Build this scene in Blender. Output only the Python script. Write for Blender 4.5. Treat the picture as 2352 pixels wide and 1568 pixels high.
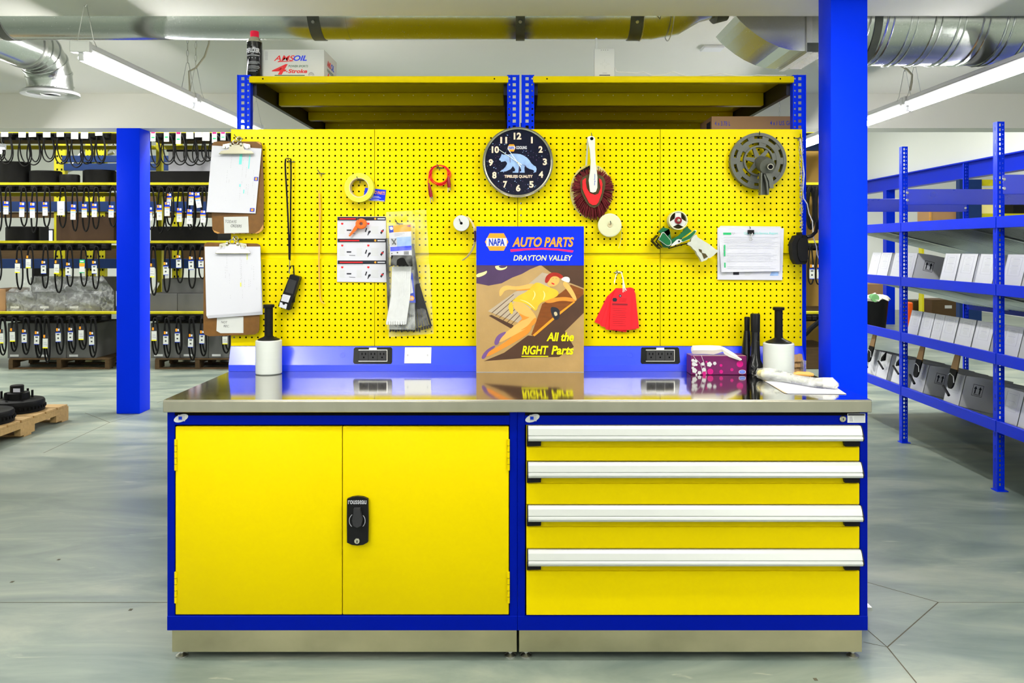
import bpy, bmesh, math, random
from mathutils import Vector, Matrix, Euler
for o in list(bpy.data.objects):
    bpy.data.objects.remove(o)
scene = bpy.context.scene
COL = scene.collection
R = math.radians
PI = math.pi
random.seed(7)

# ---------------------------------------------------------------- camera
CD = 2.91      # camera stands this far in front of the cabinet fronts (y = 0)
CH = 1.45      # lens height
FP = 1920.0    # focal length in pixels of the 2352 wide frame
cam_d = bpy.data.cameras.new('camera')
cam = bpy.data.objects.new('camera', cam_d)
COL.objects.link(cam)
cam.location = (0, -CD, CH)
cam.rotation_euler = (PI / 2, 0, 0)
cam_d.sensor_width = 36.0
cam_d.lens = 36.0 * FP / 2352.0
cam_d.shift_x = (1176 - 1187) / 2352.0
cam_d.shift_y = (568 - 784) / 2352.0
cam_d.clip_start = 0.05
cam_d.clip_end = 80
scene.camera = cam

# ---------------------------------------------------------------- exposure, world
vs = scene.view_settings
vs.view_transform = 'Standard'
vs.look = 'None'
vs.gamma = 1.0
vs.use_curve_mapping = False
vs.exposure = 0.12
scene.cycles.max_bounces = 7
scene.cycles.diffuse_bounces = 4
scene.cycles.glossy_bounces = 4
scene.cycles.transmission_bounces = 4
scene.cycles.transparent_max_bounces = 10
scene.cycles.caustics_reflective = False
scene.cycles.caustics_refractive = False
scene.cycles.sample_clamp_indirect = 6.0
scene.cycles.use_denoising = True
w = bpy.data.worlds.new('world')
scene.world = w
w.use_nodes = True
w.node_tree.nodes['Background'].inputs['Color'].default_value = (1, 1, 1, 1)
w.node_tree.nodes['Background'].inputs['Strength'].default_value = 0.35


def area_lamp(name, loc, sx, sy, power, rot=(0, 0, 0), col=(1.0, 0.99, 0.96)):
    d = bpy.data.lights.new(name, 'AREA')
    d.shape = 'RECTANGLE'
    d.size, d.size_y = sx, sy
    d.energy = power
    d.color = col
    o = bpy.data.objects.new(name, d)
    COL.objects.link(o)
    o.location = loc
    o.rotation_euler = rot
    return o


# fluorescent rows of the shop that hang nearer than the frame shows
for xx in (-5.9, -1.85, 2.28, 6.4):
    for yy in (-6.6, -4.8, -3.0, -1.6):
        area_lamp('tube_lamp', (xx, yy, 2.3), 0.09, 1.2, 27)
        area_lamp('ceiling_fill', (xx, yy, 2.36), 0.12, 1.2, 20, (PI, 0, 0))  # upward lamps added to brighten the ceiling and dropped beam
# two bench lights hanging crosswise just in front of the work bench
for xx in (-0.85, 0.88):
    area_lamp('bench_lamp', (xx, -0.55, 2.46), 1.1, 0.09, 22)
    area_lamp('bench_uplight', (xx, -0.55, 2.50), 1.1, 0.09, 10, (PI, 0, 0))
# unseen frontal fill added behind the camera to brighten boards and doors
area_lamp('front_fill', (0, -7.7, 1.45), 13.0, 1.9, 56, (PI / 2, 0, 0), (0.97, 0.99, 1.0))
# unseen lamps added to brighten the high hall behind the far beam
for xx in (-9.5, -6.0, -2.5, 1.0, 4.6):
    for yy in (5.9, 8.7, 12.4):
        area_lamp('hall_fill', (xx, yy, 4.2), 0.3, 1.2, 165 if yy < 7 else 60)
area_lamp('hall_fill', (8.3, 9.0, 4.2), 0.3, 1.2, 40)
area_lamp('hall_fill', (8.3, 13.0, 4.2), 0.3, 1.2, 70)
area_lamp('aisle_lamp', (-6.3, 2.2, 2.3), 0.09, 1.2, 33)
area_lamp('aisle_lamp', (6.4, 2.5, 2.3), 0.09, 1.2, 33)


# ---------------------------------------------------------------- helpers
def SC(y):
    return FP / (y + CD)


def PX(px, y):
    return (px - 1187.0) / SC(y)


def PZ(py, y):
    return CH - (py - 568.0) / SC(y)


def A(px, py, y):
    return Vector((PX(px, y), y, PZ(py, y)))


def PL(px, py, z):
    """point on the horizontal plane z seen at a pixel"""
    s = (568.0 - py) / (z - CH)
    return Vector(((px - 1187.0) / s, FP / s - CD, z))


def lin(c):
    def f(u):
        u /= 255.0
        return u / 12.92 if u <= 0.04045 else ((u + 0.055) / 1.055) ** 2.4
    return tuple(f(u) for u in c) + (1.0,)


M = {}


def pm(name, col, rough=0.5, metal=0.0, var=0.06, scale=14.0, bump=0.0, coat=0.0, spec=0.25, stretch=None, detail=3.0,
       emit=None, estr=0.0, alpha=1.0, trans=0.0, rvar=0.08, bscale=None, tint=None):
    """procedural paint / metal / paper: principled shader with noise in colour and roughness"""
    m = bpy.data.materials.new(name)
    m.use_nodes = True
    nt = m.node_tree
    b = nt.nodes['Principled BSDF']
    c = lin(col) if max(col[:3]) > 1.0 else tuple(col[:3]) + (1.0,)
    tc = nt.nodes.new('ShaderNodeTexCoord')
    mp = nt.nodes.new('ShaderNodeMapping')
    if stretch:
        mp.inputs['Scale'].default_value = stretch
    nt.links.new(tc.outputs['Object'], mp.inputs['Vector'])
    nz = nt.nodes.new('ShaderNodeTexNoise')
    nz.inputs['Scale'].default_value = scale
    nz.inputs['Detail'].default_value = detail
    nt.links.new(mp.outputs['Vector'], nz.inputs['Vector'])
    mx = nt.nodes.new('ShaderNodeMix')
    mx.data_type = 'RGBA'
    mx.inputs['A'].default_value = tuple(max(0, u * (1 - var)) for u in c[:3]) + (1,)
    mx.inputs['B'].default_value = tuple(min(1, u * (1 + var)) for u in c[:3]) + (1,)
    nt.links.new(nz.outputs['Fac'], mx.inputs['Factor'])
    nt.links.new(mx.outputs['Result'], b.inputs['Base Color'])
    mr = nt.nodes.new('ShaderNodeMapRange')
    mr.inputs['To Min'].default_value = max(0.02, rough * (1 - rvar))
    mr.inputs['To Max'].default_value = min(1, rough * (1 + rvar))
    nt.links.new(nz.outputs['Fac'], mr.inputs['Value'])
    nt.links.new(mr.outputs['Result'], b.inputs['Roughness'])
    b.inputs['Metallic'].default_value = metal
    b.inputs['Specular IOR Level'].default_value = spec
    b.inputs['Coat Weight'].default_value = coat
    if tint: b.inputs['Specular Tint'].default_value = tuple(tint) + (1,)
    b.inputs['Coat Roughness'].default_value = 0.08
    b.inputs['Alpha'].default_value = alpha
    b.inputs['Transmission Weight'].default_value = trans
    if bump:
        bp = nt.nodes.new('ShaderNodeBump')
        bp.inputs['Strength'].default_value = bump
        bp.inputs['Distance'].default_value = 0.004
        if bscale:
            n2 = nt.nodes.new('ShaderNodeTexNoise')
            n2.inputs['Scale'].default_value = bscale
            nt.links.new(mp.outputs['Vector'], n2.inputs['Vector'])
            nt.links.new(n2.outputs['Fac'], bp.inputs['Height'])
        else:
            nt.links.new(nz.outputs['Fac'], bp.inputs['Height'])
        nt.links.new(bp.outputs['Normal'], b.inputs['Normal'])
    if emit:
        b.inputs['Emission Color'].default_value = tuple(emit) + (1,)
        b.inputs['Emission Strength'].default_value = estr
    M[name] = m
    return m


def perforate(name, base, dots):
    """copy of a paint with see-through holes; dots = [(ox, oz, px, pz, rx, rz, shape, x0, x1, z0, z1)] in object space, x-z plane"""
    m = M[base].copy()
    m.name = name
    nt = m.node_tree
    N, L = nt.nodes, nt.links
    out = [n for n in N if n.type == 'OUTPUT_MATERIAL'][0]
    bs = N['Principled BSDF']
    tc = [n for n in N if n.type == 'TEX_COORD'][0]
    sp = N.new('ShaderNodeSeparateXYZ')
    L.new(tc.outputs['Object'], sp.inputs[0])

    def mth(op, a, b=None, c=None):
        n = N.new('ShaderNodeMath')
        n.operation = op
        for i, v in enumerate((a, b, c)):
            if v is None:
                continue
            if isinstance(v, (int, float)):
                n.inputs[i].default_value = v
            else:
                L.new(v, n.inputs[i])
        return n.outputs[0]
    total = None
    for (ax, ox, oz, px, pz, rx, rz, shape, x0, x1, z0, z1) in dots:
        u, v = (sp.outputs['Y'] if ax == 'y' else sp.outputs['X']), sp.outputs['Z']
        fu = mth('SUBTRACT', mth('FRACT', mth('DIVIDE', mth('SUBTRACT', u, ox - px / 2), px)), 0.5)
        fv = mth('SUBTRACT', mth('FRACT', mth('DIVIDE', mth('SUBTRACT', v, oz - pz / 2), pz)), 0.5)
        du, dv = mth('MULTIPLY', fu, px / rx), mth('MULTIPLY', fv, pz / rz)
        if shape == 'o':
            h = mth('LESS_THAN', mth('ADD', mth('MULTIPLY', du, du), mth('MULTIPLY', dv, dv)), 1.0)
        else:
            h = mth('LESS_THAN', mth('MAXIMUM', mth('ABSOLUTE', du), mth('ABSOLUTE', dv)), 1.0)
        for (c, lo, hi) in ((u, x0, x1), (v, z0, z1)):
            h = mth('MULTIPLY', h, mth('MULTIPLY', mth('GREATER_THAN', c, lo), mth('LESS_THAN', c, hi)))
        total = h if total is None else mth('MAXIMUM', total, h)
    tr = N.new('ShaderNodeBsdfTransparent')
    ms = N.new('ShaderNodeMixShader')
    L.new(total, ms.inputs[0])
    L.new(bs.outputs[0], ms.inputs[1])
    L.new(tr.outputs[0], ms.inputs[2])
    L.new(ms.outputs[0], out.inputs['Surface'])
    M[name] = m
    return m


_txt = {}


def text_mesh(s, bold, shear):
    k = (s, bold, shear)
    if k not in _txt:
        c = bpy.data.curves.new('lettering', 'FONT')
        c.body = s
        c.offset = bold
        c.shear = shear
        c.resolution_u = 5
        o = bpy.data.objects.new('lettering', c)
        me = o.to_mesh()
        vv = [(v.co.x, v.co.y) for v in me.vertices]
        ff = [tuple(p.vertices) for p in me.polygons]
        o.to_mesh_clear()
        bpy.data.objects.remove(o)
        bpy.data.curves.remove(c)
        if vv:
            x0, x1 = min(v[0] for v in vv), max(v[0] for v in vv)
            y0, y1 = min(v[1] for v in vv), max(v[1] for v in vv)
            vv = [((x - x0) / max(1e-6, x1 - x0), (y - y0) / max(1e-6, y1 - y0)) for x, y in vv]
        _txt[k] = (vv, ff)
    return _txt[k]


class MB:
    """collects shapes in world coordinates and links them as ONE mesh object"""
    def __init__(s, mat='white_paper'):
        s.v, s.f, s.mi, s.sm, s.mats, s.cur = [], [], [], [], [], 0
        s.mat(mat)

    def mat(s, name):
        if name not in s.mats:
            s.mats.append(name)
        s.cur = s.mats.index(name)
        return s

    def add(s, vs_, fs, smooth=False, T=None):
        n = len(s.v)
        s.v += [tuple(T @ Vector(v)) if T else tuple(v) for v in vs_]
        for f in fs:
            s.f.append(tuple(i + n for i in f))
            s.mi.append(s.cur)
            s.sm.append(smooth)
        return s

    def box(s, x0, x1, y0, y1, z0, z1, b=0.0, seg=1, T=None):
        if x0 > x1: x0, x1 = x1, x0
        if y0 > y1: y0, y1 = y1, y0
        if z0 > z1: z0, z1 = z1, z0
        vv = [(x, y, z) for x in (x0, x1) for y in (y0, y1) for z in (z0, z1)]
        ff = [(0, 1, 3, 2), (4, 6, 7, 5), (0, 4, 5, 1), (2, 3, 7, 6), (0, 2, 6, 4), (1, 5, 7, 3)]
        if b <= 0:
            return s.add(vv, ff, False, T)
        bm = bmesh.new()
        q = [bm.verts.new(v) for v in vv]
        for f in ff:
            bm.faces.new([q[i] for i in f])
        bmesh.ops.bevel(bm, geom=bm.edges[:], offset=b, segments=seg, affect='EDGES', profile=0.5)
        bm.verts.index_update()
        bm.normal_update()
        s.add([v.co[:] for v in bm.verts], [tuple(v.index for v in f.verts) for f in bm.faces], False, T)
        if seg > 1:
            for i, f in enumerate(bm.faces):
                if max(abs(c) for c in f.normal) < .999: s.sm[len(s.sm) - len(bm.faces) + i] = True
        bm.free()
        return s

    def cyl(s, p0, p1, r0, r1=None, n=16, caps=True, smooth=True):
        r1 = r0 if r1 is None else r1
        return s.loft([(p0, r0), (p1, r1)], n, caps, smooth)

    def loft(s, rings, n=12, caps=True, smooth=True):
        """tube through [(point, radius)] with parallel-transported rings"""
        pts = [Vector(p) for p, _ in rings]
        vv, ff = [], []
        ref = None
        for i, (p, r) in enumerate(rings):
            if i == 0: t = pts[1] - pts[0]
            elif i == len(pts) - 1: t = pts[-1] - pts[-2]
            else: t = (pts[i + 1] - pts[i]).normalized() + (pts[i] - pts[i - 1]).normalized()
            if t.length < 1e-9: t = Vector((0, 0, 1))
            t.normalize()
            if ref is None:
                ref = t.orthogonal().normalized()
            ref = ref - t * ref.dot(t)
            if ref.length < 1e-6: ref = t.orthogonal()
            ref.normalize()
            q = t.cross(ref)
            rr = r if isinstance(r, (tuple, list)) else (r, r)
            for k in range(n):
                a = 2 * PI * k / n
                vv.append(pts[i] + ref * math.cos(a) * rr[0] + q * math.sin(a) * rr[1])
        for i in range(len(pts) - 1):
            for k in range(n):
                ff.append((i * n + k, i * n + (k + 1) % n, (i + 1) * n + (k + 1) % n, (i + 1) * n + k))
        s.add(vv, ff, smooth)
        if caps:
            m = len(s.v) - len(vv)
            for f in (tuple(m + k for k in range(n))[::-1], tuple(m + len(vv) - n + k for k in range(n))):
                s.f.append(f); s.mi.append(s.cur); s.sm.append(False)
        return s

    def tube(s, pts, r, n=8, closed=False, smooth=True):
        pts = [Vector(p) for p in pts]
        if closed:
            pts = pts + [pts[0]]
        return s.loft([(p, r) for p in pts], n, not closed, smooth)

    def ribbon(s, pts, wdir, wd, th, closed=False):
        """flat band of width wd along wdir and thickness th through points"""
        pts = [Vector(p) for p in pts]
        wv = Vector(wdir).normalized() * (wd / 2)
        n = len(pts)
        vv, ff = [], []
        for i, p in enumerate(pts):
            a = pts[i - 1] if (i > 0 or closed) else p
            b = pts[(i + 1) % n] if (i < n - 1 or closed) else p
            t = (b - a).normalized()
            nn = t.cross(wv).normalized() * (th / 2)
            vv += [p + wv + nn, p - wv + nn, p - wv - nn, p + wv - nn]
        for i in range(n if closed else n - 1):
            j = (i + 1) % n
            for k in range(4):
                ff.append((i * 4 + k, i * 4 + (k + 1) % 4, j * 4 + (k + 1) % 4, j * 4 + k))
        if not closed:
            ff += [(3, 2, 1, 0), tuple((n - 1) * 4 + k for k in range(4))]
        return s.add(vv, ff, True)

    def lathe(s, prof, c=(0, 0, 0), axis='z', n=24, smooth=True, sx=1.0, sy=1.0):
        """profile [(r, h)] turned about an axis through c"""
        vv, ff = [], []
        for r, h in prof:
            for k in range(n):
                a = 2 * PI * k / n
                u, v = r * math.cos(a) * sx, r * math.sin(a) * sy
                p = {'z': (u, v, h), 'y': (u, h, v), 'x': (h, u, v)}[axis]
                vv.append((p[0] + c[0], p[1] + c[1], p[2] + c[2]))
        m = len(prof)
        for i in range(m - 1):
            for k in range(n):
                ff.append((i * n + k, i * n + (k + 1) % n, (i + 1) * n + (k + 1) % n, (i + 1) * n + k))
        s.add(vv, ff, smooth)
        base = len(s.v) - len(vv)
        for i, rev in ((0, True), (m - 1, False)):
            if prof[i][0] > 1e-6 and prof[0] != prof[-1]:
                f = tuple(base + i * n + k for k in range(n))
                s.f.append(f[::-1] if rev else f); s.mi.append(s.cur); s.sm.append(False)
        return s

    def prism(s, pts, y0, y1, hole=None):
        """outline [(x, z)] between y0 (front) and y1 (back)"""
        n = len(pts)
        vv = [(x, y0, z) for x, z in pts] + [(x, y1, z) for x, z in pts]
        ff = [(i, (i + 1) % n, n + (i + 1) % n, n + i) for i in range(n)]
        ff += [tuple(range(n))[::-1], tuple(range(n, 2 * n))]
        return s.add(vv, ff)

    def shape(s, pts, y0, y1, y=None):
        """outline in pixels of the photograph at depth y0"""
        y = y0 if y is None else y
        return s.prism([(PX(a, y), PZ(b, y)) for a, b in pts], y0, y1)

    def rect(s, px0, py0, px1, py1, y0, y1, b=0.0, seg=1):
        return s.box(PX(px0, y0), PX(px1, y0), y0, y1, PZ(py1, y0), PZ(py0, y0), b, seg)

    def disc(s, c, r, y0, y1, n=24, rx=None):
        return s.prism([(c[0] + (rx or r) * math.cos(2 * PI * k / n), c[1] + r * math.sin(2 * PI * k / n)) for k in range(n)], y0, y1)

    def ring(s, c, r0, r1, y0, y1, n=32):
        return s.lathe([(r0, y0), (r1, y0), (r1, y1), (r0, y1), (r0, y0)], (c[0], 0, c[1]), 'y', n)

    def text(s, t, o, right, up, wd, ht, bold=0.0, shear=0.0):
        vv, ff = text_mesh(t, bold, shear)
        o, right, up = Vector(o), Vector(right).normalized(), Vector(up).normalized()
        return s.add([o + right * (x * wd) + up * (y * ht) for x, y in vv], ff)

    def textpx(s, t, px0, py0, px1, py1, y, bold=0.0, shear=0.0, rot=0.0):
        """lettering that fills a pixel box on the plane at depth y; rot turns it in that plane"""
        x0, z0 = PX(px0, y), PZ(py1, y)
        wd, ht = (px1 - px0) / SC(y), (py1 - py0) / SC(y)
        return s.text(t, (x0, y, z0), (math.cos(rot), 0, math.sin(rot)), (-math.sin(rot), 0, math.cos(rot)), wd, ht, bold, shear)

    def build(s, name, parent=None, at=None, world=False):
        """at: world point that becomes the object's origin (top-level things); children take their root's location"""
        base = Vector(at) if at is not None else Vector((0, 0, 0))
        if parent is not None:
            r = parent
            base = Vector((0, 0, 0))
            while r is not None:
                base = base + r.location
                r = r.parent
        me = bpy.data.meshes.new(name)
        me.from_pydata([tuple(Vector(v) - base) for v in s.v], [], s.f)
        for mm in s.mats:
            me.materials.append(M[mm])
        me.polygons.foreach_set('material_index', s.mi)
        me.polygons.foreach_set('use_smooth', s.sm)
        me.update()
        bm = bmesh.new()
        bm.from_mesh(me)
        bmesh.ops.recalc_face_normals(bm, faces=bm.faces)
        bm.to_mesh(me)
        bm.free()
        if any(s.sm): me.set_sharp_from_angle(angle=R(38))
        o = bpy.data.objects.new(name, me)
        COL.objects.link(o)
        if parent is not None:
            o.parent = parent
        elif at is not None:
            o.location = base
        return o


def tag(o, label=None, cat=None, group=None, kind=None):
    for k, v in (('label', label), ('category', cat), ('group', group), ('kind', kind)):
        if v: o[k] = v
    return o


def thing(name, label, cat, loc=(0, 0, 0), group=None, kind=None):
    o = bpy.data.objects.new(name, None)
    o.empty_display_size = 0.05
    COL.objects.link(o)
    o.location = loc
    return tag(o, label, cat, group, kind)


KIDS = {}


def copy_tree(o, parent=None):
    c = o.copy()
    COL.objects.link(c)
    if parent is not None:
        c.parent = parent
    for ch in [q for q in o.children]:
        copy_tree(ch, c)
    return c


ORD = ['first', 'second', 'third', 'fourth', 'fifth', 'sixth', 'seventh', 'eighth', 'ninth', 'tenth', 'eleventh', 'twelfth']

# ---------------------------------------------------------------- materials
pm('yellow_paint', (0.65, 0.50, 0.0), 0.3, var=0.02, spec=0.3, scale=6, tint=(1, .8, .15))
pm('board_paint', (0.76, 0.605, 0.0), 0.2, var=0.015, spec=0.4, tint=(1, .8, .15), scale=6, bump=0.02, bscale=120)
pm('blue_paint', (0.0, 0.005, 0.25), 0.3, var=0.05, tint=(.1, .2, 1), spec=0.3, scale=5)
pm('bright_blue_paint', (0.0, 0.03, 0.95), 0.5, var=0.03, tint=(.15, .3, 1), spec=0.25, scale=5)
pm('splash_blue', (0.0, 0.035, 0.9), 0.22, var=0.03, spec=1.0, scale=5)
pm('rack_blue', (0.0, 0.022, 0.66), 0.35, var=0.05, tint=(.2, .35, 1), spec=0.25, scale=5)
pm('gloss_rack_blue', (0.0, 0.03, 0.7), 0.28, var=0.05, spec=1.0, scale=5)
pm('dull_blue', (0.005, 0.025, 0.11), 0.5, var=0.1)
pm('stainless', (0.60, 0.58, 0.54), 0.085, 1.0, 0.06, 9, stretch=(0.25, 6, 6), rvar=0.25)
pm('brushed_steel', (0.40, 0.38, 0.31), 0.3, 1.0, 0.12, 7, stretch=(2.2, 2, 0.6), rvar=0.2, detail=5)
pm('plinth_steel', (0.47, 0.43, 0.28), 0.36, 1.0, 0.3, 6, stretch=(1, 1, 1.4), rvar=0.2, detail=4)
pm('galvanised', (0.62, 0.64, 0.62), 0.24, 1.0, 0.10, 170, rvar=0.3, detail=2)
pm('zinc', (0.6, 0.6, 0.57), 0.3, 1.0, 0.1, 30)
pm('deck_steel', (0.66, 0.72, 0.70), 0.32, 1.0, 0.1, 8)
pm('chrome', (0.56, 0.53, 0.44), 0.2, 1.0, 0.04, 30)
pm('aluminium', (0.43, 0.445, 0.43), 0.38, 0.15, 0.02, 10, stretch=(0.3, 4, 4), spec=0.5)
pm('grey_cast', (0.085, 0.09, 0.075), 0.45, 0.2, 0.25, 25, spec=0.4)
pm('black_plastic', (0.008, 0.008, 0.009), 0.35, var=0.2, spec=0.1)
pm('gloss_black', (0.006, 0.006, 0.008), 0.12, var=0.2, coat=0.3)
pm('matt_black', (0.007, 0.007, 0.007), 0.6, var=0.3, spec=0.1)
pm('dark_grey', (0.03, 0.03, 0.033), 0.45, var=0.2, spec=0.1)
pm('gap_black', (0.003, 0.003, 0.004), 0.9, var=0.2, spec=0.1)
pm('rubber', (0.006, 0.006, 0.006), 0.5, var=0.3, scale=40, spec=0.1)
pm('white_plastic', (0.66, 0.67, 0.68), 0.35, var=0.02)
pm('white_paper', (0.62, 0.62, 0.69), 0.75, var=0.015, scale=5)
pm('paper_grey', (0.58, 0.59, 0.58), 0.7, var=0.03)
pm('print_grey', (0.45, 0.45, 0.5), 0.7, var=0.1)
pm('ink', (0.02, 0.02, 0.03), 0.7, var=0.1)
pm('wall_white', (0.82, 0.82, 0.79), 0.75, var=0.02, scale=2)
pm('ceiling_white', (0.86, 0.845, 0.76), 0.8, var=0.02, scale=2)
pm('back_wall_white', (0.86, 0.88, 0.84), 0.8, var=0.02, scale=1)
pm('tube_glow', (1, 1, 1), 0.4, emit=(1.0, 0.985, 1.0), estr=72.0, var=0)
pm('lamp_white', (0.85, 0.85, 0.84), 0.4, var=0.02)
pm('cable_cream', (0.75, 0.7, 0.55), 0.5)
pm('cord_white', (0.85, 0.83, 0.78), 0.5)
pm('hardboard', (0.15, 0.066, 0.012), 0.42, var=0.3, scale=40)
pm('board_edge', (0.5, 0.25, 0.06), 0.5, var=0.3, scale=30)
pm('wood', (0.42, 0.27, 0.11), 0.65, var=0.3, scale=6, stretch=(1, 8, 8))
pm('dark_wood', (0.085, 0.05, 0.02), 0.7, var=0.3, scale=6, stretch=(1, 8, 8))
pm('carton_brown', (0.33, 0.19, 0.09), 0.7, var=0.08, scale=5)
pm('carton_tan', (0.42, 0.25, 0.11), 0.7, var=0.08, scale=5)
pm('dark_carton', (0.055, 0.03, 0.016), 0.7, var=0.1)
pm('ply', (0.36, 0.22, 0.05), 0.7, var=0.1, scale=4)
pm('grey_carton', (0.11, 0.11, 0.105), 0.6, var=0.25, scale=3)
pm('white_carton', (0.66, 0.67, 0.69), 0.65, var=0.03, scale=4)
pm('side_carton', (0.76, 0.78, 0.80), 0.7, var=0.03, scale=4)
pm('red', (0.72, 0.01, 0.015), 0.4, var=0.05)
pm('tag_red', (0.88, 0.012, 0.022), 0.55, var=0.06)
pm('cap_red', (0.85, 0.01, 0.06), 0.35, var=0.04)
pm('dark_red', (0.25, 0.01, 0.02), 0.35, var=0.2)
pm('bristle_red', (0.12, 0.008, 0.012), 0.8, var=0.4, scale=80)
pm('orange', (0.95, 0.13, 0.01), 0.4, var=0.05)
pm('sign_orange', (0.95, 0.33, 0.02), 0.3, var=0.03)
pm('sign_blue', (0.0, 0.02, 0.75), 0.18, var=0.05, spec=0.35, tint=(.4, .5, 1), bump=0.12, bscale=60)
pm('sign_pink', (0.9, 0.01, 0.16), 0.3, var=0.03)
pm('text_yellow', (0.95, 0.85, 0.0), 0.4, var=0.02)
pm('pale_yellow', (0.95, 0.85, 0.35), 0.4, var=0.02)
pm('tan_ground', (0.42, 0.26, 0.09), 0.18, var=0.22, scale=9, spec=0.6, bump=0.12, bscale=60)
pm('brown_shade', (0.075, 0.035, 0.02), 0.22, var=0.25, scale=12)
pm('purple_shade', (0.07, 0.035, 0.10), 0.2, var=0.3, scale=15)
pm('lounger_brown', (0.20, 0.055, 0.008), 0.3, var=0.35, scale=20, stretch=(1, 1, 5))
pm('lounger_grey', (0.45, 0.36, 0.26), 0.3, var=0.15)
pm('skin', (0.8, 0.26, 0.03), 0.3, var=0.16, scale=12)
pm('skin_light', (0.85, 0.43, 0.11), 0.3, var=0.12, scale=12)
pm('dress', (0.75, 0.48, 0.03), 0.35, var=0.2, scale=18)
pm('hair_red', (0.35, 0.02, 0.01), 0.4, var=0.4, scale=40)
pm('shoe_purple', (0.16, 0.08, 0.24), 0.4, var=0.2)
pm('white_roll', (0.66, 0.69, 0.66), 0.3, var=0.03, scale=30, stretch=(0.3, 0.3, 4), coat=0.2)
pm('tissue_box', (0.13, 0.004, 0.08), 0.3, var=0.35, scale=10)
pm('magenta', (0.55, 0.005, 0.2), 0.3, var=0.1)
pm('tissue', (0.86, 0.82, 0.76), 0.9, var=0.03)
pm('logo_blue', (0.0, 0.03, 0.45), 0.4, var=0.03)
pm('teal', (0.2, 0.75, 0.68), 0.7)
pm('highlighter', (0.85, 0.9, 0.1), 0.7)
pm('green', (0.0, 0.11, 0.03), 0.3, var=0.1)
pm('print_green', (0.02, 0.45, 0.15), 0.6)
pm('grip_grey', (0.50, 0.52, 0.46), 0.6, var=0.15, scale=30)
pm('tape_yellow', (0.70, 0.72, 0.05), 0.4, var=0.05)
pm('tape_core', (0.6, 0.5, 0.3), 0.6)
pm('ring_cream', (0.62, 0.62, 0.40), 0.4, var=0.06, scale=20)
pm('copper_wire', (0.75, 0.42, 0.08), 0.35, 0.3)
pm('bear_blue', (0.28, 0.42, 0.85), 0.25, var=0.5, scale=30)
pm('clock_face', (0.005, 0.006, 0.02), 0.15, var=0.5, scale=60, spec=0.2)
pm('numeral', (0.85, 0.65, 0.50), 0.4)
pm('hand_white', (0.75, 0.85, 0.78), 0.4)
pm('window_glow', (0.7, 0.78, 1.0), 0.3, emit=(0.72, 0.8, 1.0), estr=1.1)
pm('handle_white', (0.66, 0.68, 0.60), 0.35, var=0.03)
pm('olive', (0.06, 0.045, 0.012), 0.5)
pm('belt_tag_white', (0.60, 0.62, 0.58), 0.6, var=0.04)
pm('rack_yellow', (0.52, 0.47, 0.01), 0.4, var=0.1)
pm('bag_green', (0.25, 0.6, 0.25), 0.5, var=0.4, scale=9)


def clear_film(name, col, alpha, rough=0.25):
    m = bpy.data.materials.new(name)
    m.use_nodes = True
    nt = m.node_tree
    b = nt.nodes['Principled BSDF']
    b.inputs['Base Color'].default_value = col + (1,)
    b.inputs['Roughness'].default_value = rough
    nz = nt.nodes.new('ShaderNodeTexNoise')
    nz.inputs['Scale'].default_value = 16
    nz.inputs['Detail'].default_value = 3
    nz.inputs['Distortion'].default_value = 1.0
    tc = nt.nodes.new('ShaderNodeTexCoord')
    nt.links.new(tc.outputs['Object'], nz.inputs['Vector'])
    mr = nt.nodes.new('ShaderNodeMapRange')
    mr.inputs['From Min'].default_value = 0.35
    mr.inputs['From Max'].default_value = 0.75
    mr.inputs['To Min'].default_value = alpha * 0.35
    mr.inputs['To Max'].default_value = min(1, alpha * 2.2)
    nt.links.new(nz.outputs['Fac'], mr.inputs['Value'])
    nt.links.new(mr.outputs['Result'], b.inputs['Alpha'])
    bp = nt.nodes.new('ShaderNodeBump')
    bp.inputs['Strength'].default_value = 0.3
    bp.inputs['Distance'].default_value = 0.006
    nt.links.new(nz.outputs['Fac'], bp.inputs['Height'])
    nt.links.new(bp.outputs['Normal'], b.inputs['Normal'])
    M[name] = m


clear_film('clear_film', (0.92, 0.93, 0.9), 0.10)
clear_film('grey_film', (0.6, 0.63, 0.62), 0.3)
clear_film('wrap_film', (0.75, 0.78, 0.78), 0.22, 0.2)
clear_film('bubble_film', (0.85, 0.86, 0.84), 0.42, 0.2)


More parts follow.
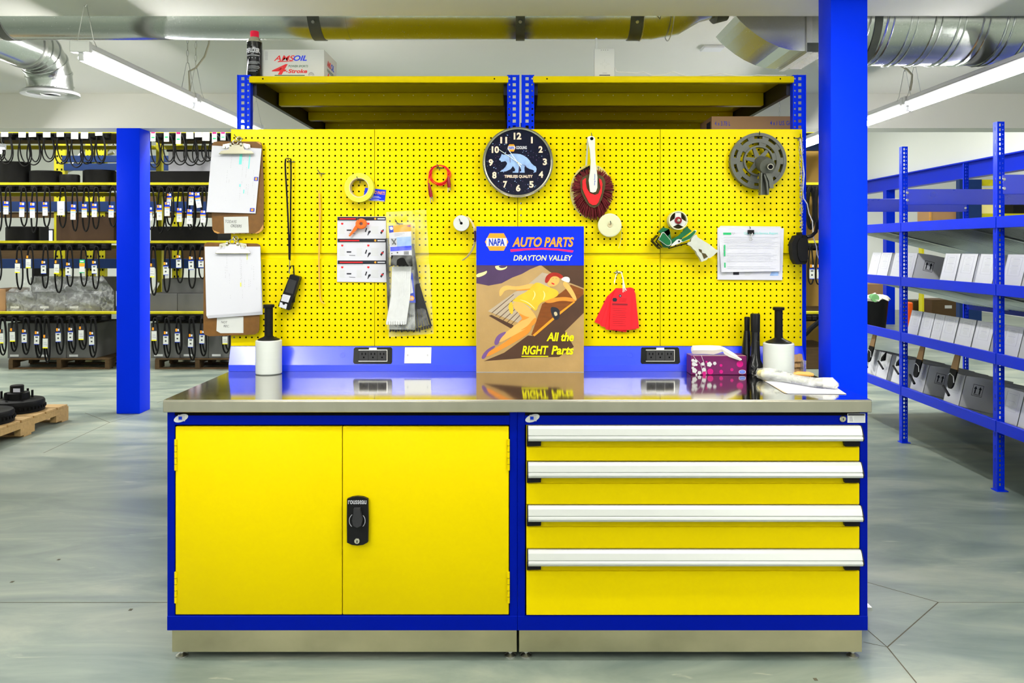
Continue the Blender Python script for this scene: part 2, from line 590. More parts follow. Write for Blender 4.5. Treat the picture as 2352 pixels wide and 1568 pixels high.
def concrete():
    m = bpy.data.materials.new('concrete')
    m.use_nodes = True
    nt = m.node_tree
    N, L = nt.nodes, nt.links
    b = N['Principled BSDF']
    tc = N.new('ShaderNodeTexCoord')
    mp = N.new('ShaderNodeMapping')
    mp.inputs['Rotation'].default_value = (0, 0, 0.25)
    mp.inputs['Scale'].default_value = (0.7, 2.2, 1)
    L.new(tc.outputs['Object'], mp.inputs[0])
    n1 = N.new('ShaderNodeTexNoise')
    n1.inputs['Scale'].default_value = 1.6
    n1.inputs['Detail'].default_value = 9
    n1.inputs['Roughness'].default_value = 0.62
    n1.inputs['Distortion'].default_value = 0.8
    L.new(mp.outputs[0], n1.inputs['Vector'])
    cr = N.new('ShaderNodeValToRGB')
    e = cr.color_ramp.elements
    e[0].position, e[0].color = 0.34, (0.125, 0.16, 0.14, 1)
    e[1].position, e[1].color = 0.68, (0.31, 0.335, 0.265, 1)
    k = e.new(0.5)
    k.color = (0.195, 0.235, 0.195, 1)
    L.new(n1.outputs['Fac'], cr.inputs[0])
    n2 = N.new('ShaderNodeTexNoise')
    n2.inputs['Scale'].default_value = 3.4
    n2.inputs['Detail'].default_value = 8
    n2.inputs['Distortion'].default_value = 2.0
    L.new(mp.outputs[0], n2.inputs['Vector'])
    c2 = N.new('ShaderNodeValToRGB')
    f = c2.color_ramp.elements
    f[0].position, f[0].color = 0.66, (0, 0, 0, 1)
    f[1].position, f[1].color = 0.74, (1, 1, 1, 1)
    L.new(n2.outputs['Fac'], c2.inputs[0])
    mul = N.new('ShaderNodeMath')
    mul.operation = 'MULTIPLY'
    mul.inputs[1].default_value = 0.35
    L.new(c2.outputs[0], mul.inputs[0])
    mx = N.new('ShaderNodeMix')
    mx.data_type = 'RGBA'
    mx.inputs['B'].default_value = (0.55, 0.53, 0.40, 1)
    L.new(mul.outputs[0], mx.inputs['Factor'])
    L.new(cr.outputs[0], mx.inputs['A'])
    L.new(mx.outputs['Result'], b.inputs['Base Color'])
    mr = N.new('ShaderNodeMapRange')
    mr.inputs['To Min'].default_value = 0.28
    mr.inputs['To Max'].default_value = 0.5
    L.new(n1.outputs['Fac'], mr.inputs['Value'])
    L.new(mr.outputs[0], b.inputs['Roughness'])
    M['concrete'] = m


concrete()
pm('joint_dark', (0.10, 0.09, 0.06), 0.8, var=0.4, scale=30)

pm('faint_print', (0.54, 0.55, 0.62), 0.75, var=0.02)
pm('shaded_blue', (0.002, 0.003, 0.014), 0.4, var=0.1)  # blue of the shelf side beams with their shadow put into the colour

# ---------------------------------------------------------------- room shell
XL, XR, YB, YF = -12.5, 10.5, 16.5, -8.0
ZC = PZ(215, PZ and FP / 263.4 - CD)          # low ceiling
ZC = CH + 353 / 263.4
ZS = 2.49                                     # underside of the dropped beams
YSOF0, YSOF1 = FP / 263.4 - CD, FP / 263.4 - CD + 0.26     # far dropped beam
YN1 = 0.85                                    # back edge of the near dropped beam


def struct(name, mb, label=None, cat=None):
    return tag(mb.build(name), label, cat, kind='structure')


fl = MB('concrete').box(XL, XR, YF, YB, -0.2, 0)


def joint(a, b, wd=0.005):
    """saw cut in the slab between two floor points"""
    a, b = Vector(a), Vector(b)
    d = (b - a).normalized()
    n = Vector((-d.y, d.x, 0)) * wd / 2
    fl.mat('joint_dark').add([a + n, a - n, b - n, b + n], [(0, 1, 2, 3)])


def fp(px, py):
    p = PL(px, py, 0.0)
    return (p.x, p.y, 0.0006)


yj = fp(0, 1383)[1]
joint((XL, yj, .0006), (-1.3, yj, .0006), 0.004)
cR = (1.316, 0.53)
qs = [fp(2155, 1383), fp(2038, 1486)]
joint(fp(1985, 1335), qs[0]); joint(qs[0], qs[1]); joint(fp(1985, 1440), qs[1], 0.004); joint(fp(1983, 1474), qs[1], 0.003)
joint(qs[1], fp(2105, 1568)); joint(qs[0], (XR, qs[0][1], .0006), 0.003)
joint(fp(195, 948), fp(252, 970)); joint(fp(252, 970), fp(100, 1040)); joint(fp(252, 970), fp(305, 955)); joint(fp(360, 925), fp(420, 905))
st = MB('joint_dark')
fl.mat('joint_dark')
for q in ((135, 1285), (28, 1336), (1873, 1560), (300, 1400)):
    p = fp(*q)
    fl.disc((0, 0), 0.006, 0, 0) if False else fl.box(p[0] - .006, p[0] + .006, p[1] - .008, p[1] + .008, 0.0005, 0.0012)
struct('floor', fl, 'polished grey green concrete floor with saw cut joints', 'floor')
struct('ceiling', MB('ceiling_white').box(XL, XR, YF, YSOF0 + 0.05, ZC, ZC + 0.15), 'flat off white ceiling over the shop', 'ceiling')
struct('ceiling.001', MB('back_wall_white').box(XL, XR, YSOF1 - 0.05, YB, 5.0, 5.15), 'high ceiling of the hall behind', 'ceiling')
struct('wall_back', MB('back_wall_white').box(XL, XR, YB, YB + 0.15, 0, 5), 'white wall at the far end of the hall', 'wall')
struct('wall_left', MB('back_wall_white').box(XL - 0.15, XL, YF, YB, 0, 5), 'white left wall', 'wall')
struct('wall_right', MB('back_wall_white').box(XR, XR + 0.15, YF, YB, 0, 5), 'white right wall', 'wall')
struct('wall_front', MB('wall_white').box(XL, XR, YF - 0.15, YF, 0, ZC), 'white wall of the shop', 'wall')
bb = MB('ceiling_white').box(XL, XR, YSOF0, YSOF1, ZS, 5.0)
struct('trim_1', bb, 'dropped white beam across the far edge of the low ceiling', 'beam')
bb = MB('ceiling_white').box(XL, XR, 0.30, YN1, ZS, ZC + 0.02)
struct('trim_2', bb, 'dropped white beam across the top of the photo', 'beam')
# wall standing on the blue mezzanine beam
XM = 7.04
struct('wall_mezzanine', MB('back_wall_white').box(XM + 0.02, XM + 0.14, YSOF1, YB, CH + (568 - 405) / 122, 5.0), 'white wall above the long blue beam', 'wall')
ib = MB('rack_blue')
zt, zb = CH + (568 - 405) / 122, CH + (568 - 437) / 122
ib.box(XM - 0.08, XM + 0.08, YSOF1, YB, zt - 0.02, zt).box(XM - 0.08, XM + 0.08, YSOF1, YB, zb, zb + 0.02).box(XM - 0.01, XM + 0.01, YSOF1, YB, zb + .02, zt - .02)
struct('steel_beam', ib, 'long blue steel beam under the white upper wall', 'beam')
yp = FP / 122 - CD
for i, yy in enumerate((yp, yp - 7.5)):
    o = struct('steel_post', MB('rack_blue').box(XM - 0.08, XM + 0.08, yy, yy + 0.15, 0, zb), 'far blue post under the long blue beam' if i == 0 else 'nearer blue post under the long blue beam', 'post')
# windows of the far wall
for i, (a, b, c, d) in enumerate(((30, 530, 72, 556), (92, 529, 120, 556))):
    y = YB - 0.02
    wf = struct('window_%d' % (i + 1), MB('dark_grey').rect(a - 3, b - 3, b * 0 + c + 3, d + 26, y, y + 0.02))
    g = MB('window_glow').rect(a, b, c, d + 22, y - 0.01, y).build('pane', wf)
# blue square columns
yl = FP / 263.4 - CD
cx0, cx1 = PX(267.5, yl), PX(321.5, yl)
struct('column_left', MB('bright_blue_paint').box(cx0, cx1, yl - 0.004, yl + 0.205, 0, ZS, 0.006, 2), 'square blue steel column standing left of the bench', 'column')
yr = 0.45
struct('column_right', MB('bright_blue_paint').box(PX(1908, yr), PX(1993.5, yr), yr, yr + 0.14, 0.0, ZS, 0.005, 2).mat('zinc').box(PX(1902, yr), PX(1998, yr), yr - .02, yr + .16, 0, 0.012),
       'thick blue steel column right beside the bench', 'column')

# ---------------------------------------------------------------- strip lights
def strip_light(x, y0, y1, label, hang0=ZC, hang1=ZC, zb=2.255, wd=0.083):
    z = zb
    t = thing('strip_light', label, 'light', (x, (y0 + y1) / 2, z))
    h = MB('lamp_white').box(x - wd * .36, x + wd * .36, y0, y1, z + 0.03, z + 0.065, 0.003)
    for s in (-1, 1):                         # sloping reflector wings
        h.add([(x + s * wd * .3, y0 + .02, z + .05), (x + s * wd * .3, y1 - .02, z + .05), (x + s * wd * .55, y1 - .02, z + .034), (x + s * wd * .55, y0 + .02, z + .034)], [(0, 1, 2, 3)])
    h.build('housing', t)
    MB('lamp_white').box(x - wd / 2, x + wd / 2, y0 - 0.004, y0 + 0.03, z + 0.02, z + 0.068, 0.004).build('end_cap', t)
    MB('lamp_white').box(x - wd / 2, x + wd / 2, y1 - 0.03, y1 + 0.0, z + 0.02, z + 0.068, 0.004).build('end_cap', t)
    for yy in (y0 + 0.01, y1 - 0.02):
        MB('white_plastic').box(x - 0.011, x + 0.011, yy, yy + 0.012, z - 0.014, z + 0.022, 0.003).build('socket', t)
    MB('tube_glow').cyl((x, y0 + 0.02, z), (x, y1 - 0.02, z), 0.017, n=8).build('tube', t)
    for yy, zh in ((y0 + 0.05, hang0), (y1 - 0.06, hang1)):
        top = min(zh, z + 0.065 + 0.165)
        wz = MB('zinc')
        wz.tube([(x - wd * .5, yy + .012, z + .055), (x - wd * .42, yy, z + 0.08), (x - .006, yy, top), (x + .006, yy, top), (x + wd * .42, yy, z + 0.08), (x + wd * .5, yy + .012, z + .055)], 0.0018, 5)
        zz = top
        k = 0
        while zz < zh - 0.03 and k < 14:            # chain links up to the ceiling
            e = 0.036
            pts = [(x + (0.006 * math.cos(a) if k % 2 else 0), yy + (0 if k % 2 else 0.006 * math.cos(a)), zz + e / 2 + e * 0.58 * math.sin(a)) for a in [2 * PI * j / 8 for j in range(8)]]
            wz.tube(pts, 0.0013, 4, closed=True)
            zz += e
            k += 1
        if zh - zz < 0.06 or zz >= zh - 0.03:
            wz.tube([(x, yy, zz - .005), (x + .008, yy, zz + .01), (x, yy, zz + .022), (x, yy, zh)], 0.0018, 5)
        wz.build('hanger', t)
    return t


XA, XB_ = -1.847, 2.28
strip_light(XA, 0.62, 1.84, 'nearest white strip light on the left, its end box hung from the dropped beam', hang0=ZS)
strip_light(XA, 1.85, 3.07, 'second strip light on the left, running behind the shelf upright')
strip_light(XB_, 0.72, 1.94, 'near strip light at the right edge, under the ribbed duct')
strip_light(XB_, 1.95, 3.17, 'second strip light on the right, emerging from behind the blue column')
strip_light(XB_, 3.18, 4.40, 'farthest right strip light, a short bright piece in the gap beside the blue column')
strip_light(-4.35, 2.93, 4.15, 'far left strip light cut by the photo edge above the belts')
# cream feed cables
tag(MB('cable_cream').tube([(PX(482, 1.9), 1.9, PZ(60, 1.9)), (PX(480, 1.9), 1.9, PZ(100, 1.9)), (PX(470, 1.9), 1.9, PZ(130, 1.9)), (PX(450, 1.9), 1.9, PZ(156, 1.9)), (PX(434, 1.9), 1.9, PZ(164, 1.9)), (PX(436, 1.9), 1.9, PZ(214, 1.9))], 0.006, 6).build('power_cable', at=(PX(482, 1.9), 1.9, PZ(60, 1.9))),
    'cream power cable curving down to the left strip lights', 'cable')
tag(MB('cable_cream').tube([(PX(2064, 1.97), 1.97, PZ(148, 1.97)), (PX(2084, 1.97), 1.97, PZ(160, 1.97)), (PX(2095, 1.97), 1.97, PZ(172, 1.97)), (PX(2094, 1.97), 1.97, PZ(190, 1.97)), (PX(2090, 1.97), 1.97, PZ(208, 1.97))], 0.006, 6).build('power_cable', at=(PX(2064, 1.97), 1.97, PZ(148, 1.97))),
    'cream power cable bending down to the right strip lights', 'cable')

# ---------------------------------------------------------------- ventilation ducts
RD, YD, ZD = 0.15, 1.107, 2.60


def pxd(px, y=YD - 0.1):
    return PX(px, y)


t = thing('ventilation_duct', 'long round galvanised duct hanging under the ceiling, with dark clamp bands', 'duct', (0, YD, ZD))
x0, x1 = -4.6, pxd(1465)
m = MB('galvanised')
m.cyl((x0, YD, ZD), (x1, YD, ZD), RD, n=48, caps=False)
m.build('pipe', t)
# bands
for a, wd, mt in ((-8, 22, 'dark_grey'), (722, 26, 'dark_grey'), (1195, 20, 'matt_black'), (1462, 28, 'matt_black')):
    m = MB('grey_cast')
    m.cyl((pxd(a) - wd / 940, YD, ZD), (pxd(a) + wd / 940, YD, ZD), RD + 0.004, n=48)
    m.mat('zinc').cyl((pxd(a), YD - RD * .82, ZD - RD * .65), (pxd(a), YD - RD * .86, ZD - RD * .68), 0.008, n=8)
    m.build('clamp_band', t)
MB('galvanised').cyl((pxd(790) - .012, YD, ZD), (pxd(790) + .012, YD, ZD), RD + 0.002, n=48).build('seam_collar', t)
# tapering segmented end that runs into the big elbow
m = MB('galvanised')
m.loft([((x1, YD, ZD), RD), ((pxd(1500), YD, ZD), RD), ((pxd(1555), YD, ZD + 0.015), 0.143), ((pxd(1605), YD, ZD + 0.045), 0.115), ((pxd(1650), YD, ZD + 0.06), 0.105)], 36)
m.build('taper', t)
m = MB('grey_cast')
for a, b in ((1590, 1612), (1640, 1668)):
    m.cyl((pxd(a), YD, ZD + 0.045), (pxd(b), YD, ZD + 0.06), 0.122, n=36)
m.build('tape_band', t)
m = MB('zinc')
for a in (1478, 1545):
    m.tube([(pxd(a), YD + (RD + .004) * math.sin(u), ZD - (RD + .004) * math.cos(u)) for u in [R(d) for d in range(-110, 120, 10)]], 0.003, 5)
m.tube([(pxd(1480), YD - RD, ZD - .02), (pxd(1510), YD - RD - .02, ZD - .1), (pxd(1530), YD - RD, ZD + .06)], 0.003, 5)
m.build('hanger_wire', t)

# big elbow and ribbed duct on the right
R2, Y2, Z2 = 0.215, 1.19, 2.56
t = thing('ventilation_duct', 'wide galvanised duct with a curved elbow and spiral ribs, passing behind the blue column', 'duct', (PX(2000, Y2), Y2, Z2))
ya, yb = 0.97, 1.36
pts = [(1690, 36), (1860, 36), (1860, 117), (1840, 117), (1815, 115), (1790, 108), (1762, 95), (1738, 80), (1715, 62), (1700, 48)]
m = MB('galvanised')
m.shape(pts, ya, yb)
m.build('elbow', t)
m = MB('zinc')
m.rect(1853, 36, 1866, 121, ya - .012, yb + .01)
m.mat('grey_cast').rect(1854, 98, 1880, 119, ya - .013, ya)
m.mat('galvanised').rect(1866, 36, 1905, 118, ya, yb)
m.build('flange', t)
m = MB('galvanised')
xs, xe = PX(1925, Y2 - R2 * .8), 4.2
n, turns_w = 40, 0.052
m.cyl((xs, Y2, Z2), (xe, Y2, Z2), R2, n=48, caps=True)
m.build('pipe', t)
m = MB('galvanised')
pth = []
k = 0
tot = (xe - xs) / 0.112
steps = int(tot * 24)
for i in range(steps + 1):
    a = 2 * PI * i / 24
    pth.append((xs + (xe - xs) * i / steps, Y2 - (R2 + .0015) * math.cos(a), Z2 + (R2 + .0015) * math.sin(a)))
m.loft([(p, (0.0055, 0.0055)) for p in pth], 5)
pth2 = [(p[0] + 0.03, p[1], p[2]) for p in pth]
m.loft([(p, (0.004, 0.004)) for p in pth2], 5)
m.build('spiral_rib', t)
xj = PX(2003, Y2 - R2 * .8)
m = MB('grey_cast').cyl((xj, Y2, Z2), (xj + .035, Y2, Z2), R2 + .006, n=48)
m.build('clamp_band', t)

# branch with elbow and round diffuser, upper left
XBR = PX(120, 2.14)
rb = 0.125
t = thing('duct_branch', 'short galvanised duct bending down to a round white diffuser', 'duct', (XBR, 1.9, 2.60))
MB('galvanised').cyl((XBR, YD + RD + .002, 2.60), (XBR, 1.88, 2.60), rb, n=40, caps=False).build('pipe', t)
rc = 0.19
m = MB('galvanised')
e = [(XBR, 1.88, 2.60)]
for i in range(5):
    a = R(90 * i / 4)
    e.append((XBR, 1.93 + rc * math.sin(a), 2.60 - rc * (1 - math.cos(a))))
m.loft([(p, rb) for p in e], 40, False, False)
m.loft([(e[-1], rb), ((XBR, e[-1][1], 2.385), rb)], 40, False)
m.build('elbow', t)
m = MB('galvanised')
for i in range(1, 6):
    d = (Vector(e[min(i + 1, 5)]) - Vector(e[i - 1])).normalized()
    c = Vector(e[i])
    m.loft([(c - d * .006, rb + .005), (c + d * .006, rb + .005)], 40, True)
m.build('seam_collar', t)
MB('zinc').cyl((XBR, 1.84, 2.60), (XBR, 1.865, 2.60), rb + .006, n=40).build('clamp_band', t)
yd_ = e[-1][1]
zd = 2.385
m = MB('lamp_white')
m.lathe([(rb + .01, zd + .01), (rb + .035, zd - .004), (rb + .036, zd - .02), (rb + .004, zd - .012), (rb + .002, zd + .0)], (XBR, yd_, 0), 'z', 40)
m.lathe([(0.0, zd - .01), (0.085, zd - .012), (0.095, zd - .004), (0.0, zd)], (XBR, yd_, 0), 'z', 32)
m.mat('dark_grey').lathe([(0.0, zd + .004), (rb, zd + .004)], (XBR, yd_, 0), 'z', 32)
m.mat('lamp_white').lathe([(0.045, zd - .013), (0.05, zd - .02), (0.055, zd - .013)], (XBR, yd_, 0), 'z', 32)
m.build('diffuser', t)
# smoke detector / sign plate on the ceiling
tag(MB('lamp_white').box(PX(1612, 2.68), PX(1660, 2.68), 2.62, 2.74, ZC - .02, ZC, .004).build('ceiling_fitting', at=(PX(1636, 2.68), 2.68, ZC)), 'small flat white fitting on the ceiling above the router', 'ceiling fitting')

# ---------------------------------------------------------------- work bench
YBD = 0.660     # face of the pegboards


def X0(px): return PX(px, 0.0)
def Z0(py): return PZ(py, 0.0)


ZT = PZ(918, -0.025)      # worktop surface
ZU = PZ(947, -0.025)
XCL, XCR = PX(374, -0.025), PX(2003, -0.025)
YBK = 0.665
w_ = MB('stainless')
w_.box(XCL, XCR, -0.025, YBK, ZT - 0.006, ZT, 0.0028, 1)
w_.mat('brushed_steel').box(XCL, XCR, -0.025, -0.005, ZU, ZT - 0.0045, 0.002)
w_.box(XCL, XCL + .02, -0.005, YBK, ZU, ZT - 0.0062).box(XCR - .02, XCR, -0.005, YBK, ZU, ZT - 0.0062)
w_.mat('dark_grey').box(XCL + .02, XCR - .02, -0.005, YBK, ZU + .003, ZT - 0.0065)
tag(w_.build('worktop', at=(0, 0.3, ZU)), 'long shiny stainless steel worktop across both cabinets', 'worktop')


def badge(px, py, parent):
    b = MB('paper_grey')
    y = -0.0015
    c = (X0(px), Z0(py))
    pts = []
    for k in range(24):
        a = 2 * PI * k / 24
        u, v = 0.026 * math.cos(a), 0.0125 * math.sin(a)
        pts.append((c[0] + u * math.cos(.35) - v * math.sin(.35), c[1] + u * math.sin(.35) + v * math.cos(.35)))
    b.prism(pts, y, 0)
    b.mat('print_grey').box(c[0] - .010, c[0] + .014, y - .0006, y, c[1] - .010, c[1] + .012)
    b.mat('logo_blue').box(c[0] - .008, c[0] + .004, y - .0012, y - .0006, c[1] - .005, c[1] + .006)
    b.build('badge', parent)


def cabinet(pxl, pxr, label):
    t = thing('storage_cabinet', label, 'cabinet', ((X0(pxl) + X0(pxr)) / 2, 0.3, 0))
    xl, xr, zt, zb_ = X0(pxl), X0(pxr), ZU - 0.001, Z0(1447)
    y1 = 0.60
    b = MB('blue_paint')
    il, ir, it, ib_ = X0(pxl + 17.5), X0(pxr - 17.5 if pxr < 1300 else pxr - 18), Z0(975), Z0(1413)
    b.box(xl, il, 0, 0.03, zb_, zt, .0015).box(ir, xr, 0, 0.03, zb_, zt, .0015)
    b.box(il, ir, 0.0, 0.03, it, zt).box(il, ir, 0.0, .03, zb_, ib_)
    b.box(xl, xl + .004, .03, y1, zb_, zt).box(xr - .004, xr, .03, y1, zb_, zt).box(xl, xr, y1 - .004, y1, zb_, zt).box(xl, xr, .03, y1, zb_, zb_ + .004)
    b.box(xl, xr, -.0015, .02, zb_, ib_ - .002, .001)
    b.mat('gap_black').box(il - .001, ir + .001, 0.022, 0.026, ib_ - .001, it + .001)
    b.mat('gap_black').box(il, ir, -0.0002, 0.0, Z0(954), zt)
    b.build('carcass', t)
    px0, px1 = (395, 1187) if pxl < 700 else (1192, 1980)
    yq = 0.03
    MB('plinth_steel').box(PX(px0, yq), PX(px1, yq), yq, y1, PZ(1497, yq), zb_, .001).build('plinth', t)
    for px in ((418, 1172) if pxl < 700 else (1208, 1958)):
        for yy in (0.06, 0.54):
            x = PX(px, 0.06)
            zf = PZ(1497, yq)
            f = MB('zinc')
            f.lathe([(0.0, 0.0), (.021, 0.0), (.021, .004), (.012, .010), (.007, .012), (.007, .016), (.011, .016), (.011, .021), (.006, .021), (.006, zf), (0, zf)], (x, yy, 0), 'z', 20)
            f.build('levelling_foot', t)
    return t


c1 = cabinet(384, 1188, 'left blue cabinet with two plain yellow doors and a black lock')
badge(416, 960, c1)
for a, b, side in ((403.5, 785.6, 'l'), (787.2, 1168.6, 'r')):
    d = MB('yellow_paint').box(X0(a), X0(b), -0.002, 0.019, Z0(1410.5), Z0(979), .0025, 2).build('door', c1)
    for ya_, yb_ in ((1008, 1079), (1312, 1383)):
        h = MB('yellow_paint')
        cx = X0(404.5) if side == 'l' else X0(1168)
        h.cyl((cx, -0.004, Z0(yb_)), (cx, -0.004, Z0(ya_)), 0.0045, n=10)
        s_ = 1 if side == 'l' else -1
        h.box(cx, cx + s_ * .006, -0.0035, -0.0018, Z0(yb_), Z0(ya_))
        h.mat('gap_black')
        for k in range(1, 5):
            zz = Z0(ya_ + (yb_ - ya_) * k / 5)
            h.cyl((cx, -0.004, zz - .0006), (cx, -0.004, zz + .0006), 0.0047, n=10)
            if k % 2: h.box(cx + s_ * .004, cx + s_ * .005, -0.0038, -.0032, zz - .016, zz)
        h.build('hinge', d)
    if side == 'r':
        y = -0.016
        lp = MB('black_plastic')
        lp.shape([(797, 1146), (808, 1141.5), (821, 1140), (834, 1141.5), (845, 1146), (846, 1195), (845, 1245), (834, 1251), (821, 1252.5), (808, 1251), (797, 1246), (796.5, 1195)], y, -.002)
        lp.mat('print_grey').textpx('rousseau', 799.5, 1148.5, 841.5, 1157.5, y - .0008, 0.012)
        for a0, a1 in ((-45, 50), (130, 228)):
            c = A(820.5, 1195.5, y)
            lp.tube([(c.x + .0275 * math.cos(R(u)), y - .0006, c.z + .0275 * math.sin(R(u))) for u in range(a0, a1 + 1, 8)], 0.0012, 5)
        lp = lp.build('lock_plate', d)
        kn = MB('dark_grey')
        kn.shape([(812, 1168), (826, 1168), (829, 1182), (832, 1195), (829, 1207), (820, 1212), (811, 1207), (808, 1195), (811, 1182)], y - .016, y)
        kn.build('lock_handle', lp)
        c = A(820, 1242, y)
        kc = MB('chrome')
        kc.lathe([(0, y - .003), (.009, y - .003), (.0105, y - .001), (.0105, y)], (c.x, 0, c.z), 'y', 20)
        kc.mat('gap_black').box(c.x - .001, c.x + .002, y - .0038, y - .003, c.z - .005, c.z + .003)
        kc.build('key_lock', lp)

c2 = cabinet(1188.5, 1993, 'right blue cabinet with four yellow drawers and white handles')
badge(1223, 960, c2)
fr = [(976, 1057.5), (1059.5, 1157), (1159, 1258), (1260, 1411)]
for (a, b) in fr:
    d = MB('yellow_paint')
    xl, xr = X0(1209), X0(1973)
    zt, zb_ = Z0(a), Z0(b)
    zh = Z0(a + 33)                      # bottom of the handle
    # face with a shallow recess under the handle
    d.box(xl, xr, -.004, .018, zb_, Z0(a + 50), .0015)
    d.box(xl, xr, 0.002, .018, Z0(a + 50), zt)
    d = d.build('drawer', c2)
    # extruded handle profile (y, z), swept along x
    hx0, hx1 = X0(1213), X0(1973.5)
    prof = [(0.0, zt), (-.012, zt), (-.021, Z0(a + 6)), (-.030, Z0(a + 19)), (-.029, Z0(a + 21.5)), (-.033, Z0(a + 23.5)), (-.035, Z0(a + 27)), (-.033, Z0(a + 31.5)), (-.028, zh), (-.024, zh + .004), (-.024, Z0(a + 24)), (-.012, Z0(a + 8)), (0, Z0(a + 8))]
    h = MB('aluminium')
    n = len(prof)
    h.add([(hx0, p[0], p[1]) for p in prof] + [(hx1, p[0], p[1]) for p in prof],
          [(i, (i + 1) % n, n + (i + 1) % n, n + i) for i in range(n)] + [tuple(range(n)), tuple(range(n, 2 * n))])
    h.build('handle', d)
    for xa, xb, lo, hi in ((1210.5, 1213, 1213, 1243), (1973.5, 1976, 1940, 1973.5)):
        e = MB('black_plastic')
        pr = [(0, zt), (-.013, zt), (-.031, Z0(a + 19)), (-.036, Z0(a + 27)), (-.028, zh - .001), (0, zh - .001)]
        n = len(pr)
        e.add([(X0(xa), p[0], p[1]) for p in pr] + [(X0(xb), p[0], p[1]) for p in pr],
              [(i, (i + 1) % n, n + (i + 1) % n, n + i) for i in range(n)] + [tuple(range(n)), tuple(range(n, 2 * n))])
        yk = -.012
        if lo == 1213:
            e.shape([(1210, a + 33), (1243.5, a + 33), (1242.5, a + 48), (1210, a + 49)], yk, .002)
        else:
            e.shape([(1937, a + 33), (1975, a + 33), (1975, a + 49), (1941, a + 49)], yk, .002)
        e.build('handle_end', d)
k = MB('chrome')
c = A(1935.5, 961.5, 0)
k.lathe([(0, -.006), (.009, -.006), (.0115, -.003), (.0115, 0)], (c.x, 0, c.z), 'y', 20)
k.mat('gap_black').box(c.x - .001, c.x + .001, -.007, -.0058, c.z - .004, c.z + .004)
k.build('key_lock', c2)
k = MB('white_plastic').rect(1946.5, 949.5, 1987.5, 970.5, -.001, 0)
k.mat('ink').rect(1948, 950.5, 1986, 954, -.0014, -.001)
k.mat('print_grey')
for i in range(4): k.rect(1962, 956.5 + i * 3.2, 1985, 957.8 + i * 3.2, -.0014, -.001)
k.shape([(1951, 968), (1952, 956), (1957, 956), (1960, 968)], -.0014, -.001)
k.build('warning_sticker', c2)

# ---------------------------------------------------------------- power riser
t = thing('power_riser', 'sloping bright blue riser with power outlets along the back of the worktop', 'riser', (0, 0.63, ZT))
zt_, yt_ = PZ(795, YBD), YBD - .001
yb2, zl = 0.632, PZ(838, 0.632)
xl0, xl1 = PX(530, yt_), PX(525, yb2)
xr0, xr1 = PX(1843, yt_), PX(1851, yb2)
m = MB('splash_blue')
zz0 = ZT + .0005
m.add([(xl0, yt_, zt_), (xr0, yt_, zt_), (xr1, yb2, zl), (xl1, yb2, zl), (xl1, yb2, zz0), (xr1, yb2, zz0),
       (xl0, yt_ + .02, zt_), (xr0, yt_ + .02, zt_), (xl1, yt_ + .02, zz0), (xr1, yt_ + .02, zz0)],
      [(0, 3, 2, 1), (3, 4, 5, 2), (0, 1, 7, 6), (6, 7, 9, 8), (4, 8, 9, 5), (0, 6, 8, 4, 3), (1, 2, 5, 9, 7)])
m.build('riser_panel', t)
sl = (Vector((0, yb2, zl)) - Vector((0, yt_, zt_)))
Lsl = sl.length
dn = sl.normalized()
nrm = Vector((0, dn.z, -dn.y))
if nrm.y > 0: nrm = -nrm


def rp(px, f, off=0.0):
    """point on the slanting riser face, f = 0 at its top and 1 at its lower bend"""
    p = Vector((0, yt_, zt_)) + dn * (Lsl * f) + nrm * off
    p.x = PX(px, p.y)
    return p


def riser_plate(mb, pts, th, off=0.0):
    fr_ = [rp(a, f, off + th) for a, f in pts]
    bk = [rp(a, f, off) for a, f in pts]
    n = len(pts)
    mb.add(fr_ + bk, [tuple(range(n))[::-1], tuple(range(n, 2 * n))] + [(i, (i + 1) % n, n + (i + 1) % n, n + i) for i in range(n)])


def fy(py): return (py - 795) / 43.0


for ox, sgn in ((856.5, -1), (1516.5, 1)):
    a = 44.5
    q = MB('gloss_black')
    riser_plate(q, [(ox - a + 2.5 + 1.5 * (sgn < 0), fy(797.5)), (ox + a - 2.5 - 1.5 * (sgn > 0), fy(797.5)), (ox + a - 1 * (sgn > 0) * 1, fy(801)), (ox + a + (1.0 if sgn > 0 else -.5), fy(832)), (ox + a - 3, fy(835.5)), (ox - a + 2, fy(835.5)), (ox - a - (.5 if sgn > 0 else 1), fy(832)), (ox - a + .5, fy(801))], .002)
    plate = q
    q.mat('white_plastic')
    riser_plate(q, [(ox - 9, fy(798.5)), (ox + 9, fy(798.5)), (ox + 9, fy(803.2)), (ox - 9, fy(803.2))], .0004, .002)
    plate = q.build('outlet_plate', t)
    for k in (-1, 0, 1):
        q = MB('dark_grey')
        cx = ox + k * 21
        riser_plate(q, [(cx - 10, fy(805.5)), (cx + 10, fy(805.5)), (cx + 10, fy(828)), (cx - 10, fy(828))], .002, .002)
        q.mat('gap_black')
        for (u, v, w2, h2) in ((-4, 813, 1.2, 2.6), (4, 813, 1.2, 2.6), (0, 821, 1.8, 1.8)):
            riser_plate(q, [(cx + u - w2, fy(v - h2)), (cx + u + w2, fy(v - h2)), (cx + u + w2, fy(v + h2)), (cx + u - w2, fy(v + h2))], .0004, .004)
        q.build('socket', plate)
    q = MB('zinc')
    for (x_0, y_0, x_1, y_1) in ((ox - 33, 803.2, ox + 33, 804.6), (ox - 33, 829, ox + 33, 830.2), (ox + 32, 804, ox + 33, 830)):
        riser_plate(q, [(x_0, fy(y_0)), (x_1, fy(y_0)), (x_1, fy(y_1)), (x_0, fy(y_1))], .0012, .002)
    q.build('socket_frame', plate)
q = MB('white_plastic')
riser_plate(q, [(930, fy(797.8)), (991, fy(797.8)), (990, fy(834.5)), (928.5, fy(834.5))], .0035)
q.mat('print_grey')
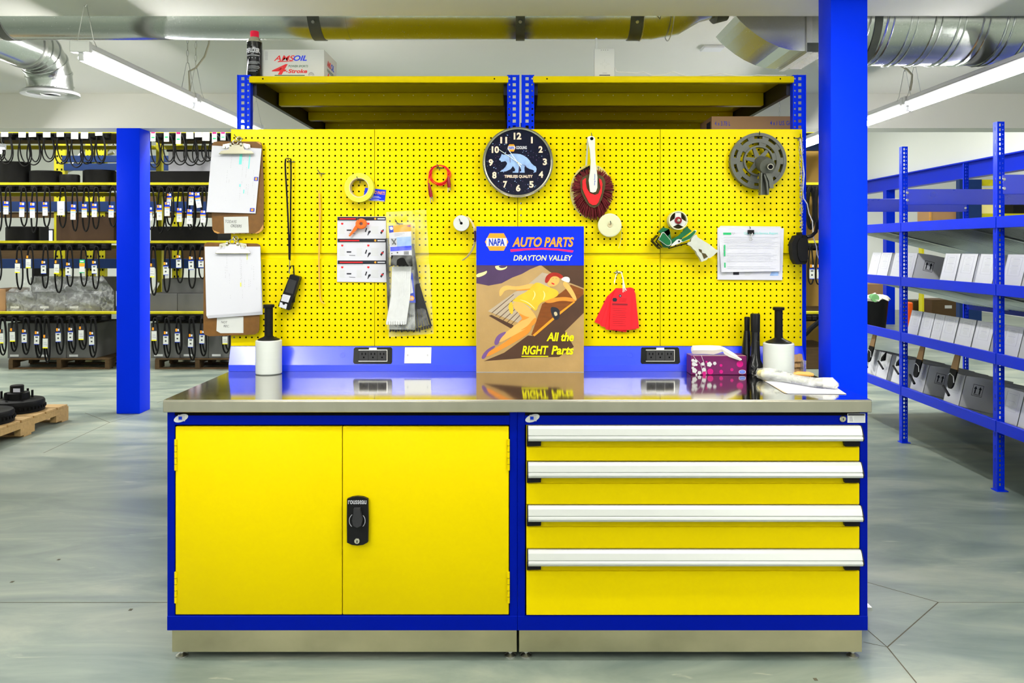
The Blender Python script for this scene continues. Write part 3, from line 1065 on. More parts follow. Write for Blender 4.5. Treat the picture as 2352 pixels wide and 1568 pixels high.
for cx in (936.5, 982):
    riser_plate(q, [(cx - 1.6, fy(814)), (cx + 1.6, fy(814)), (cx + 1.6, fy(818)), (cx - 1.6, fy(818))], .0006, .0035)
tag(q.build('cover_plate', t), 'blank white cover plate')
q = MB('logo_blue')
for ox in (787, 1447):
    q.tube([rp(ox + 5.6 * math.cos(u), fy(816 + 5.4 * math.sin(u)), .0002) for u in [2 * PI * k / 20 for k in range(20)]], .0005, 4, closed=True)
q.build('knockout', t)

# ---------------------------------------------------------------- pegboards
PITCH = 13.66 / SC(YBD)
RH = 0.0039
bx = [530, 860.5, 1189, 1516.5, 1843]
tops = {0: (298, 581), 1: (581.8, 794)}
where = ['far left', 'centre left', 'centre right', 'far right']
zr0u, zr0l = PZ(562.5, YBD), PZ(774.7, YBD)
for row in (0, 1):
    for i in range(4):
        a, b = bx[i] + .6, bx[i + 1] - .6
        za, zb_ = PZ(tops[row][0], YBD), PZ(tops[row][1], YBD)
        xa, xb = PX(a, YBD), PX(b, YBD)
        oz = (PZ(562.5, YBD) if row == 0 else PZ(774.7, YBD)) - zb_
        ox = PITCH * 0.515
        hi = (PZ(310, YBD) if row == 0 else PZ(604, YBD)) - zb_
        nm = 'pegboard_steel_%d' % row
        if nm not in M:
            perforate(nm, 'board_paint', [('x', ox, oz, PITCH, PITCH, RH, RH, 'o', 0, 9, oz - .01, hi)])
        m = MB(nm)
        m.box(xa, xb, YBD, YBD + .0012, zb_, za if row == 0 else PZ(594.5, YBD))
        m.mat('board_paint')
        m.box(xa, xa + .0012, YBD + .0012, YBD + .017, zb_, za).box(xb - .0012, xb, YBD + .0012, YBD + .017, zb_, za)
        m.box(xa, xb, YBD + .0012, YBD + .017, zb_, zb_ + .0012)
        if row == 0:
            m.box(xa, xb, YBD + .0012, YBD + .017, za - .0012, za)
            m.loft([((xa, YBD + .004, za - .001), .004), ((xb, YBD + .004, za - .001), .004)], 10)
        else:                      # upper flange steps back under the board above
            zf = PZ(594.5, YBD)
            m.add([(xa, YBD, zf), (xb, YBD, zf), (xb, YBD + .012, zf + .004), (xa, YBD + .012, zf + .004), (xa, YBD + .012, za), (xb, YBD + .012, za)], [(0, 1, 2, 3), (3, 2, 5, 4)])
        o = m.build('pegboard_panel', at=(xa, YBD, zb_))
        tag(o, '%s yellow perforated panel, %s' % (where[i], 'in the upper row under the shelf' if row == 0 else 'in the lower row just above the blue riser'), 'pegboard', 'yellow pegboard panels')

# ---------------------------------------------------------------- shelving frame behind the boards
YS = 0.685
ZSH = PZ(175, YS)
HP = 13.9 / SC(YS)
up_spec = []


def upright(parent, pxa, pxb, sq_left, y=YS, sgn=1):
    """perforated post: face with a column of square holes and one of round holes, sides folded back"""
    xa, xb = PX(pxa, y), PX(pxb, y)
    zt = PZ(172, y)
    wd = xb - xa
    key = 'post_steel_%s' % ('l' if sq_left else 'r')
    if key not in M:
        a, b = (0.40 * wd, 0.82 * wd) if sq_left else (0.60 * wd, 0.18 * wd)
        perforate(key, 'rack_blue', [('x', a, zt - .016, 9.0, HP, .0068, .0068, 's', 0, 9, 0.05, 9), ('x', b, zt - .016, 9.0, HP, .0042, .0042, 'o', 0, 9, .05, 9)])
    m = MB(key)
    m.box(xa, xb, y, y + .002, 0, zt)
    m.mat('rack_blue')
    m.box(xa, xa + .002, y + .002, y + .035, 0, zt).box(xb - .002, xb, y + .002, y + .035, 0, zt)
    mid = xa + wd * (.64 if sq_left else .36)
    m.box(mid - .0015, mid + .0015, y - .003, y, 0, zt)
    ed = xa if sq_left else xb
    m.box(ed - .002, ed + .002, y - .003, y + .002, 0, zt)
    o = m.build('upright', parent)
    return o


def fix_origin(o, x):
    """object origin moves to the post's own lower left so that its hole pattern starts there"""
    d = Vector((x, 0, 0))
    for v in o.data.vertices:
        v.co.x -= x - o.parent.location.x if False else 0
    return o


def shelf_unit(pl, pr, label, mirror):
    """pl, pr: pixel spans of the left and right front posts"""
    xa, xb = PX(pl[0], YS), PX(pr[1], YS)
    t = thing('shelving_unit', label, 'shelf', ((xa + xb) / 2, YS, 0))
    for (a, b), sql in ((pl, True), (pr, False)):
        o = upright(t, a, b, sql)
        x = PX(a, YS)
        dx = x - t.location.x
        for v in o.data.vertices: v.co.x -= dx
        o.location.x += dx
        b2 = MB('rack_blue').box(PX(a, YS), PX(b, YS), YS + 1.38, YS + 1.415, 0, PZ(172, YS)).build('rear_upright', t)
    ia, ib2 = PX(pl[1], YS), PX(pr[0], YS)
    zb_ = PZ(190, YS)
    m = MB('yellow_paint')
    m.box(ia - .005, ib2 + .005, YS - .004, YS + .03, zb_, ZSH, .003, 2)
    m.mat('gap_black')
    for q in (ia + .055, ib2 - .055):
        m.disc((q, (zb_ + ZSH) / 2 + .002), .0035, YS - .0048, YS - .003, 10)
    m.build('front_beam', t)
    m = MB('board_paint').box(ia - .005, ib2 + .005, YS + .03, YS + 1.38, ZSH - .004, ZSH - .001)
    m.build('shelf_deck', t)
    for yy, hh in ((1.04, .066), (1.60, .05), (2.0, .115)):
        m = MB('yellow_paint').box(ia + .02, ib2 - .02, yy, yy + .045, ZSH - hh, ZSH - .0045, .003)
        m.mat('pale_yellow')
        for k in range(14):
            xx = ia + .1 + (ib2 - ia - .2) * k / 13
            m.disc((xx, ZSH - .018), .003, yy - .0006, yy, 8)
        m.build('cross_beam', t)
    for xx in (ia - .004, ib2 - .016):
        MB('shaded_blue').box(xx, xx + .02, YS + .035, YS + 1.38, ZSH - .075, ZSH - .0045).build('side_beam', t)
    # unseen lower shelves, coloured dark to keep bounce off the deck underside
    for zz in (1.05, 1.62):
        MB('dark_carton').box(ia - .005, ib2 + .005, YS + .06, YS + 1.36, zz - .03, zz).build('lower_shelf', t)
    MB('gap_black').box(max(xa, PX(534, YBD)), min(xb, PX(1839, YBD)), YS - .0065, YS - .0045, 1.04, PZ(305, YS)).build('back_sheet', t)  # unseen black sheet added close behind so the board holes read dark
    MB('dark_carton').box(xa + .03, xb - .03, YS + 1.365, YS + 1.378, 1.06, ZSH - .005).build('rear_panel', t)  # closes the shelf rear, carried down out of view to block hall light
    return t


shelf_unit((546, 575), (1165, 1192), 'left shelf unit behind the board, holding the spray can and white carton', False)
shelf_unit((1199, 1227), (1821, 1850), 'right shelf unit behind the board, holding the white router', True)

# ---------------------------------------------------------------- things hanging on the boards
YP = YBD - 0.0006


def hook(px, py, what, ln=0.045, up=12):
    """wire hook clipped in two holes"""
    m = MB('grey_cast')
    c = A(px, py, YP - .003)
    m.tube([c + Vector((-.012, .006, 0)), c + Vector((-.012, 0, 0)), c + Vector((.014, 0, -.001)), c + Vector((.016, .006, 0))], .0018, 6)
    m.tube([c + Vector((0, 0, -.012)), c + Vector((0, -.002, 0)), c + Vector((0, -ln * .55, 0)), c + Vector((-.002, -ln * .8, .003)), c + Vector((-.006, -ln, up / 1000))], .0018, 6)
    return tag(m.build('peg_hook', at=c), 'small dark wire peg hook holding ' + what, 'hook', 'wire peg hooks')


def grid_sheet(m, corners, n, mm, fn):
    """sheet between 4 pixel corners TL TR BR BL; fn(u, v) -> depth y"""
    (ax, ay), (bx_, by), (cx, cy), (dx, dy) = corners
    vv, ff = [], []
    for j in range(mm + 1):
        v = j / mm
        for i in range(n + 1):
            u = i / n
            px = (1 - v) * ((1 - u) * ax + u * bx_) + v * ((1 - u) * dx + u * cx)
            py = (1 - v) * ((1 - u) * ay + u * by) + v * ((1 - u) * dy + u * cy)
            vv.append(A(px, py, fn(u, v)))
    for j in range(mm):
        for i in range(n):
            a = j * (n + 1) + i
            ff.append((a, a + 1, a + n + 2, a + n + 1))
    m.add(vv, ff, True)
    return m


def clipboard(label, board, corners, note, nlines, clip, prints, stack):
    yb_ = YBD - 0.030
    c = A(clip[0], clip[1], yb_)
    t = thing('clipboard', label, 'clipboard', c)
    m = MB('hardboard').shape(board, yb_, yb_ + .004)
    m.build('board', t)
    for k, e in enumerate(prints.get('edges', [])):
        MB('board_edge').shape(e, yb_ - .0004, yb_ + .004).build('worn_corner', t)
    fn = lambda u, v: yb_ - .004 - stack - .018 * v * v * (1 - u) * (1.0 if stack < .004 else .35) - .004 * math.sin(v * 3)
    m = MB('white_paper')
    grid_sheet(m, corners, 6, 10, fn)
    if stack > .004:
        for k in range(1, 5):
            sh = [(a + k * .8, b + k * 1.5) for a, b in corners]
            grid_sheet(m, [corners[0], corners[1], sh[2], sh[3]], 3, 6, lambda u, v, k=k: fn(u, v) + .0012 * k)
    m.mat('print_grey')

    def on(u0, v0, u1, v1):
        def q(u, v):
            (ax, ay), (bx_, by), (cx, cy), (dx, dy) = corners
            px = (1 - v) * ((1 - u) * ax + u * bx_) + v * ((1 - u) * dx + u * cx)
            py = (1 - v) * ((1 - u) * ay + u * by) + v * ((1 - u) * dy + u * cy)
            return A(px, py, fn(u, v) - .0012)
        return [q(u0, v0), q(u1, v0), q(u1, v1), q(u0, v1)]
    rnd = random.Random(len(label))
    for (u, v0, v1) in prints['lines']:
        v = v0
        while v < v1:
            e = rnd.uniform(.005, .018)
            m.add(on(u, v, u + .007, min(v1, v + e)), [(0, 1, 2, 3)])
            v += e + rnd.uniform(.006, .03)
    for mt, u0, v0, u1, v1 in prints['marks']:
        m.mat(mt).add(on(u0, v0, u1, v1), [(0, 1, 2, 3)])
    m.build('paper_sheets', t)
    # note label with handwriting
    m = MB('paper_grey').shape(note, yb_ - .0012, yb_)
    m.mat('ink')
    for s, a, b, c_, d, sh in nlines:
        m.textpx(s, a, b, c_, d, yb_ - .0018, -0.006, sh, R(-2))
    m.build('note_label', t)
    # spring clip
    cx, top, base = clip[0], clip[1], clip[2]
    yc = yb_ - .012
    m = MB('chrome')
    pts = [(cx - 40, base), (cx - 35, base - 6), (cx - 18, base - 9), (cx - 15, base - 20), (cx + 15, base - 20), (cx + 18, base - 9), (cx + 35, base - 6), (cx + 40, base)]
    n = len(pts)
    f_ = [A(a, b, yc - .012 + .010 * (base - b) / 20) for a, b in pts]
    k_ = [p + Vector((0, .002, 0)) for p in f_]
    m.add(f_ + k_, [tuple(range(n)), tuple(range(n, 2 * n))] + [(i, (i + 1) % n, n + (i + 1) % n, n + i) for i in range(n)])
    m.cyl(A(cx - 40, base + .5, yc - .012), A(cx + 40, base + .5, yc - .012), .002, n=8)
    for s in (-1, 1):
        m.shape([(cx + s * 14, base - 24), (cx + s * 31, base - 21), (cx + s * 32, base - 13), (cx + s * 25, base - 11), (cx + s * 15, base - 16)], yc + .002, yc + .006)
        m.lathe([(.004, -.004), (.006, 0), (.004, .004)], A(cx + s * 27, base - 14, yc + .002), 'y', 12)
        m.lathe([(.006, -.006), (.010, -.005), (.010, .004), (.006, .005)], A(cx + s * 12, base - 21, yc), 'x', 12)
    m.build('clip', t)
    m = MB('chrome')
    ce = A(cx - 2, base - 26, yc - .004)
    m.tube([(ce.x + .011 * math.cos(a), ce.y, ce.z + .009 * math.sin(a)) for a in [2 * PI * k / 16 for k in range(16)]], .0022, 6, closed=True)
    ce = A(cx + 6, base - 33, yc + .006)
    m.tube([(ce.x + .010 * math.cos(a), ce.y, ce.z + .010 * math.sin(a)) for a in [2 * PI * k / 16 for k in range(16)]], .0022, 6, closed=True)
    m.build('hanging_ring', t)
    return t


clipboard('upper brown clipboard with a loose sheet and a note reading todays orders',
          [(491, 326), (500, 324.5), (593, 325), (600, 328), (602, 336), (606, 440), (605, 522), (602, 530), (592, 536), (500, 536.5), (492, 533), (487.5, 526), (486, 480), (486, 334)],
          [(487, 334), (601, 341), (587, 490), (474, 487)], [(514, 498), (570, 497), (571.5, 534.5), (515, 535.5)],
          [('TODAYS', 517, 505, 543, 511.5, .2), ('ORDERS', 530, 515, 555, 521.5, .2)], (543, 330, 352.5),
          {'edges': [[(488, 526), (491, 529), (505, 534.5), (500, 536.5), (492, 533)], [(604.5, 515), (605, 524), (601, 531), (592, 536), (585, 536), (596, 529)], [(588, 325.5), (596, 326), (601, 332), (598, 332)]],
           'lines': [(.41, .1, .34), (.35, .36, .55), (.40, .5, .55), (.36, .78, .84), (.65, .18, .46), (.66, .52, .56), (.64, .6, .8), (.73, .3, .46), (.76, .56, .7), (.80, .56, .72), (.88, .34, .6), (.93, .72, .8), (.74, .12, .2)],
           'marks': [('teal', .57, .1, .625, .26), ('teal', .765, .11, .785, .32), ('teal', .62, .56, .645, .60), ('teal', .71, .64, .73, .70),
                     ('logo_blue', .905, .44, .985, .50), ('sign_orange', .925, .45, .965, .49), ('logo_blue', .88, .92, .97, .975), ('sign_orange', .90, .93, .95, .965)]}, .001)
clipboard('lower brown clipboard with a thick paper stack and a note reading not rec',
          [(470, 559), (476, 556.5), (590, 559), (597, 562), (598.5, 568), (597, 660), (595.5, 757), (592, 764), (585, 768), (480, 772), (470, 768), (467, 760), (467.5, 640), (468.5, 565)],
          [(470, 566), (598, 566), (600, 716), (474, 725)], [(498.5, 728), (559, 727), (559, 764.6), (506.6, 765), (497, 759.6)],
          [('NOT', 508, 737, 522, 742, .15), ('REC.', 513.5, 746, 527, 751, .15)], (535, 556, 581),
          {'edges': [], 'lines': [(.39, .1, .36), (.36, .3, .46), (.43, .4, .55), (.44, .72, .78), (.63, .12, .5), (.65, .2, .6), (.66, .65, .78), (.75, .12, .26), (.78, .5, .62), (.81, .5, .62), (.70, .5, .62), (.87, .3, .5), (.92, .62, .66), (.84, .28, .36)],
           'marks': [('highlighter', .75, .11, .765, .2), ('highlighter', .625, .54, .645, .6)]}, .007)
hook(549, 318, 'the upper clipboard')
hook(548, 549, 'the lower clipboard')

# lanyard with test meter
hook(669, 371, 'the black lanyard')
t = thing('test_meter', 'black handheld meter hanging low on a long black lanyard', 'meter', A(664, 670, .63))
y = YP - .03
m = MB('matt_black')
m.ribbon([A(656, 365, y), A(655, 376, y), A(656, 400, y), A(658, 430, y), A(661, 490, y), A(663.5, 545, y), A(664.5, 596, y)], (1, .3, 0), .007, .002)
m.ribbon([A(656, 364, y), A(661, 363, y - .004), A(668, 365, y)], (0, 1, .3), .007, .002)
m.ribbon([A(668, 365, y), A(668.5, 400, y), A(667.5, 470, y), A(667, 545, y), A(666, 598, y)], (1, -.3, 0), .006, .002)
m.build('lanyard', t)
m = MB('chrome').tube([A(665, 597, y), A(665.5, 608, y), A(664, 616, y)], .002, 6)
m.tube([A(665, 616, y), A(664.2, 622, y), A(665, 628, y)], .0028, 6)
m.build('lanyard_clip', t)
m = MB('matt_black').ribbon([A(666, 617, y), A(668, 611, y), A(672, 610, y), A(674.5, 614, y), A(675.5, 632, y)], (0, 1, 0), .006, .004)
m.build('wrist_loop', t)
ym = YP - .045
m = MB('black_plastic').shape([(666, 631), (669, 630), (686, 635), (688.6, 637), (665, 711), (663, 712.5), (640, 704), (638.6, 702)], ym, ym + .036)
m.mat('dark_grey').shape([(664, 640), (681, 645), (672, 675), (655, 670)], ym - .001, ym)
m.build('body', t)
m = MB('white_paper').shape([(650, 675), (667.5, 679), (662, 694.5), (645, 690.5)], ym - .0008, ym)
m.mat('print_grey')
for k in range(4): m.shape([(650.5 - k * .9, 678 + k * 3.2), (663 - k * .9, 681 + k * 3.2), (662.7 - k * .9, 682.2 + k * 3.2), (650.2 - k * .9, 679.2 + k * 3.2)], ym - .0012, ym - .0008)
m.build('rating_label', t)
m = MB('white_paper').shape([(643.2, 693.5), (648.5, 695), (649, 698.5), (652, 700.5), (655, 698), (656.5, 697), (659.5, 699), (657, 709.5), (641, 704.5)], ym - .0008, ym)
m.build('lower_label', t)
MB('red').shape([(668, 683), (676, 671), (676.5, 678), (669, 692)], ym + .008, ym + .016).build('trigger', t)
MB('black_plastic').shape([(674, 680), (677, 680), (676.5, 694), (671.5, 696), (672, 692), (674, 691)], ym + .014, ym + .022).build('trigger_guard', t)

# bent rod on a thin wire
hook(738, 398, 'the bent tan rod')
t = thing('bent_rod', 'long thin tan rod bent at its lower end, hanging on a wire', 'rod', A(733, 550, YP - .02))
y = YP - .012
MB('copper_wire').tube([A(736, 397, y - .015), A(734, 402, y), A(736.5, 415, y), A(734, 445, y)], .0011, 5).tube([A(724, 434, y), A(730, 438, y), A(733, 446, y)], .0008, 5).build('wire', t)
m = MB('copper_wire')
pts = [(733.5, 444, .006), (735, 480, .006), (734, 530, .0055), (732.5, 600, .005), (734, 660, .0045), (735, 680, .004), (737, 690, .004), (741, 695, .0035), (747, 697, .003)]
m.loft([(A(a, b, y), r * .72) for a, b, r in pts], 8)
m.build('rod', t)

# yellow tape roll
t = thing('tape_roll', 'wide yellow adhesive tape roll with pale core on the upper board', 'tape', A(828, 431, YP))
y0, y1 = YP - .045, YP - .004
c = A(824.5, 430.5, y0)
r1, r0 = 33.5 / SC(y0), 21.5 / SC(y0)
MB('tape_yellow').ring((c.x, c.z), r0 + .003, r1, y0, y1, 48).build('tape', t)
MB('tape_core').ring((c.x, c.z), r0 - .001, r0 + .003, y0 + .001, y1, 40).build('core', t)
hook(827, 414, 'the yellow tape roll')
# business card behind it
y = YP - .003
m = MB('sign_blue').shape([(838.5, 431), (886.7, 436), (883.4, 463), (834, 458)], y, YP)
m.mat('sign_orange').textpx('AUTO PARTS', 848, 437, 884, 444.5, y - .0008, .02, .2, R(-5))
m.mat('white_paper')
for k, (a, b, q) in enumerate(((851, 449, 20), (851, 452, 24), (849, 456, 22))): m.shape([(a, b), (a + q, b + 2), (a + q, b + 3), (a, b + 1)], y - .0008, y)
m.mat('pale_yellow').shape([(846, 464 - 3), (882, 462), (882, 460.6), (846, 460)], y - .0008, y)
tag(m.build('business_card', at=A(860, 447, YP)), 'small blue business card tucked behind the yellow tape roll', 'card')

# red jumper lead
hook(1009, 385, 'the red test lead')
t = thing('test_lead', 'coiled red test lead with two dark red alligator clips', 'cable', A(1009, 400, YP - .02))
m = MB('red')
rr = random.Random(3)
pts = []
for k in range(5 * 20):
    a = 2 * PI * k / 20 + PI / 2
    loop = k // 20
    rx, ry = 20 + rr.uniform(-1, 1) + loop * .9, 20.5 + loop * .7
    pts.append(A(1009 + rx * math.cos(a) + math.sin(loop * 2.1) * 2.5, 400 + loop * .6 - ry * math.sin(a), YP - .012 - .004 * (loop % 3)))
m.tube(pts, .0019, 6)
m.tube([A(992, 392, YP - .02), A(985, 403, YP - .02), A(983, 422, YP - .02)], .0019, 6)
m.tube([A(1027, 395, YP - .02), A(1031, 403, YP - .02), A(1031, 412, YP - .02)], .0019, 6)
m.build('lead', t)
for (a, b) in (((984.5, 420), (992, 462)), ((1030, 405), (1032, 438))):
    m = MB('dark_red')
    p, q = A(a[0], a[1], YP - .022), A(b[0], b[1], YP - .022)
    m.loft([(p, .003), (p + (q - p) * .25, (.006, .008)), (p + (q - p) * .6, (.007, .011)), (p + (q - p) * .78, (.006, .009))], 10)
    o = m.build('clip_sleeve', t)
    m = MB('chrome')
    s = p + (q - p) * .75
    m.loft([(s + Vector((-.003, 0, 0)), .003), (q + Vector((-.006, 0, -.008)), .0012)], 6).loft([(s + Vector((.004, 0, 0)), .003), (q + Vector((.004, 0, 0)), .0012)], 6)
    m.build('clip_jaw', t)

# tape spool with a loose ribbon end
y0 = YP - .05
t = thing('ribbon_spool', 'small grey faced spool with a loose ribbon end curling beside the sign', 'spool', A(1060, 513, YP))
c = A(1059.5, 512.5, y0)
r1 = 18.6 / SC(y0)
MB('dark_red').lathe([(r1, y0 + .004), (r1 * 1.0, y0 + .02), (r1 * .95, YP - .012)], (c.x, 0, c.z), 'y', 36).build('tape', t)
m = MB('paper_grey').lathe([(.006, y0), (r1 * .96, y0), (r1, y0 + .004), (.006, y0 + .004)], (c.x, 0, c.z), 'y', 36)
m.mat('gap_black').disc((c.x, c.z), .006, y0 - .0006, y0 + .002, 12)
m.build('flange', t)
m = MB('tape_core')
pts = [(1072, 497), (1079, 503), (1085, 512), (1090, 525), (1092, 545), (1090, 560), (1084, 575), (1074, 589), (1062, 598)]
m.ribbon([A(a, b, y0 + .01 + .0006 * i) for i, (a, b) in enumerate(pts)], (.7, .7, 0), .012, .0008)
m.mat('purple_shade').ribbon([A(a, b, y0 + .0105) for a, b in ((1091, 530), (1092, 545), (1090.7, 555))], (.7, .7, 0), .0125, .0012)
m.build('ribbon_end', t)
hook(1060, 512, 'the grey faced spool', .058, 16)

# leaflet of three panels
y = YP - .006
m = MB('white_paper').shape([(775, 497.5), (886.5, 497), (888, 648), (774, 647)], y, y + .002)
for k in range(3):
    b = 498 + k * 50
    m.mat('ink').shape([(775.3, b), (886, b), (886, b + 8.3), (775.3, b + 8.3)], y - .0006, y)
    m.mat('print_grey' if k != 1 else 'paper_grey').shape([(777, b + 9.3), (834, b + 9.3), (834, b + 10.6), (777, b + 10.6)], y - .0006, y)
    m.mat('red').shape([(780, b + 3.0), (817 + k * 8, b + 3.0), (817 + k * 8, b + 5.6), (780, b + 5.6)], y - .0012, y)
    m.mat('sign_orange').disc((PX(862, y), PZ(b + 4.2, y)), .0048, y - .0012, y, 6)
    m.mat('white_paper').shape([(867, b + 3), (884, b + 3), (884, b + 5.6), (867, b + 5.6)], y - .0012, y)
    for cx in (786, 846):
        m.mat('red').shape([(cx - 2.5, b + 13.5), (cx + 2.5, b + 13.5), (cx + 2.5, b + 16.5), (cx, b + 18.5), (cx - 2.5, b + 16.5)], y - .0006, y)
    m.mat('paper_grey')
    for (a0, a1) in ((780, 793), (819, 832), (853, 870)):
        for j in range(7): m.shape([(a0, b + 22 + j * 2.6), (a1 - (j % 3), b + 22 + j * 2.6), (a1 - (j % 3), b + 23 + j * 2.6), (a0, b + 23 + j * 2.6)], y - .0006, y)
    m.mat('ink').shape([(796, b + 29), (807, b + 29), (806.5, b + 32), (796.5, b + 32)], y - .0006, y)
    m.shape([(802, b + 37.5), (816, b + 38.3), (816, b + 39.2), (802, b + 38.4)], y - .0006, y)
    m.shape([(838, b + 34), (841, b + 25), (843.5, b + 26), (840.5, b + 35)], y - .0006, y)
    m.shape([(846, b + 33), (850, b + 31), (852, b + 34), (848, b + 38), (845, b + 43), (844, b + 42)], y - .0006, y)
    m.shape([(873, b + 36), (880, b + 28), (882, b + 30), (876, b + 40)], y - .0006, y)
    m.mat('red').shape([(876, b + 30), (881, b + 33), (880, b + 35), (875, b + 32)], y - .001, y)
tag(m.build('instruction_leaflet', at=A(830, 570, y)), 'white leaflet of three stacked panels with black headers behind the orange gauge', 'leaflet')
# orange gauge
y0 = YP - .03
c = A(829, 513.5, y0)
t = thing('belt_gauge', 'orange plastic gauge with round head and flat tail over the leaflet', 'gauge', c)
m = MB('orange')
m.lathe([(.007, y0 + .002), (.0125, y0), (.021, y0 + .002), (.0225, y0 + .008), (.0205, y0 + .016), (.007, y0 + .016), (.007, y0 + .002)], (c.x, 0, c.z), 'y', 32, sx=1.1)
m.build('head', t)
MB('orange').shape([(818, 515), (824, 519), (820, 526), (803.5, 543), (800.5, 541.5)], y0 + .006, y0 + .012).build('tail', t)
hook(827, 507, 'the orange gauge', .034)

# bags of cable ties
def tie_bag(label, film, fmat, y, loc):
    t = thing('cable_tie_bag', label, 'bag', loc, 'hanging bags of cable ties')
    return t


def film_part(t, corners, fmat, y, puff, nm='bag_film'):
    m = MB(fmat)
    rr = random.Random(len(t['label']))
    ph = [rr.uniform(0, 6) for _ in range(4)]
    f1 = lambda u, v: y - puff * math.sin(PI * u) ** .5 * (math.sin(PI * min(1, v * 1.02)) ** .5) - .0025 * math.sin(9 * u + 7 * v + ph[0]) - .002 * math.sin(15 * v - 6 * u + ph[1])
    grid_sheet(m, corners, 14, 24, f1)
    return m.build(nm, t)


yB = YP - .008
t = tie_bag('tall clear bag of long black cable ties, rearmost of the three bags', None, None, yB, A(940, 640, yB))
m = MB('dark_grey')
rr = random.Random(5)
for k in range(16):
    x1 = 897 + k * 6.2
    m.ribbon([A(912 + k * 2.4, 560, yB - .004 - .0006 * (k % 4)), A(925 + k * 2.2 + (k - 8) * .4, 650, yB - .008), A(x1, 752 + rr.uniform(-3, 6) - abs(k - 6) * .6, yB - .006)], (1, 0, .1), .0085, .0016)
m.ribbon([A(889, 547, yB - .004), A(889, 600, yB - .005), A(893, 700, yB - .005), A(898, 756, yB - .004)], (1, 0, 0), .011, .003)
for k in range(16):
    m.box(PX(898 + k * 6, yB) - .004, PX(898 + k * 6, yB) + .004, yB - .010, yB - .004, PZ(760 - (k > 10) * (k - 10) * 1.5, yB), PZ(753 - (k > 10) * (k - 10) * 1.5, yB))
m.build('black_ties', t)
film_part(t, [(887, 487), (979, 481), (996, 766), (893, 774)], 'clear_film', yB - .002, .010)

yB2 = YP - .032
t = tie_bag('grey tinted bag of long white cable ties, middle of the three bags', None, None, yB2, A(920, 640, yB2))
m = MB('white_plastic')
for k in range(9):
    m.ribbon([A(903 + k * 4.9, 612, yB2 - .006), A(901 + k * 4.8, 680, yB2 - .008), A(889 + k * 5.2, 743 + (k % 3) * .8, yB2 - .006)], (1, 0, 0), .0096, .0022)
for k in range(8):
    m.box(PX(890 + k * 5.4, yB2) - .0035, PX(890 + k * 5.4, yB2) + .0035, yB2 - .011, yB2 - .004, PZ(745, yB2), PZ(737, yB2))
m.build('white_ties', t)
m = MB('logo_blue').shape([(944, 625), (947.5, 627), (955, 695), (938, 695)], yB2 - .002, yB2)
m.mat('white_paper').shape([(945, 640), (949, 672), (940, 675)], yB2 - .0026, yB2)
m.mat('sign_orange').shape([(938, 684), (941, 679), (948, 679), (952, 684), (949, 690), (941, 690)], yB2 - .0026, yB2)
m.mat('white_paper').textpx('NAPA', 939, 682, 949, 687.5, yB2 - .003, .02)
m.build('header_card', t)
m = MB('grey_film').shape([(893, 700), (905, 610), (950, 620), (954, 757), (894, 756)], yB2 + .004, yB2 + .006)
m.build('backing', t)
film_part(t, [(888, 512), (954, 512), (954, 757), (889, 757)], 'clear_film', yB2 - .008, .006)

yB3 = YP - .056
t = tie_bag('small printed bag of short black cable ties with yellow header, frontmost of the three bags', None, None, yB3, A(920, 565, yB3))
m = MB('white_paper').shape([(893, 519), (944, 515), (946, 588), (896, 590)], yB3 - .0006, yB3)
m.mat('sign_orange').shape([(893, 519), (944, 515), (944.5, 531), (894, 534)], yB3 - .001, yB3)
m.mat('logo_blue').shape([(892.5, 518.5), (903, 518), (904, 533), (894, 534.5)], yB3 - .0016, yB3)
m.mat('white_paper').shape([(894.5, 523), (897, 520.5), (901, 520.5), (903, 524), (901.5, 528), (897, 528)], yB3 - .002, yB3)
m.mat('logo_blue').textpx('100', 935.5, 516.5, 943, 521, yB3 - .0018, .02)
m.mat('bear_blue').shape([(911, 545), (944, 543), (945, 566), (912, 567)], yB3 - .0012, yB3)
m.mat('print_grey').shape([(896.5, 547), (911, 546), (911.5, 564), (897, 565)], yB3 - .0012, yB3)
m.mat('ink').shape([(898, 549), (901, 548), (910, 560), (908, 563)], yB3 - .0018, yB3).shape([(908, 548), (910.5, 548), (903, 562), (900, 561)], yB3 - .0018, yB3)
m.mat('sign_blue').shape([(896.5, 567), (945, 564), (945.3, 574), (896.7, 577)], yB3 - .0014, yB3)
m.mat('ink').disc((PX(900, yB3), PZ(582, yB3)), .0028, yB3 - .0014, yB3, 10).disc((PX(913, yB3), PZ(580, yB3)), .0035, yB3 - .0014, yB3, 10)
for k in range(7): m.shape([(928 + k * 1.6, 577), (928.9 + k * 1.6, 577), (928.9 + k * 1.6, 584.5), (928 + k * 1.6, 584.5)], yB3 - .0014, yB3)
m.mat('print_grey')
for k in range(3): m.shape([(906, 536 + k * 2.6), (930 - k * 6, 535 + k * 2.6), (930 - k * 6, 536.2 + k * 2.6), (906, 537.2 + k * 2.6)], yB3 - .0014, yB3)
m.build('printed_card', t)
m = MB('matt_black')
for k in range(11):
    m.ribbon([A(901 + k * 4.2, 586, yB3 - .006), A(899.5 + k * 4.6, 611 - (k % 2) * 1.5, yB3 - .006)], (1, 0, 0), .0085, .006)
m.build('black_ties', t)
film_part(t, [(890, 512), (948, 508), (951, 616), (895, 619)], 'clear_film', yB3 - .006, .006)
hook(917, 513, 'the cable tie bags', .075, 14)

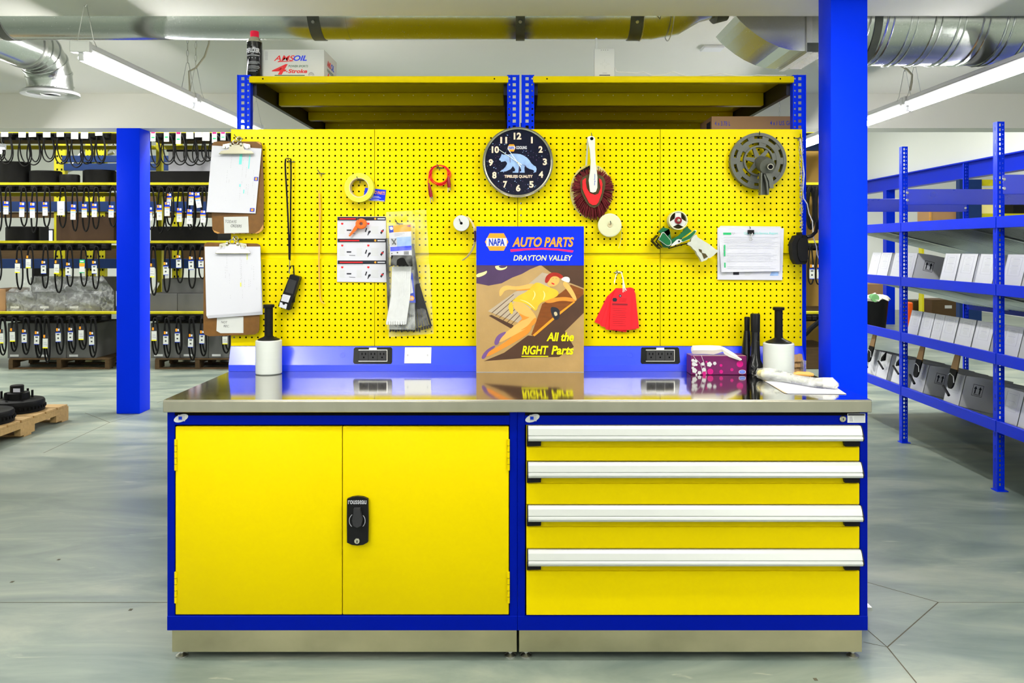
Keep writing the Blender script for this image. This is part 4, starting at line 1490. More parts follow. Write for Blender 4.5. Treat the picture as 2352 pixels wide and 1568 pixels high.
# ---------------------------------------------------------------- wall clock
y0, y1 = YP - .045, YP - .001
cc = A(1189.5, 372, y0)
s_ = SC(y0)
t = thing('wall_clock', 'round clock with a steel rim and dark face showing a walking bear', 'clock', (cc.x, y1, cc.z))
ro, ri = 81.6 / s_, 75.0 / s_
m = MB('chrome')
m.lathe([(ri, y0 + .012), (ri + .001, y0 + .003), ((ri + ro) / 2, y0), (ro - .001, y0 + .004), (ro, y0 + .012), (ro, y1), (ri, y1), (ri, y0 + .012)], (cc.x, 0, cc.z), 'y', 72)
m.build('rim', t)
yf = y0 + .010
m = MB('clock_face').disc((cc.x, cc.z), ri + .001, yf, yf + .004, 72)
rr = random.Random(11)
m.mat('purple_shade')
for k in range(230):
    a, r_ = rr.uniform(0, 2 * PI), ri * math.sqrt(rr.uniform(.02, .92))
    ux, uz = cc.x + r_ * math.cos(a), cc.z + r_ * math.sin(a)
    if uz > cc.z + .055 and ux > cc.x - .01: continue
    m.mat('bear_blue' if rr.random() < .28 else 'purple_shade')
    e = rr.uniform(.0012, .0032)
    q = rr.uniform(0, PI)
    m.prism([(ux + e * math.cos(q + b) * rr.uniform(.5, 1.2), uz + e * math.sin(q + b) * rr.uniform(.4, 1)) for b in (0, 1.3, 2.6, 3.9, 5.2)], yf - .0003, yf)
face_mb = m


def cq(x, y): return (1100 + x / 8.961, 285 + y / 8.961)


bear = [(415, 720), (440, 690), (462, 640), (470, 612), (495, 628), (560, 625), (630, 622), (680, 606), (760, 606), (850, 618), (920, 645), (990, 690), (1040, 745), (1080, 805), (1130, 850), (1168, 872), (1188, 925), (1175, 985), (1118, 1003), (1140, 965), (1110, 940), (1040, 922), (985, 890), (945, 862), (935, 910), (942, 998), (828, 998), (832, 975), (868, 970), (870, 940), (842, 880), (826, 850), (812, 1000), (692, 998), (700, 975), (738, 970), (745, 930), (720, 890), (700, 862), (655, 925), (580, 960), (555, 972), (430, 980), (470, 945), (500, 930), (545, 880), (580, 820), (575, 790), (545, 760), (470, 775), (455, 780), (450, 750), (425, 745)]
m = MB('bear_blue').shape([cq(a, b) for a, b in bear], yf - .0008, yf)
m.mat('purple_shade')
for a, b, c_ in ((632, 640, 790), (826, 810, 1000)):
    m.shape([cq(a, b), cq(a + 8, b), cq(a + 18, c_), cq(a + 8, c_)], yf - .0012, yf - .0008)
m.shape([cq(880, 820), cq(960, 850), cq(985, 890), cq(975, 890), cq(950, 858)], yf - .0012, yf - .0008)
m.build('bear_emblem', t)
m = face_mb
m.mat('numeral')
for s, a, b, w2, h2 in (('12', 795, 245, 158, 142), ('1', 1090, 328, 36, 134), ('2', 1270, 520, 84, 136), ('3', 1358, 775, 84, 138), ('4', 1278, 1035, 92, 138), ('5', 1080, 1240, 92, 138),
                        ('6', 808, 1315, 92, 140), ('7', 540, 1240, 84, 140), ('8', 318, 1050, 88, 140), ('9', 245, 790, 88, 140), ('10', 338, 525, 150, 140), ('11', 510, 330, 140, 134)):
    p, q = cq(a - w2 / 2, b - h2 / 2), cq(a + w2 / 2, b + h2 / 2)
    m.textpx(s, p[0], p[1], q[0], q[1], yf - .001, .04)
p, q = cq(525, 1045), cq(1108, 1115)
m.textpx('TIMELESS QUALITY', p[0], p[1], q[0], q[1], yf - .001, .035)
m.mat('sign_orange').shape([cq(*k) for k in ((590, 480), (625, 415), (720, 415), (755, 480), (720, 562), (625, 562))], yf - .0008, yf)
m.mat('white_paper').shape([cq(*k) for k in ((598, 452), (742, 452), (742, 520), (598, 520))], yf - .0012, yf)
p, q = cq(614, 458), cq(726, 514)
m.mat('logo_blue').textpx('NAPA', p[0], p[1], q[0], q[1], yf - .0016, .03)
p, q = cq(765, 450), cq(985, 515)
m.mat('white_paper').textpx('COOLING', p[0], p[1], q[0], q[1], yf - .001, .04)
m.build('face', t)


def clock_hand(mt, tip, tail, wd, y, nm):
    a, b = A(*cq(*tip), y), A(*cq(*tail), y)
    d = (a - b).normalized()
    n = Vector((-d.z, 0, d.x)) * wd
    MB(mt).prism([((b + n).x, (b + n).z), ((b - n).x, (b - n).z), ((a - n * .5).x, (a - n * .5).z), ((a + n * .5).x, (a + n * .5).z)], y, y + .0006).build(nm, t)


clock_hand('hand_white', (398, 512), (880, 835), .0017, yf - .004, 'minute_hand')
clock_hand('hand_white', (590, 500), (860, 880), .0021, yf - .003, 'hour_hand')
p = A(*cq(797, 785), yf - .006)
MB('tape_core').lathe([(0, yf - .006), (.0024, yf - .006), (.003, yf)], (p.x, 0, p.z), 'y', 14).build('hub', t)

# ---------------------------------------------------------------- duster in its bag
def dq(x, y): return (1300 + x / 6.03, 300 + y / 6.03)


yD = YP - .05
t = thing('duster', 'dark red mop duster with a long white handle hanging on the board', 'brush', A(1361, 440, yD))
m = MB('bristle_red')
rr = random.Random(2)
cx, cy = dq(372, 800)
for k in range(420):
    a = rr.uniform(0, 2 * PI)
    if -2.0 < a - 2 * PI * (a > PI) < -1.15 and rr.random() < .6: continue     # fewer behind the handle
    lay = rr.random()
    rx, ry = (47 + rr.uniform(-3, 2)), (68 + rr.uniform(-5, 4))
    vx, vy = math.cos(a), math.sin(a)
    if vy < 0: ry = 47 + rr.uniform(-6, 3)
    p0 = A(cx + 20 * vx, cy + (28 if vy > 0 else 20) * vy, yD + .004 + .022 * lay)
    p1 = A(cx + 36 * vx, cy + ry * .72 * vy, yD + .002 + .03 * lay)
    p2 = A(cx + rx * vx + rr.uniform(-1.5, 1.5), cy + ry * vy + rr.uniform(0, 2), yD + .012 + .034 * lay)
    m.loft([(p0, .0022), (p1, .0026), (p2, .0017)], 4, True)
m.build('bristles', t)
m = MB('olive')
ov = [(200, 700), (240, 640), (320, 600), (440, 600), (520, 640), (548, 710), (540, 800), (500, 940), (450, 1040), (390, 1070), (330, 1050), (270, 980), (210, 850)]
m.shape([dq(*p) for p in ov], yD - .004, yD + .016)
m.build('head_pad', t)
m = MB('red')
up = [(228, 690), (262, 660), (278, 655), (275, 720), (290, 800), (330, 860), (400, 890), (450, 870), (480, 790), (462, 700), (458, 660), (490, 680), (505, 740), (495, 860), (450, 990), (420, 1025), (370, 1030), (320, 1000), (260, 880), (228, 800)]
m.shape([dq(*p) for p in up], yD - .010, yD - .003)
m.build('red_pad', t)
m = MB('handle_white')
h = [(295, 100), (310, 82), (345, 72), (385, 82), (402, 105), (402, 250), (412, 450), (436, 640), (434, 790), (415, 845), (375, 858), (335, 845), (315, 690), (335, 560), (345, 430), (330, 260), (312, 180)]
m.shape([dq(*p) for p in h], yD - .020, yD - .004)
m.mat('gap_black').disc((PX(dq(357, 110)[0], yD - .02), PZ(dq(357, 110)[1], yD - .02)), .007, yD - .0206, yD - .02, 14)
m.mat('logo_blue')
p = A(*dq(408, 760), yD - .0206)
m.text('Wing Duster', p, (0, 0, 1), (-1, 0, 0), .050, .0055, .02)
m.mat('print_grey').text('car and home', A(*dq(380, 760), yD - .0206), (0, 0, 1), (-1, 0, 0), .048, .005) if False else None
m.build('handle', t)
m = MB('handle_white').ribbon([A(*dq(300, 130), yD + .01), A(*dq(292, 300), yD + .02), A(*dq(280, 480), yD + .03)], (1, 0, 0), .007, .004)
m.build('strap', t)
m = MB('clear_film')
el = [(1300 + (350 + 290 * math.cos(a)) / 6.03, 300 + (840 + 372 * math.sin(a)) / 6.03) for a in [2 * PI * k / 40 for k in range(40)]]
m.shape(el, YP - .006, YP - .004)
m.mat('grey_film').tube([A(a, b, YP - .007) for a, b in el], .0009, 4, closed=True)
m.build('pouch', t)
m = MB('matt_black').shape([dq(*p) for p in ((115, 640), (200, 550), (330, 480), (335, 530), (300, 570), (220, 600), (150, 650))], YP - .012, YP - .007)
m.build('pouch_print', t)
hook(1358, 318, 'the red duster', .07, 14)

# ---------------------------------------------------------------- cream ring roll
y0 = YP - .040
c = A(1400.8, 517, y0)
r1 = 27.0 / SC(y0)
t = thing('tape_ring', 'round cream coloured roll of strapping tape below the duster', 'tape', (c.x, YP, c.z))
m = MB('ring_cream').lathe([(.008, y0 + .003)] + [(.008 + (r1 - .010) * k / 9, y0 + (.0012 if k % 2 else .0)) for k in range(1, 10)] + [(r1, y0 + .002), (r1, YP - .012)], (c.x, 0, c.z), 'y', 48)
m.build('tape', t)
m = MB('tape_core').lathe([(.0045, y0 - .001), (.009, y0 - .001), (.009, y0 + .02), (.0045, y0 + .02), (.0045, y0 - .001)], (c.x, 0, c.z), 'y', 20)
m.build('core', t)
MB('ring_cream').ribbon([A(1427, 525, y0 + .02), A(1428, 540, y0 + .02), A(1425, 556, y0 + .022), A(1421, 570, y0 + .024)], (0, 1, 0), .012, .0006).build('loose_end', t)
hook(1402, 516, 'the cream tape roll', .052, 14)

# ---------------------------------------------------------------- tape gun
def gq(x, y): return (1480 + x / 9.8, 460 + y / 9.8)


yG = YP - .075
t = thing('tape_dispenser', 'green hand tape dispenser with a worn grey grip on the right board', 'tape dispenser', A(1560, 545, yG))
c = A(*gq(765, 450), yG)
r1 = 21.5 / SC(yG)
m = MB('ring_cream').lathe([(r1 * .9, yG), (r1, yG), (r1, yG + .05), (r1 * .9, yG + .05), (r1 * .9, yG)], (c.x, 0, c.z), 'y', 40)
m.build('tape_roll', t)
m = MB('paper_grey')
star = []
for k in range(3):
    a0 = PI / 2 + k * 2 * PI / 3
    for da, rr_ in ((-.34, .92), (.34, .92), (.75, .48), (1.05, .40), (1.35, .48)):
        star.append((c.x + r1 * rr_ * math.cos(a0 + da), c.z + r1 * rr_ * math.sin(a0 + da)))
m.prism(star, yG + .004, yG + .012)
m.mat('olive').disc((c.x, c.z), r1 * .92, yG + .03, yG + .032, 32)  # disc added to stand in for the dark see-through behind the star
m.build('spindle_wheel', t)
m = MB('dark_red').lathe([(0, yG - .006), (.010, yG - .006), (.0145, yG - .002), (.015, yG + .004)], (c.x, 0, c.z), 'y', 24)
m.mat('chrome').lathe([(0, yG - .013), (.005, yG - .012), (.0075, yG - .008), (.0075, yG - .005)], (c.x, 0, c.z), 'y', 16)
m.build('tension_knob', t)
m = MB('green')
m.shape([gq(*p) for p in ((950, 590), (1070, 690), (890, 820), (640, 970), (560, 1070), (430, 1060), (330, 860), (420, 720), (560, 640), (610, 880), (760, 800), (860, 700), (880, 650))], yG + .02, yG + .026)
m.shape([gq(*p) for p in ((320, 700), (420, 610), (560, 640), (590, 740), (520, 810), (400, 760))], yG + .02, yG + .05)
m.build('frame', t)


def outlined(pts, y, nm):
    cx = sum(p[0] for p in pts) / len(pts)
    cy = sum(p[1] for p in pts) / len(pts)
    m = MB('paper_grey').shape([gq(*p) for p in pts], y, y + .004)
    m.mat('green').shape([gq(cx + (p[0] - cx) * .90, cy + (p[1] - cy) * .90) for p in pts], y - .001, y)
    m.build(nm, t)


outlined([(400, 720), (440, 716), (470, 745), (605, 910), (612, 970), (590, 1010), (545, 1028), (495, 1015), (312, 880), (330, 850)], yG + .004, 'side_plate')
outlined([(1130, 668), (1165, 668), (1178, 690), (1150, 740), (1030, 870), (860, 940), (820, 930), (815, 885), (950, 815), (1050, 740)], yG + .004, 'lever_plate')
m = MB('paper_grey').shape([gq(*p) for p in ((735, 880), (780, 870), (825, 900), (830, 940), (800, 965), (620, 1030), (600, 1010))], yG + .003, yG + .009)
p = A(*gq(782, 922), yG + .002)
m.mat('gap_black').disc((p.x, p.z), .0038, yG + .0015, yG + .004, 14)
m.build('pivot_arm', t)
m = MB('grip_grey')
m.shape([gq(*p) for p in ((1060, 860), (1120, 790), (1175, 770), (1200, 830), (1300, 890), (1480, 1000), (1600, 1100), (1655, 1120), (1640, 1160), (1560, 1240), (1470, 1300), (1440, 1290), (1400, 1340), (1290, 1382), (1255, 1300), (1190, 1220), (1165, 1150), (1090, 1085), (1060, 1040), (985, 1000), (960, 985), (1000, 940), (1050, 930))], yG + .0, yG + .03)
m.build('grip', t)
m = MB('olive').shape([gq(*p) for p in ((1220, 1090), (1290, 1110), (1300, 1180), (1380, 1200), (1430, 1270), (1340, 1320), (1290, 1190), (1240, 1150))], yG - .0008, yG)
m.build('grip_stain', t)
m = MB('matt_black')
m.ribbon([A(*gq(280, 790), yG + .03), A(*gq(165, 915), yG + .03), A(*gq(330, 1085), yG + .03)], (0, 1, 0), .05, .004)
m.ribbon([A(*gq(330, 820), yG + .004), A(*gq(262, 930), yG + .004), A(*gq(390, 1060), yG + .004)], (0, 1, 0), .01, .004)
m.build('blade_guard', t)
MB('gap_black').ribbon([A(*gq(550, 1080), yG + .02), A(*gq(820, 1000), yG + .02), A(*gq(1000, 960), yG + .02)], (0, 1, 0), .03, .003).build('lower_edge', t)
hook(1556, 507, 'the green tape dispenser', .05, 8)

# ---------------------------------------------------------------- paper pad with binder clip
y = YP - .008
t = thing('paper_pad', 'white printed form sheets held by a black binder clip at the right', 'papers', A(1725, 585, y))
m = MB('paper_grey').shape([(1655, 518.5), (1793, 520), (1794, 526), (1648, 526)], y + .002, y + .003)
m.mat('white_paper').shape([(1648, 523), (1800.5, 524), (1796.8, 643), (1648, 642)], y, y + .002)
m.mat('ink').shape([(1684, 624.5), (1697.5, 624.5), (1697.5, 631), (1684, 631)], y - .0006, y)
m.mat('paper_grey')
for k in range(4):
    m.shape([(1711, 625 + k * 2.2), (1728 - k * 2, 625 + k * 2.2), (1728 - k * 2, 626 + k * 2.2), (1711, 626 + k * 2.2)], y - .0006, y)
    m.shape([(1659, 625 + k * 2.2), (1671 - k, 625 + k * 2.2), (1671 - k, 626 + k * 2.2), (1659, 626 + k * 2.2)], y - .0006, y)
m.mat('bear_blue').shape([(1772, 624), (1788, 624), (1788, 633), (1768, 633)], y - .0006, y)
m.build('back_sheet', t)
m = MB('white_paper')
grid_sheet(m, [(1649.5, 526.5), (1793, 526.5), (1791, 622.5), (1657, 625)], 4, 8, lambda u, v: y - .002 - .010 * v * v)
yy = y - .005
m.mat('print_green').shape([(1661, 534), (1679.5, 534), (1679.5, 539), (1661, 539)], y - .0030, y - .0025)
for a, b, c_ in ((1663, 562, 574), (1663, 575, 588), (1663.5, 603, 618)):
    m.shape([(a, b), (a + 3.2, b), (a + 3.2, c_), (a, c_)], y - .010, y - .0085)
m.mat('teal').textpx("Customer's Service Report", 1709, 532.5, 1787, 539.5, y - .004, .0)
m.mat('print_grey').textpx('1', 1681, 533.5, 1683, 537, y - .004).textpx('p', 1685, 533.5, 1688, 538.5, y - .004, .01)
m.mat('faint_print')
for k, b in enumerate((544, 548, 552, 555.5, 559, 563, 566, 570, 581, 585, 588, 592, 596, 600, 612, 616)):
    a0, a1 = (1663 if k < 4 else 1670), 1787 - (k * 7) % 20
    yq = y - .0035 - .010 * ((b - 526) / 98) ** 2
    m.shape([(a0, b), (a1, b), (a1, b + .7), (a0, b + .7)], yq, yq + .0005)
m.build('front_sheet', t)
m = MB('black_plastic').shape([(1718.5, 528), (1732, 528), (1732.5, 537), (1718, 537)], y - .012, y - .001)
m.build('binder_clip', t)
m = MB('chrome').tube([A(1722, 535, y - .012), A(1723.5, 546, y - .014), A(1721, 550, y - .015), A(1724.5, 552.5, y - .015), A(1728, 550, y - .015), A(1725.5, 546, y - .014), A(1728.5, 535, y - .012)], .0009, 5)
m.build('clip_wire', t)
hook(1722, 524, 'the form sheets', .02, 6)

# ---------------------------------------------------------------- grey reel
yR = YP - .034
c = A(1741.5, 369.5, yR)
s_ = SC(yR)
t = thing('cable_reel', 'grey cast reel wheel with six spokes hanging at the top right', 'reel', (c.x, YP, c.z))


def slotted(r0, r1, n, off, gap, ya, yb, mb):
    """ring with n curved slots: two hoops joined by bridges"""
    for k in range(n):
        a0 = off + 2 * PI * k / n
        pts = []
        for i in range(5):
            a = a0 - gap / 2 + gap * i / 4
            pts.append((c.x + r1 * math.cos(a), c.z + r1 * math.sin(a)))
        for i in range(5):
            a = a0 + gap / 2 - gap * i / 4
            pts.append((c.x + r0 * math.cos(a), c.z + r0 * math.sin(a)))
        mb.prism(pts, ya, yb)


px = 1 / s_
m = MB('grey_cast')
m.ring((c.x, c.z), 57.5 * px, 64.5 * px, yR - .006, YP - .008, 64)
m.ring((c.x, c.z), 42 * px, 51 * px, yR - .004, yR + .012, 56)
slotted(50 * px, 58.5 * px, 10, R(72), R(16), yR - .003, yR + .010, m)
m.ring((c.x, c.z), 31 * px, 35 * px, yR - .012, yR + .008, 48)
slotted(34 * px, 43 * px, 6, R(75), R(24), yR - .002, yR + .010, m)
m.build('rim', t)
m = MB('grey_cast')
for k in range(6):
    a = R(50 + 60 * k)
    d, n_ = Vector((math.cos(a), 0, math.sin(a))), Vector((-math.sin(a), 0, math.cos(a)))
    ce = Vector((c.x, 0, c.z))
    pts = [ce + d * 9 * px + n_ * 5.5 * px, ce + d * 32 * px + n_ * 3.2 * px, ce + d * 32 * px - n_ * 3.2 * px, ce + d * 9 * px - n_ * 5.5 * px]
    m.prism([(p.x, p.z) for p in pts], yR - .008, yR + .004)
m.build('spokes', t)
h0, h1 = A(1748, 374, yR), A(1763, 382, yR - .085)
m = MB('grey_cast').loft([(h0, .030), (h0 + (h1 - h0) * .45, .026), (h0 + (h1 - h0) * .5, .034), (h1, .032)], 28)
m.build('hub', t)
m = MB('chrome').cyl(A(1765, 382, yR - .085), A(1770, 383, yR - .125), .0125, n=20)
m.mat('gap_black').cyl(A(1770, 383, yR - .1252), A(1770.1, 383, yR - .1262), .0095, n=20)
m.build('axle', t)
m = MB('grey_cast')
yb_ = yR - .075
m.shape([(1748, 396), (1770, 396), (1766, 447), (1747, 447.5)], yb_ + .016, yb_ + .02)
m.shape([(1748, 396), (1751, 396), (1750, 447), (1747, 447)], yb_ - .014, yb_ + .018).shape([(1757, 399), (1764, 420), (1766, 447), (1763, 447), (1760, 420), (1755, 402)], yb_ - .014, yb_ + .018)
m.shape([(1758, 398), (1772, 398), (1776, 412), (1777, 432), (1768, 432), (1766, 415)], yb_ - .018, yb_ - .004)
m.build('drop_arm', t)
hook(1740, 313, 'the grey reel', .05, 14)

# ---------------------------------------------------------------- chain with black block, white cord
hook(1833, 317, 'the thin chain')
y = YP - .03
t = thing('hanging_block', 'black angular block hanging on a thin twisted chain at the right board edge', 'block', A(1842, 570, y))
m = MB('zinc')
for off, x0, x1 in ((0, 1836, 1841), (0.006, 1843.5, 1842)):
    n = 60
    for k in range(n):
        f = k / n
        py = 318 + 215 * f
        pxx = x0 + (x1 - x0) * f + 1.2 * math.sin(f * 40 + off * 500)
        ce = A(pxx, py, y)
        m.tube([(ce.x + (.0028 * math.cos(a) if k % 2 else 0), ce.y + (0 if k % 2 else .0028 * math.cos(a)), ce.z + .0046 * math.sin(a)) for a in [2 * PI * j / 6 for j in range(6)]], .0008, 3, closed=True)
m.build('chain', t)
m = MB('matt_black')
yk = YP - .075
o_ = [(1838, 533), (1842, 533), (1842.5, 539), (1852, 540), (1855, 552), (1855, 600), (1850, 607), (1830, 607), (1823, 595), (1820, 575), (1820, 557), (1828, 541), (1838, 539)]
m.shape(o_, yk, yk + .05)
m.shape([(1846 + (a - 1840) * .7, 572 + (b - 572) * .8) for a, b in o_], yk - .006, yk)
m.build('body', t)
m = MB('black_plastic').tube([A(1852, 545, yk + .03), A(1864, 542, yk + .05), A(1874, 532, yk + .06), A(1877, 510, yk + .06)], .008, 8)
m.build('arm', t)
tag(MB('cord_white').tube([A(1838, 318, YP - .024), A(1841, 340, YP - .024), A(1847, 400, YP - .024), A(1844, 440, YP - .024), A(1846, 456, YP - .024), A(1854, 468, YP - .01), A(1858, 490, YP + .01), A(1866, 508, YP + .01), A(1868, 545, YP + .01), A(1875, 566, YP + .01), A(1877, 585, YP + .01), A(1881, 594, YP + .01)], .0022, 6).build('loose_cable', at=A(1846, 456, YP - .024)),
    'white power cord wandering down past the right edge of the boards', 'cord')

# ---------------------------------------------------------------- red tags
def tq(x, y): return (1340 + x / 3.732, 440 + y / 3.732)


hook(1417, 626, 'the red tags')
t = thing('hang_tags', 'fanned bunch of red cardboard tags on white strings', 'tags', A(1415, 690, YP - .01))
for k, (ang, dx, dy) in enumerate(((-24, -4, 0), (-15, -1, 1), (-7, 0, 3), (5, 5, 1), (8, 8, 0), (0, 0, 0))):
    yT = YP - .005 - k * .0025
    a = R(ang)
    ce = tq(322, 880)
    pts = []
    for x, y in ((-70, 0), (-56, -38), (-20, -52), (50, -52), (76, -40), (86, 10), (76, 305), (-106, 302), (-96, 60)):
        xx, yy = x + 8, y
        pts.append((ce[0] + dx * 1.0 + (xx * math.cos(a) + yy * math.sin(-a) * -1 * -1) / 3.732 if False else ce[0] + dx + (xx * math.cos(a) + yy * math.sin(a)) / 3.732,
                    ce[1] + dy + (-xx * math.sin(a) + yy * math.cos(a)) / 3.732))
    m = MB('tag_red').shape(pts, yT - .0008, yT)
    if k == 5:
        m.mat('ink').disc((PX(tq(315, 893)[0], yT), PZ(tq(315, 893)[1], yT)), .006, yT - .0014, yT, 16)
        m.mat('print_grey').disc((PX(tq(315, 893)[0], yT), PZ(tq(315, 893)[1], yT)), .0025, yT - .002, yT, 12)
        m.mat('ink').shape([tq(*p) for p in ((248, 926), (256, 910), (282, 910), (290, 926), (282, 942), (256, 942))], yT - .0014, yT)
        m.mat('dark_red').shape([tq(*p) for p in ((248, 956), (380, 960), (379, 976), (247, 973))], yT - .0014, yT)
        for j in range(5): m.shape([tq(304, 914 + j * 7), tq(376 - j * 3, 915 + j * 7), tq(376 - j * 3, 917 + j * 7), tq(304, 916 + j * 7)], yT - .0014, yT)
        for j in range(9): m.shape([tq(250, 1000 + j * 18), tq(372 - (j * 11) % 20, 1003 + j * 18), tq(372 - (j * 11) % 20, 1005.5 + j * 18), tq(250, 1002.5 + j * 18)], yT - .0014, yT)
    m.build('tag', t)
m = MB('tissue')
rr = random.Random(8)
for k in range(7):
    m.tube([A(*tq(272 + rr.uniform(-3, 3), 692), YP - .025), A(*tq(300, 684 + rr.uniform(-3, 3)), YP - .03), A(*tq(326 + rr.uniform(-4, 4), 690), YP - .03), A(*tq(338 + rr.uniform(-5, 5), 740), YP - .026), A(*tq(345 + rr.uniform(-10, 10), 800), YP - .024), A(*tq(350 + rr.uniform(-22, 26), 850 + rr.uniform(-10, 14)), YP - .022)], .0012, 4)
for k in range(4):
    m.tube([A(*tq(300, 686), YP - .03), A(*tq(280 + rr.uniform(-3, 3), 715), YP - .03), A(*tq(262 + rr.uniform(-8, 8), 775 + rr.uniform(-10, 20)), YP - .026)], .0012, 4)
m.build('strings', t)

# ---------------------------------------------------------------- advertising board
def sq(x, y): return (1070 + x / 3.6467, 500 + y / 3.6467)


yS = 0.612
t = thing('advertising_sign', 'tall auto parts advertising sign standing upright in the middle of the worktop', 'sign', (PX(1217, yS), yS, ZT))
zB = ZT + .0005
x0, x1, zt = PX(1094, yS), PX(1341, yS), PZ(520, yS)
m = MB('white_plastic').box(x0, x1, yS, yS + .006, zB, zt)
m.build('panel', t)


def art(mb, pts, lay, soft=0):
    """flat printed shape, clipped to the sign by its own outline; soft rounds its corners"""
    for _ in range(soft):
        n = len(pts)
        pts = [p for i in range(n) for p in ((pts[i][0] * .75 + pts[(i + 1) % n][0] * .25, pts[i][1] * .75 + pts[(i + 1) % n][1] * .25),
                                             (pts[i][0] * .25 + pts[(i + 1) % n][0] * .75, pts[i][1] * .25 + pts[(i + 1) % n][1] * .75))]
    y = yS - .0002 * lay
    mb.prism([(min(max(PX(a, yS), x0), x1), max(PZ(b, yS), zB)) for a, b in [sq(*p) for p in pts]], y, y + .00018)


m = MB('tan_ground')
art(m, [(88, 390), (992, 390), (992, 1290), (88, 1290)], 1)
m.mat('purple_shade')
art(m, [(88, 398), (620, 398), (540, 430), (470, 470), (390, 500), (300, 548), (190, 568), (88, 548)], 2)
m.mat('pale_yellow')
art(m, [(245, 400), (350, 400), (340, 425), (300, 440), (262, 436), (246, 418)], 3, 2)
art(m, [(88, 470), (150, 455), (180, 440), (172, 470), (120, 495), (88, 498)], 3, 2)
m.mat('purple_shade')
art(m, [(266, 400), (345, 400), (335, 416), (290, 424)], 4, 2)
m.mat('brown_shade')
art(m, [(992, 640), (992, 795), (830, 950), (905, 1080), (780, 1165), (540, 1170), (150, 1200), (320, 1130), (520, 985), (570, 990), (700, 860), (900, 690)], 2)
art(m, [(630, 396), (992, 396), (992, 590), (860, 540), (700, 450)], 2)
m.mat('lounger_grey')
art(m, [(185, 782), (405, 625), (520, 560), (640, 458), (690, 470), (720, 560), (440, 880)], 3)
m.mat('brown_shade')
art(m, [(192, 820), (215, 812), (400, 900), (385, 932)], 3)
for k in range(6):
    art(m, [(215 + k * 32, 795 + k * 20), (400 + k * 10, 640 + k * 35), (404 + k * 10, 643 + k * 35), (219 + k * 32, 799 + k * 20)], 4)
m.mat('lounger_brown')
art(m, [(548, 980), (585, 880), (640, 720), (780, 640), (880, 560), (985, 600), (985, 640), (810, 790), (590, 985), (570, 992)], 4)
m.mat('sign_orange')
art(m, [(560, 982), (760, 808), (905, 700), (915, 706), (770, 825), (575, 992)], 5)
ground_mb = m
# plain reclining figure
m = MB('skin')
art(m, [(430, 880), (470, 850), (560, 880), (540, 960), (430, 1030), (230, 1140), (170, 1165), (160, 1140), (300, 1060), (400, 990)], 5, 2)      # lower leg
art(m, [(640, 690), (800, 660), (890, 670), (935, 690), (900, 705), (800, 690), (690, 720)], 5, 2)
m.mat('skin_light')
art(m, [(400, 700), (470, 705), (540, 760), (592, 830), (590, 880), (520, 920), (400, 985), (280, 1050), (265, 1020), (360, 940), (450, 870), (510, 840), (430, 790), (392, 740)], 6, 2)
art(m, [(280, 600), (330, 562), (430, 580), (560, 545), (580, 570), (540, 600), (420, 604), (330, 600), (300, 650), (280, 660)], 6, 2)
art(m, [(820, 530), (850, 540), (900, 610), (935, 690), (905, 690), (860, 620), (810, 560)], 6, 2)
m.mat('dress')
art(m, [(600, 535), (680, 575), (780, 610), (770, 660), (680, 690), (610, 720), (590, 790), (540, 745), (470, 705), (390, 700), (395, 690), (450, 645), (510, 620), (560, 560)], 7, 2)
art(m, [(362, 715), (390, 698), (400, 790), (380, 815), (355, 760)], 5, 2)
m.mat('skin_light')
art(m, [(690, 530), (715, 490), (760, 485), (790, 515), (770, 560), (720, 580), (680, 565)], 8, 2)
m.mat('hair_red')
art(m, [(660, 530), (672, 485), (720, 455), (780, 462), (820, 490), (800, 515), (760, 487), (715, 492), (690, 540), (668, 548)], 9, 2)
m.mat('tissue')
art(m, [(790, 515), (830, 490), (872, 500), (870, 545), (830, 535)], 7, 2)
m.mat('shoe_purple')
art(m, [(235, 1040), (265, 980), (330, 950), (340, 962), (290, 1010), (272, 1060), (245, 1068)], 7, 2)
art(m, [(130, 1165), (165, 1110), (240, 1065), (250, 1080), (190, 1120), (160, 1180), (135, 1182)], 7, 2)
m.mat('ink')
art(m, [(700, 745), (760, 748), (790, 780), (782, 850), (735, 858)], 7, 2)
m.mat('ink')
for q in ([(722, 508), (734, 504), (734, 508)], [(752, 506), (764, 510), (753, 510)]):
    art(m, q, 10)
m.mat('red')
art(m, [(715, 540), (745, 552), (738, 562), (718, 552)], 10, 1)
m.mat('pale_yellow')
for q in ([(560, 600), (590, 640), (560, 690), (555, 690), (580, 640)], [(640, 600), (670, 640), (650, 690), (644, 690), (660, 640)], [(430, 680), (520, 700), (580, 760), (574, 762), (515, 706)]):
    art(m, q, 9, 2)
m.mat('skin')
for q in ([(430, 790), (510, 830), (540, 830), (500, 850), (440, 870), (480, 845)], [(560, 850), (592, 830), (588, 880), (540, 915), (440, 950), (520, 905)], [(420, 604), (500, 596), (540, 590), (540, 604), (420, 612)]):
    art(m, q, 8, 2)
m.mat('tape_core')
art(m, [(735, 790), (760, 785), (770, 815), (745, 825)], 9, 1)
m.build('printed_figure', t)
m = MB('sign_blue')
art(m, [(88, 72), (992, 72), (992, 399), (88, 397)], 10)
yt = yS - .0002 * 11
m.mat('sign_orange')
art(m, [(160, 202), (200, 130), (318, 130), (356, 202), (318, 275), (200, 275)], 11)
m.mat('white_paper')
art(m, [(172, 170), (343, 170), (343, 238), (172, 238)], 12)
m.mat('logo_blue')
a, b = sq(193, 174), sq(325, 234)
m.textpx('NAPA', a[0], a[1], b[0], b[1], yS - .0028, .03)
m.mat('sign_orange')
a, b = sq(388, 162), sq(905, 244)
m.textpx('AUTO PARTS', a[0], a[1], b[0], b[1], yt - .0004, .03, .25)
m.mat('sign_pink')
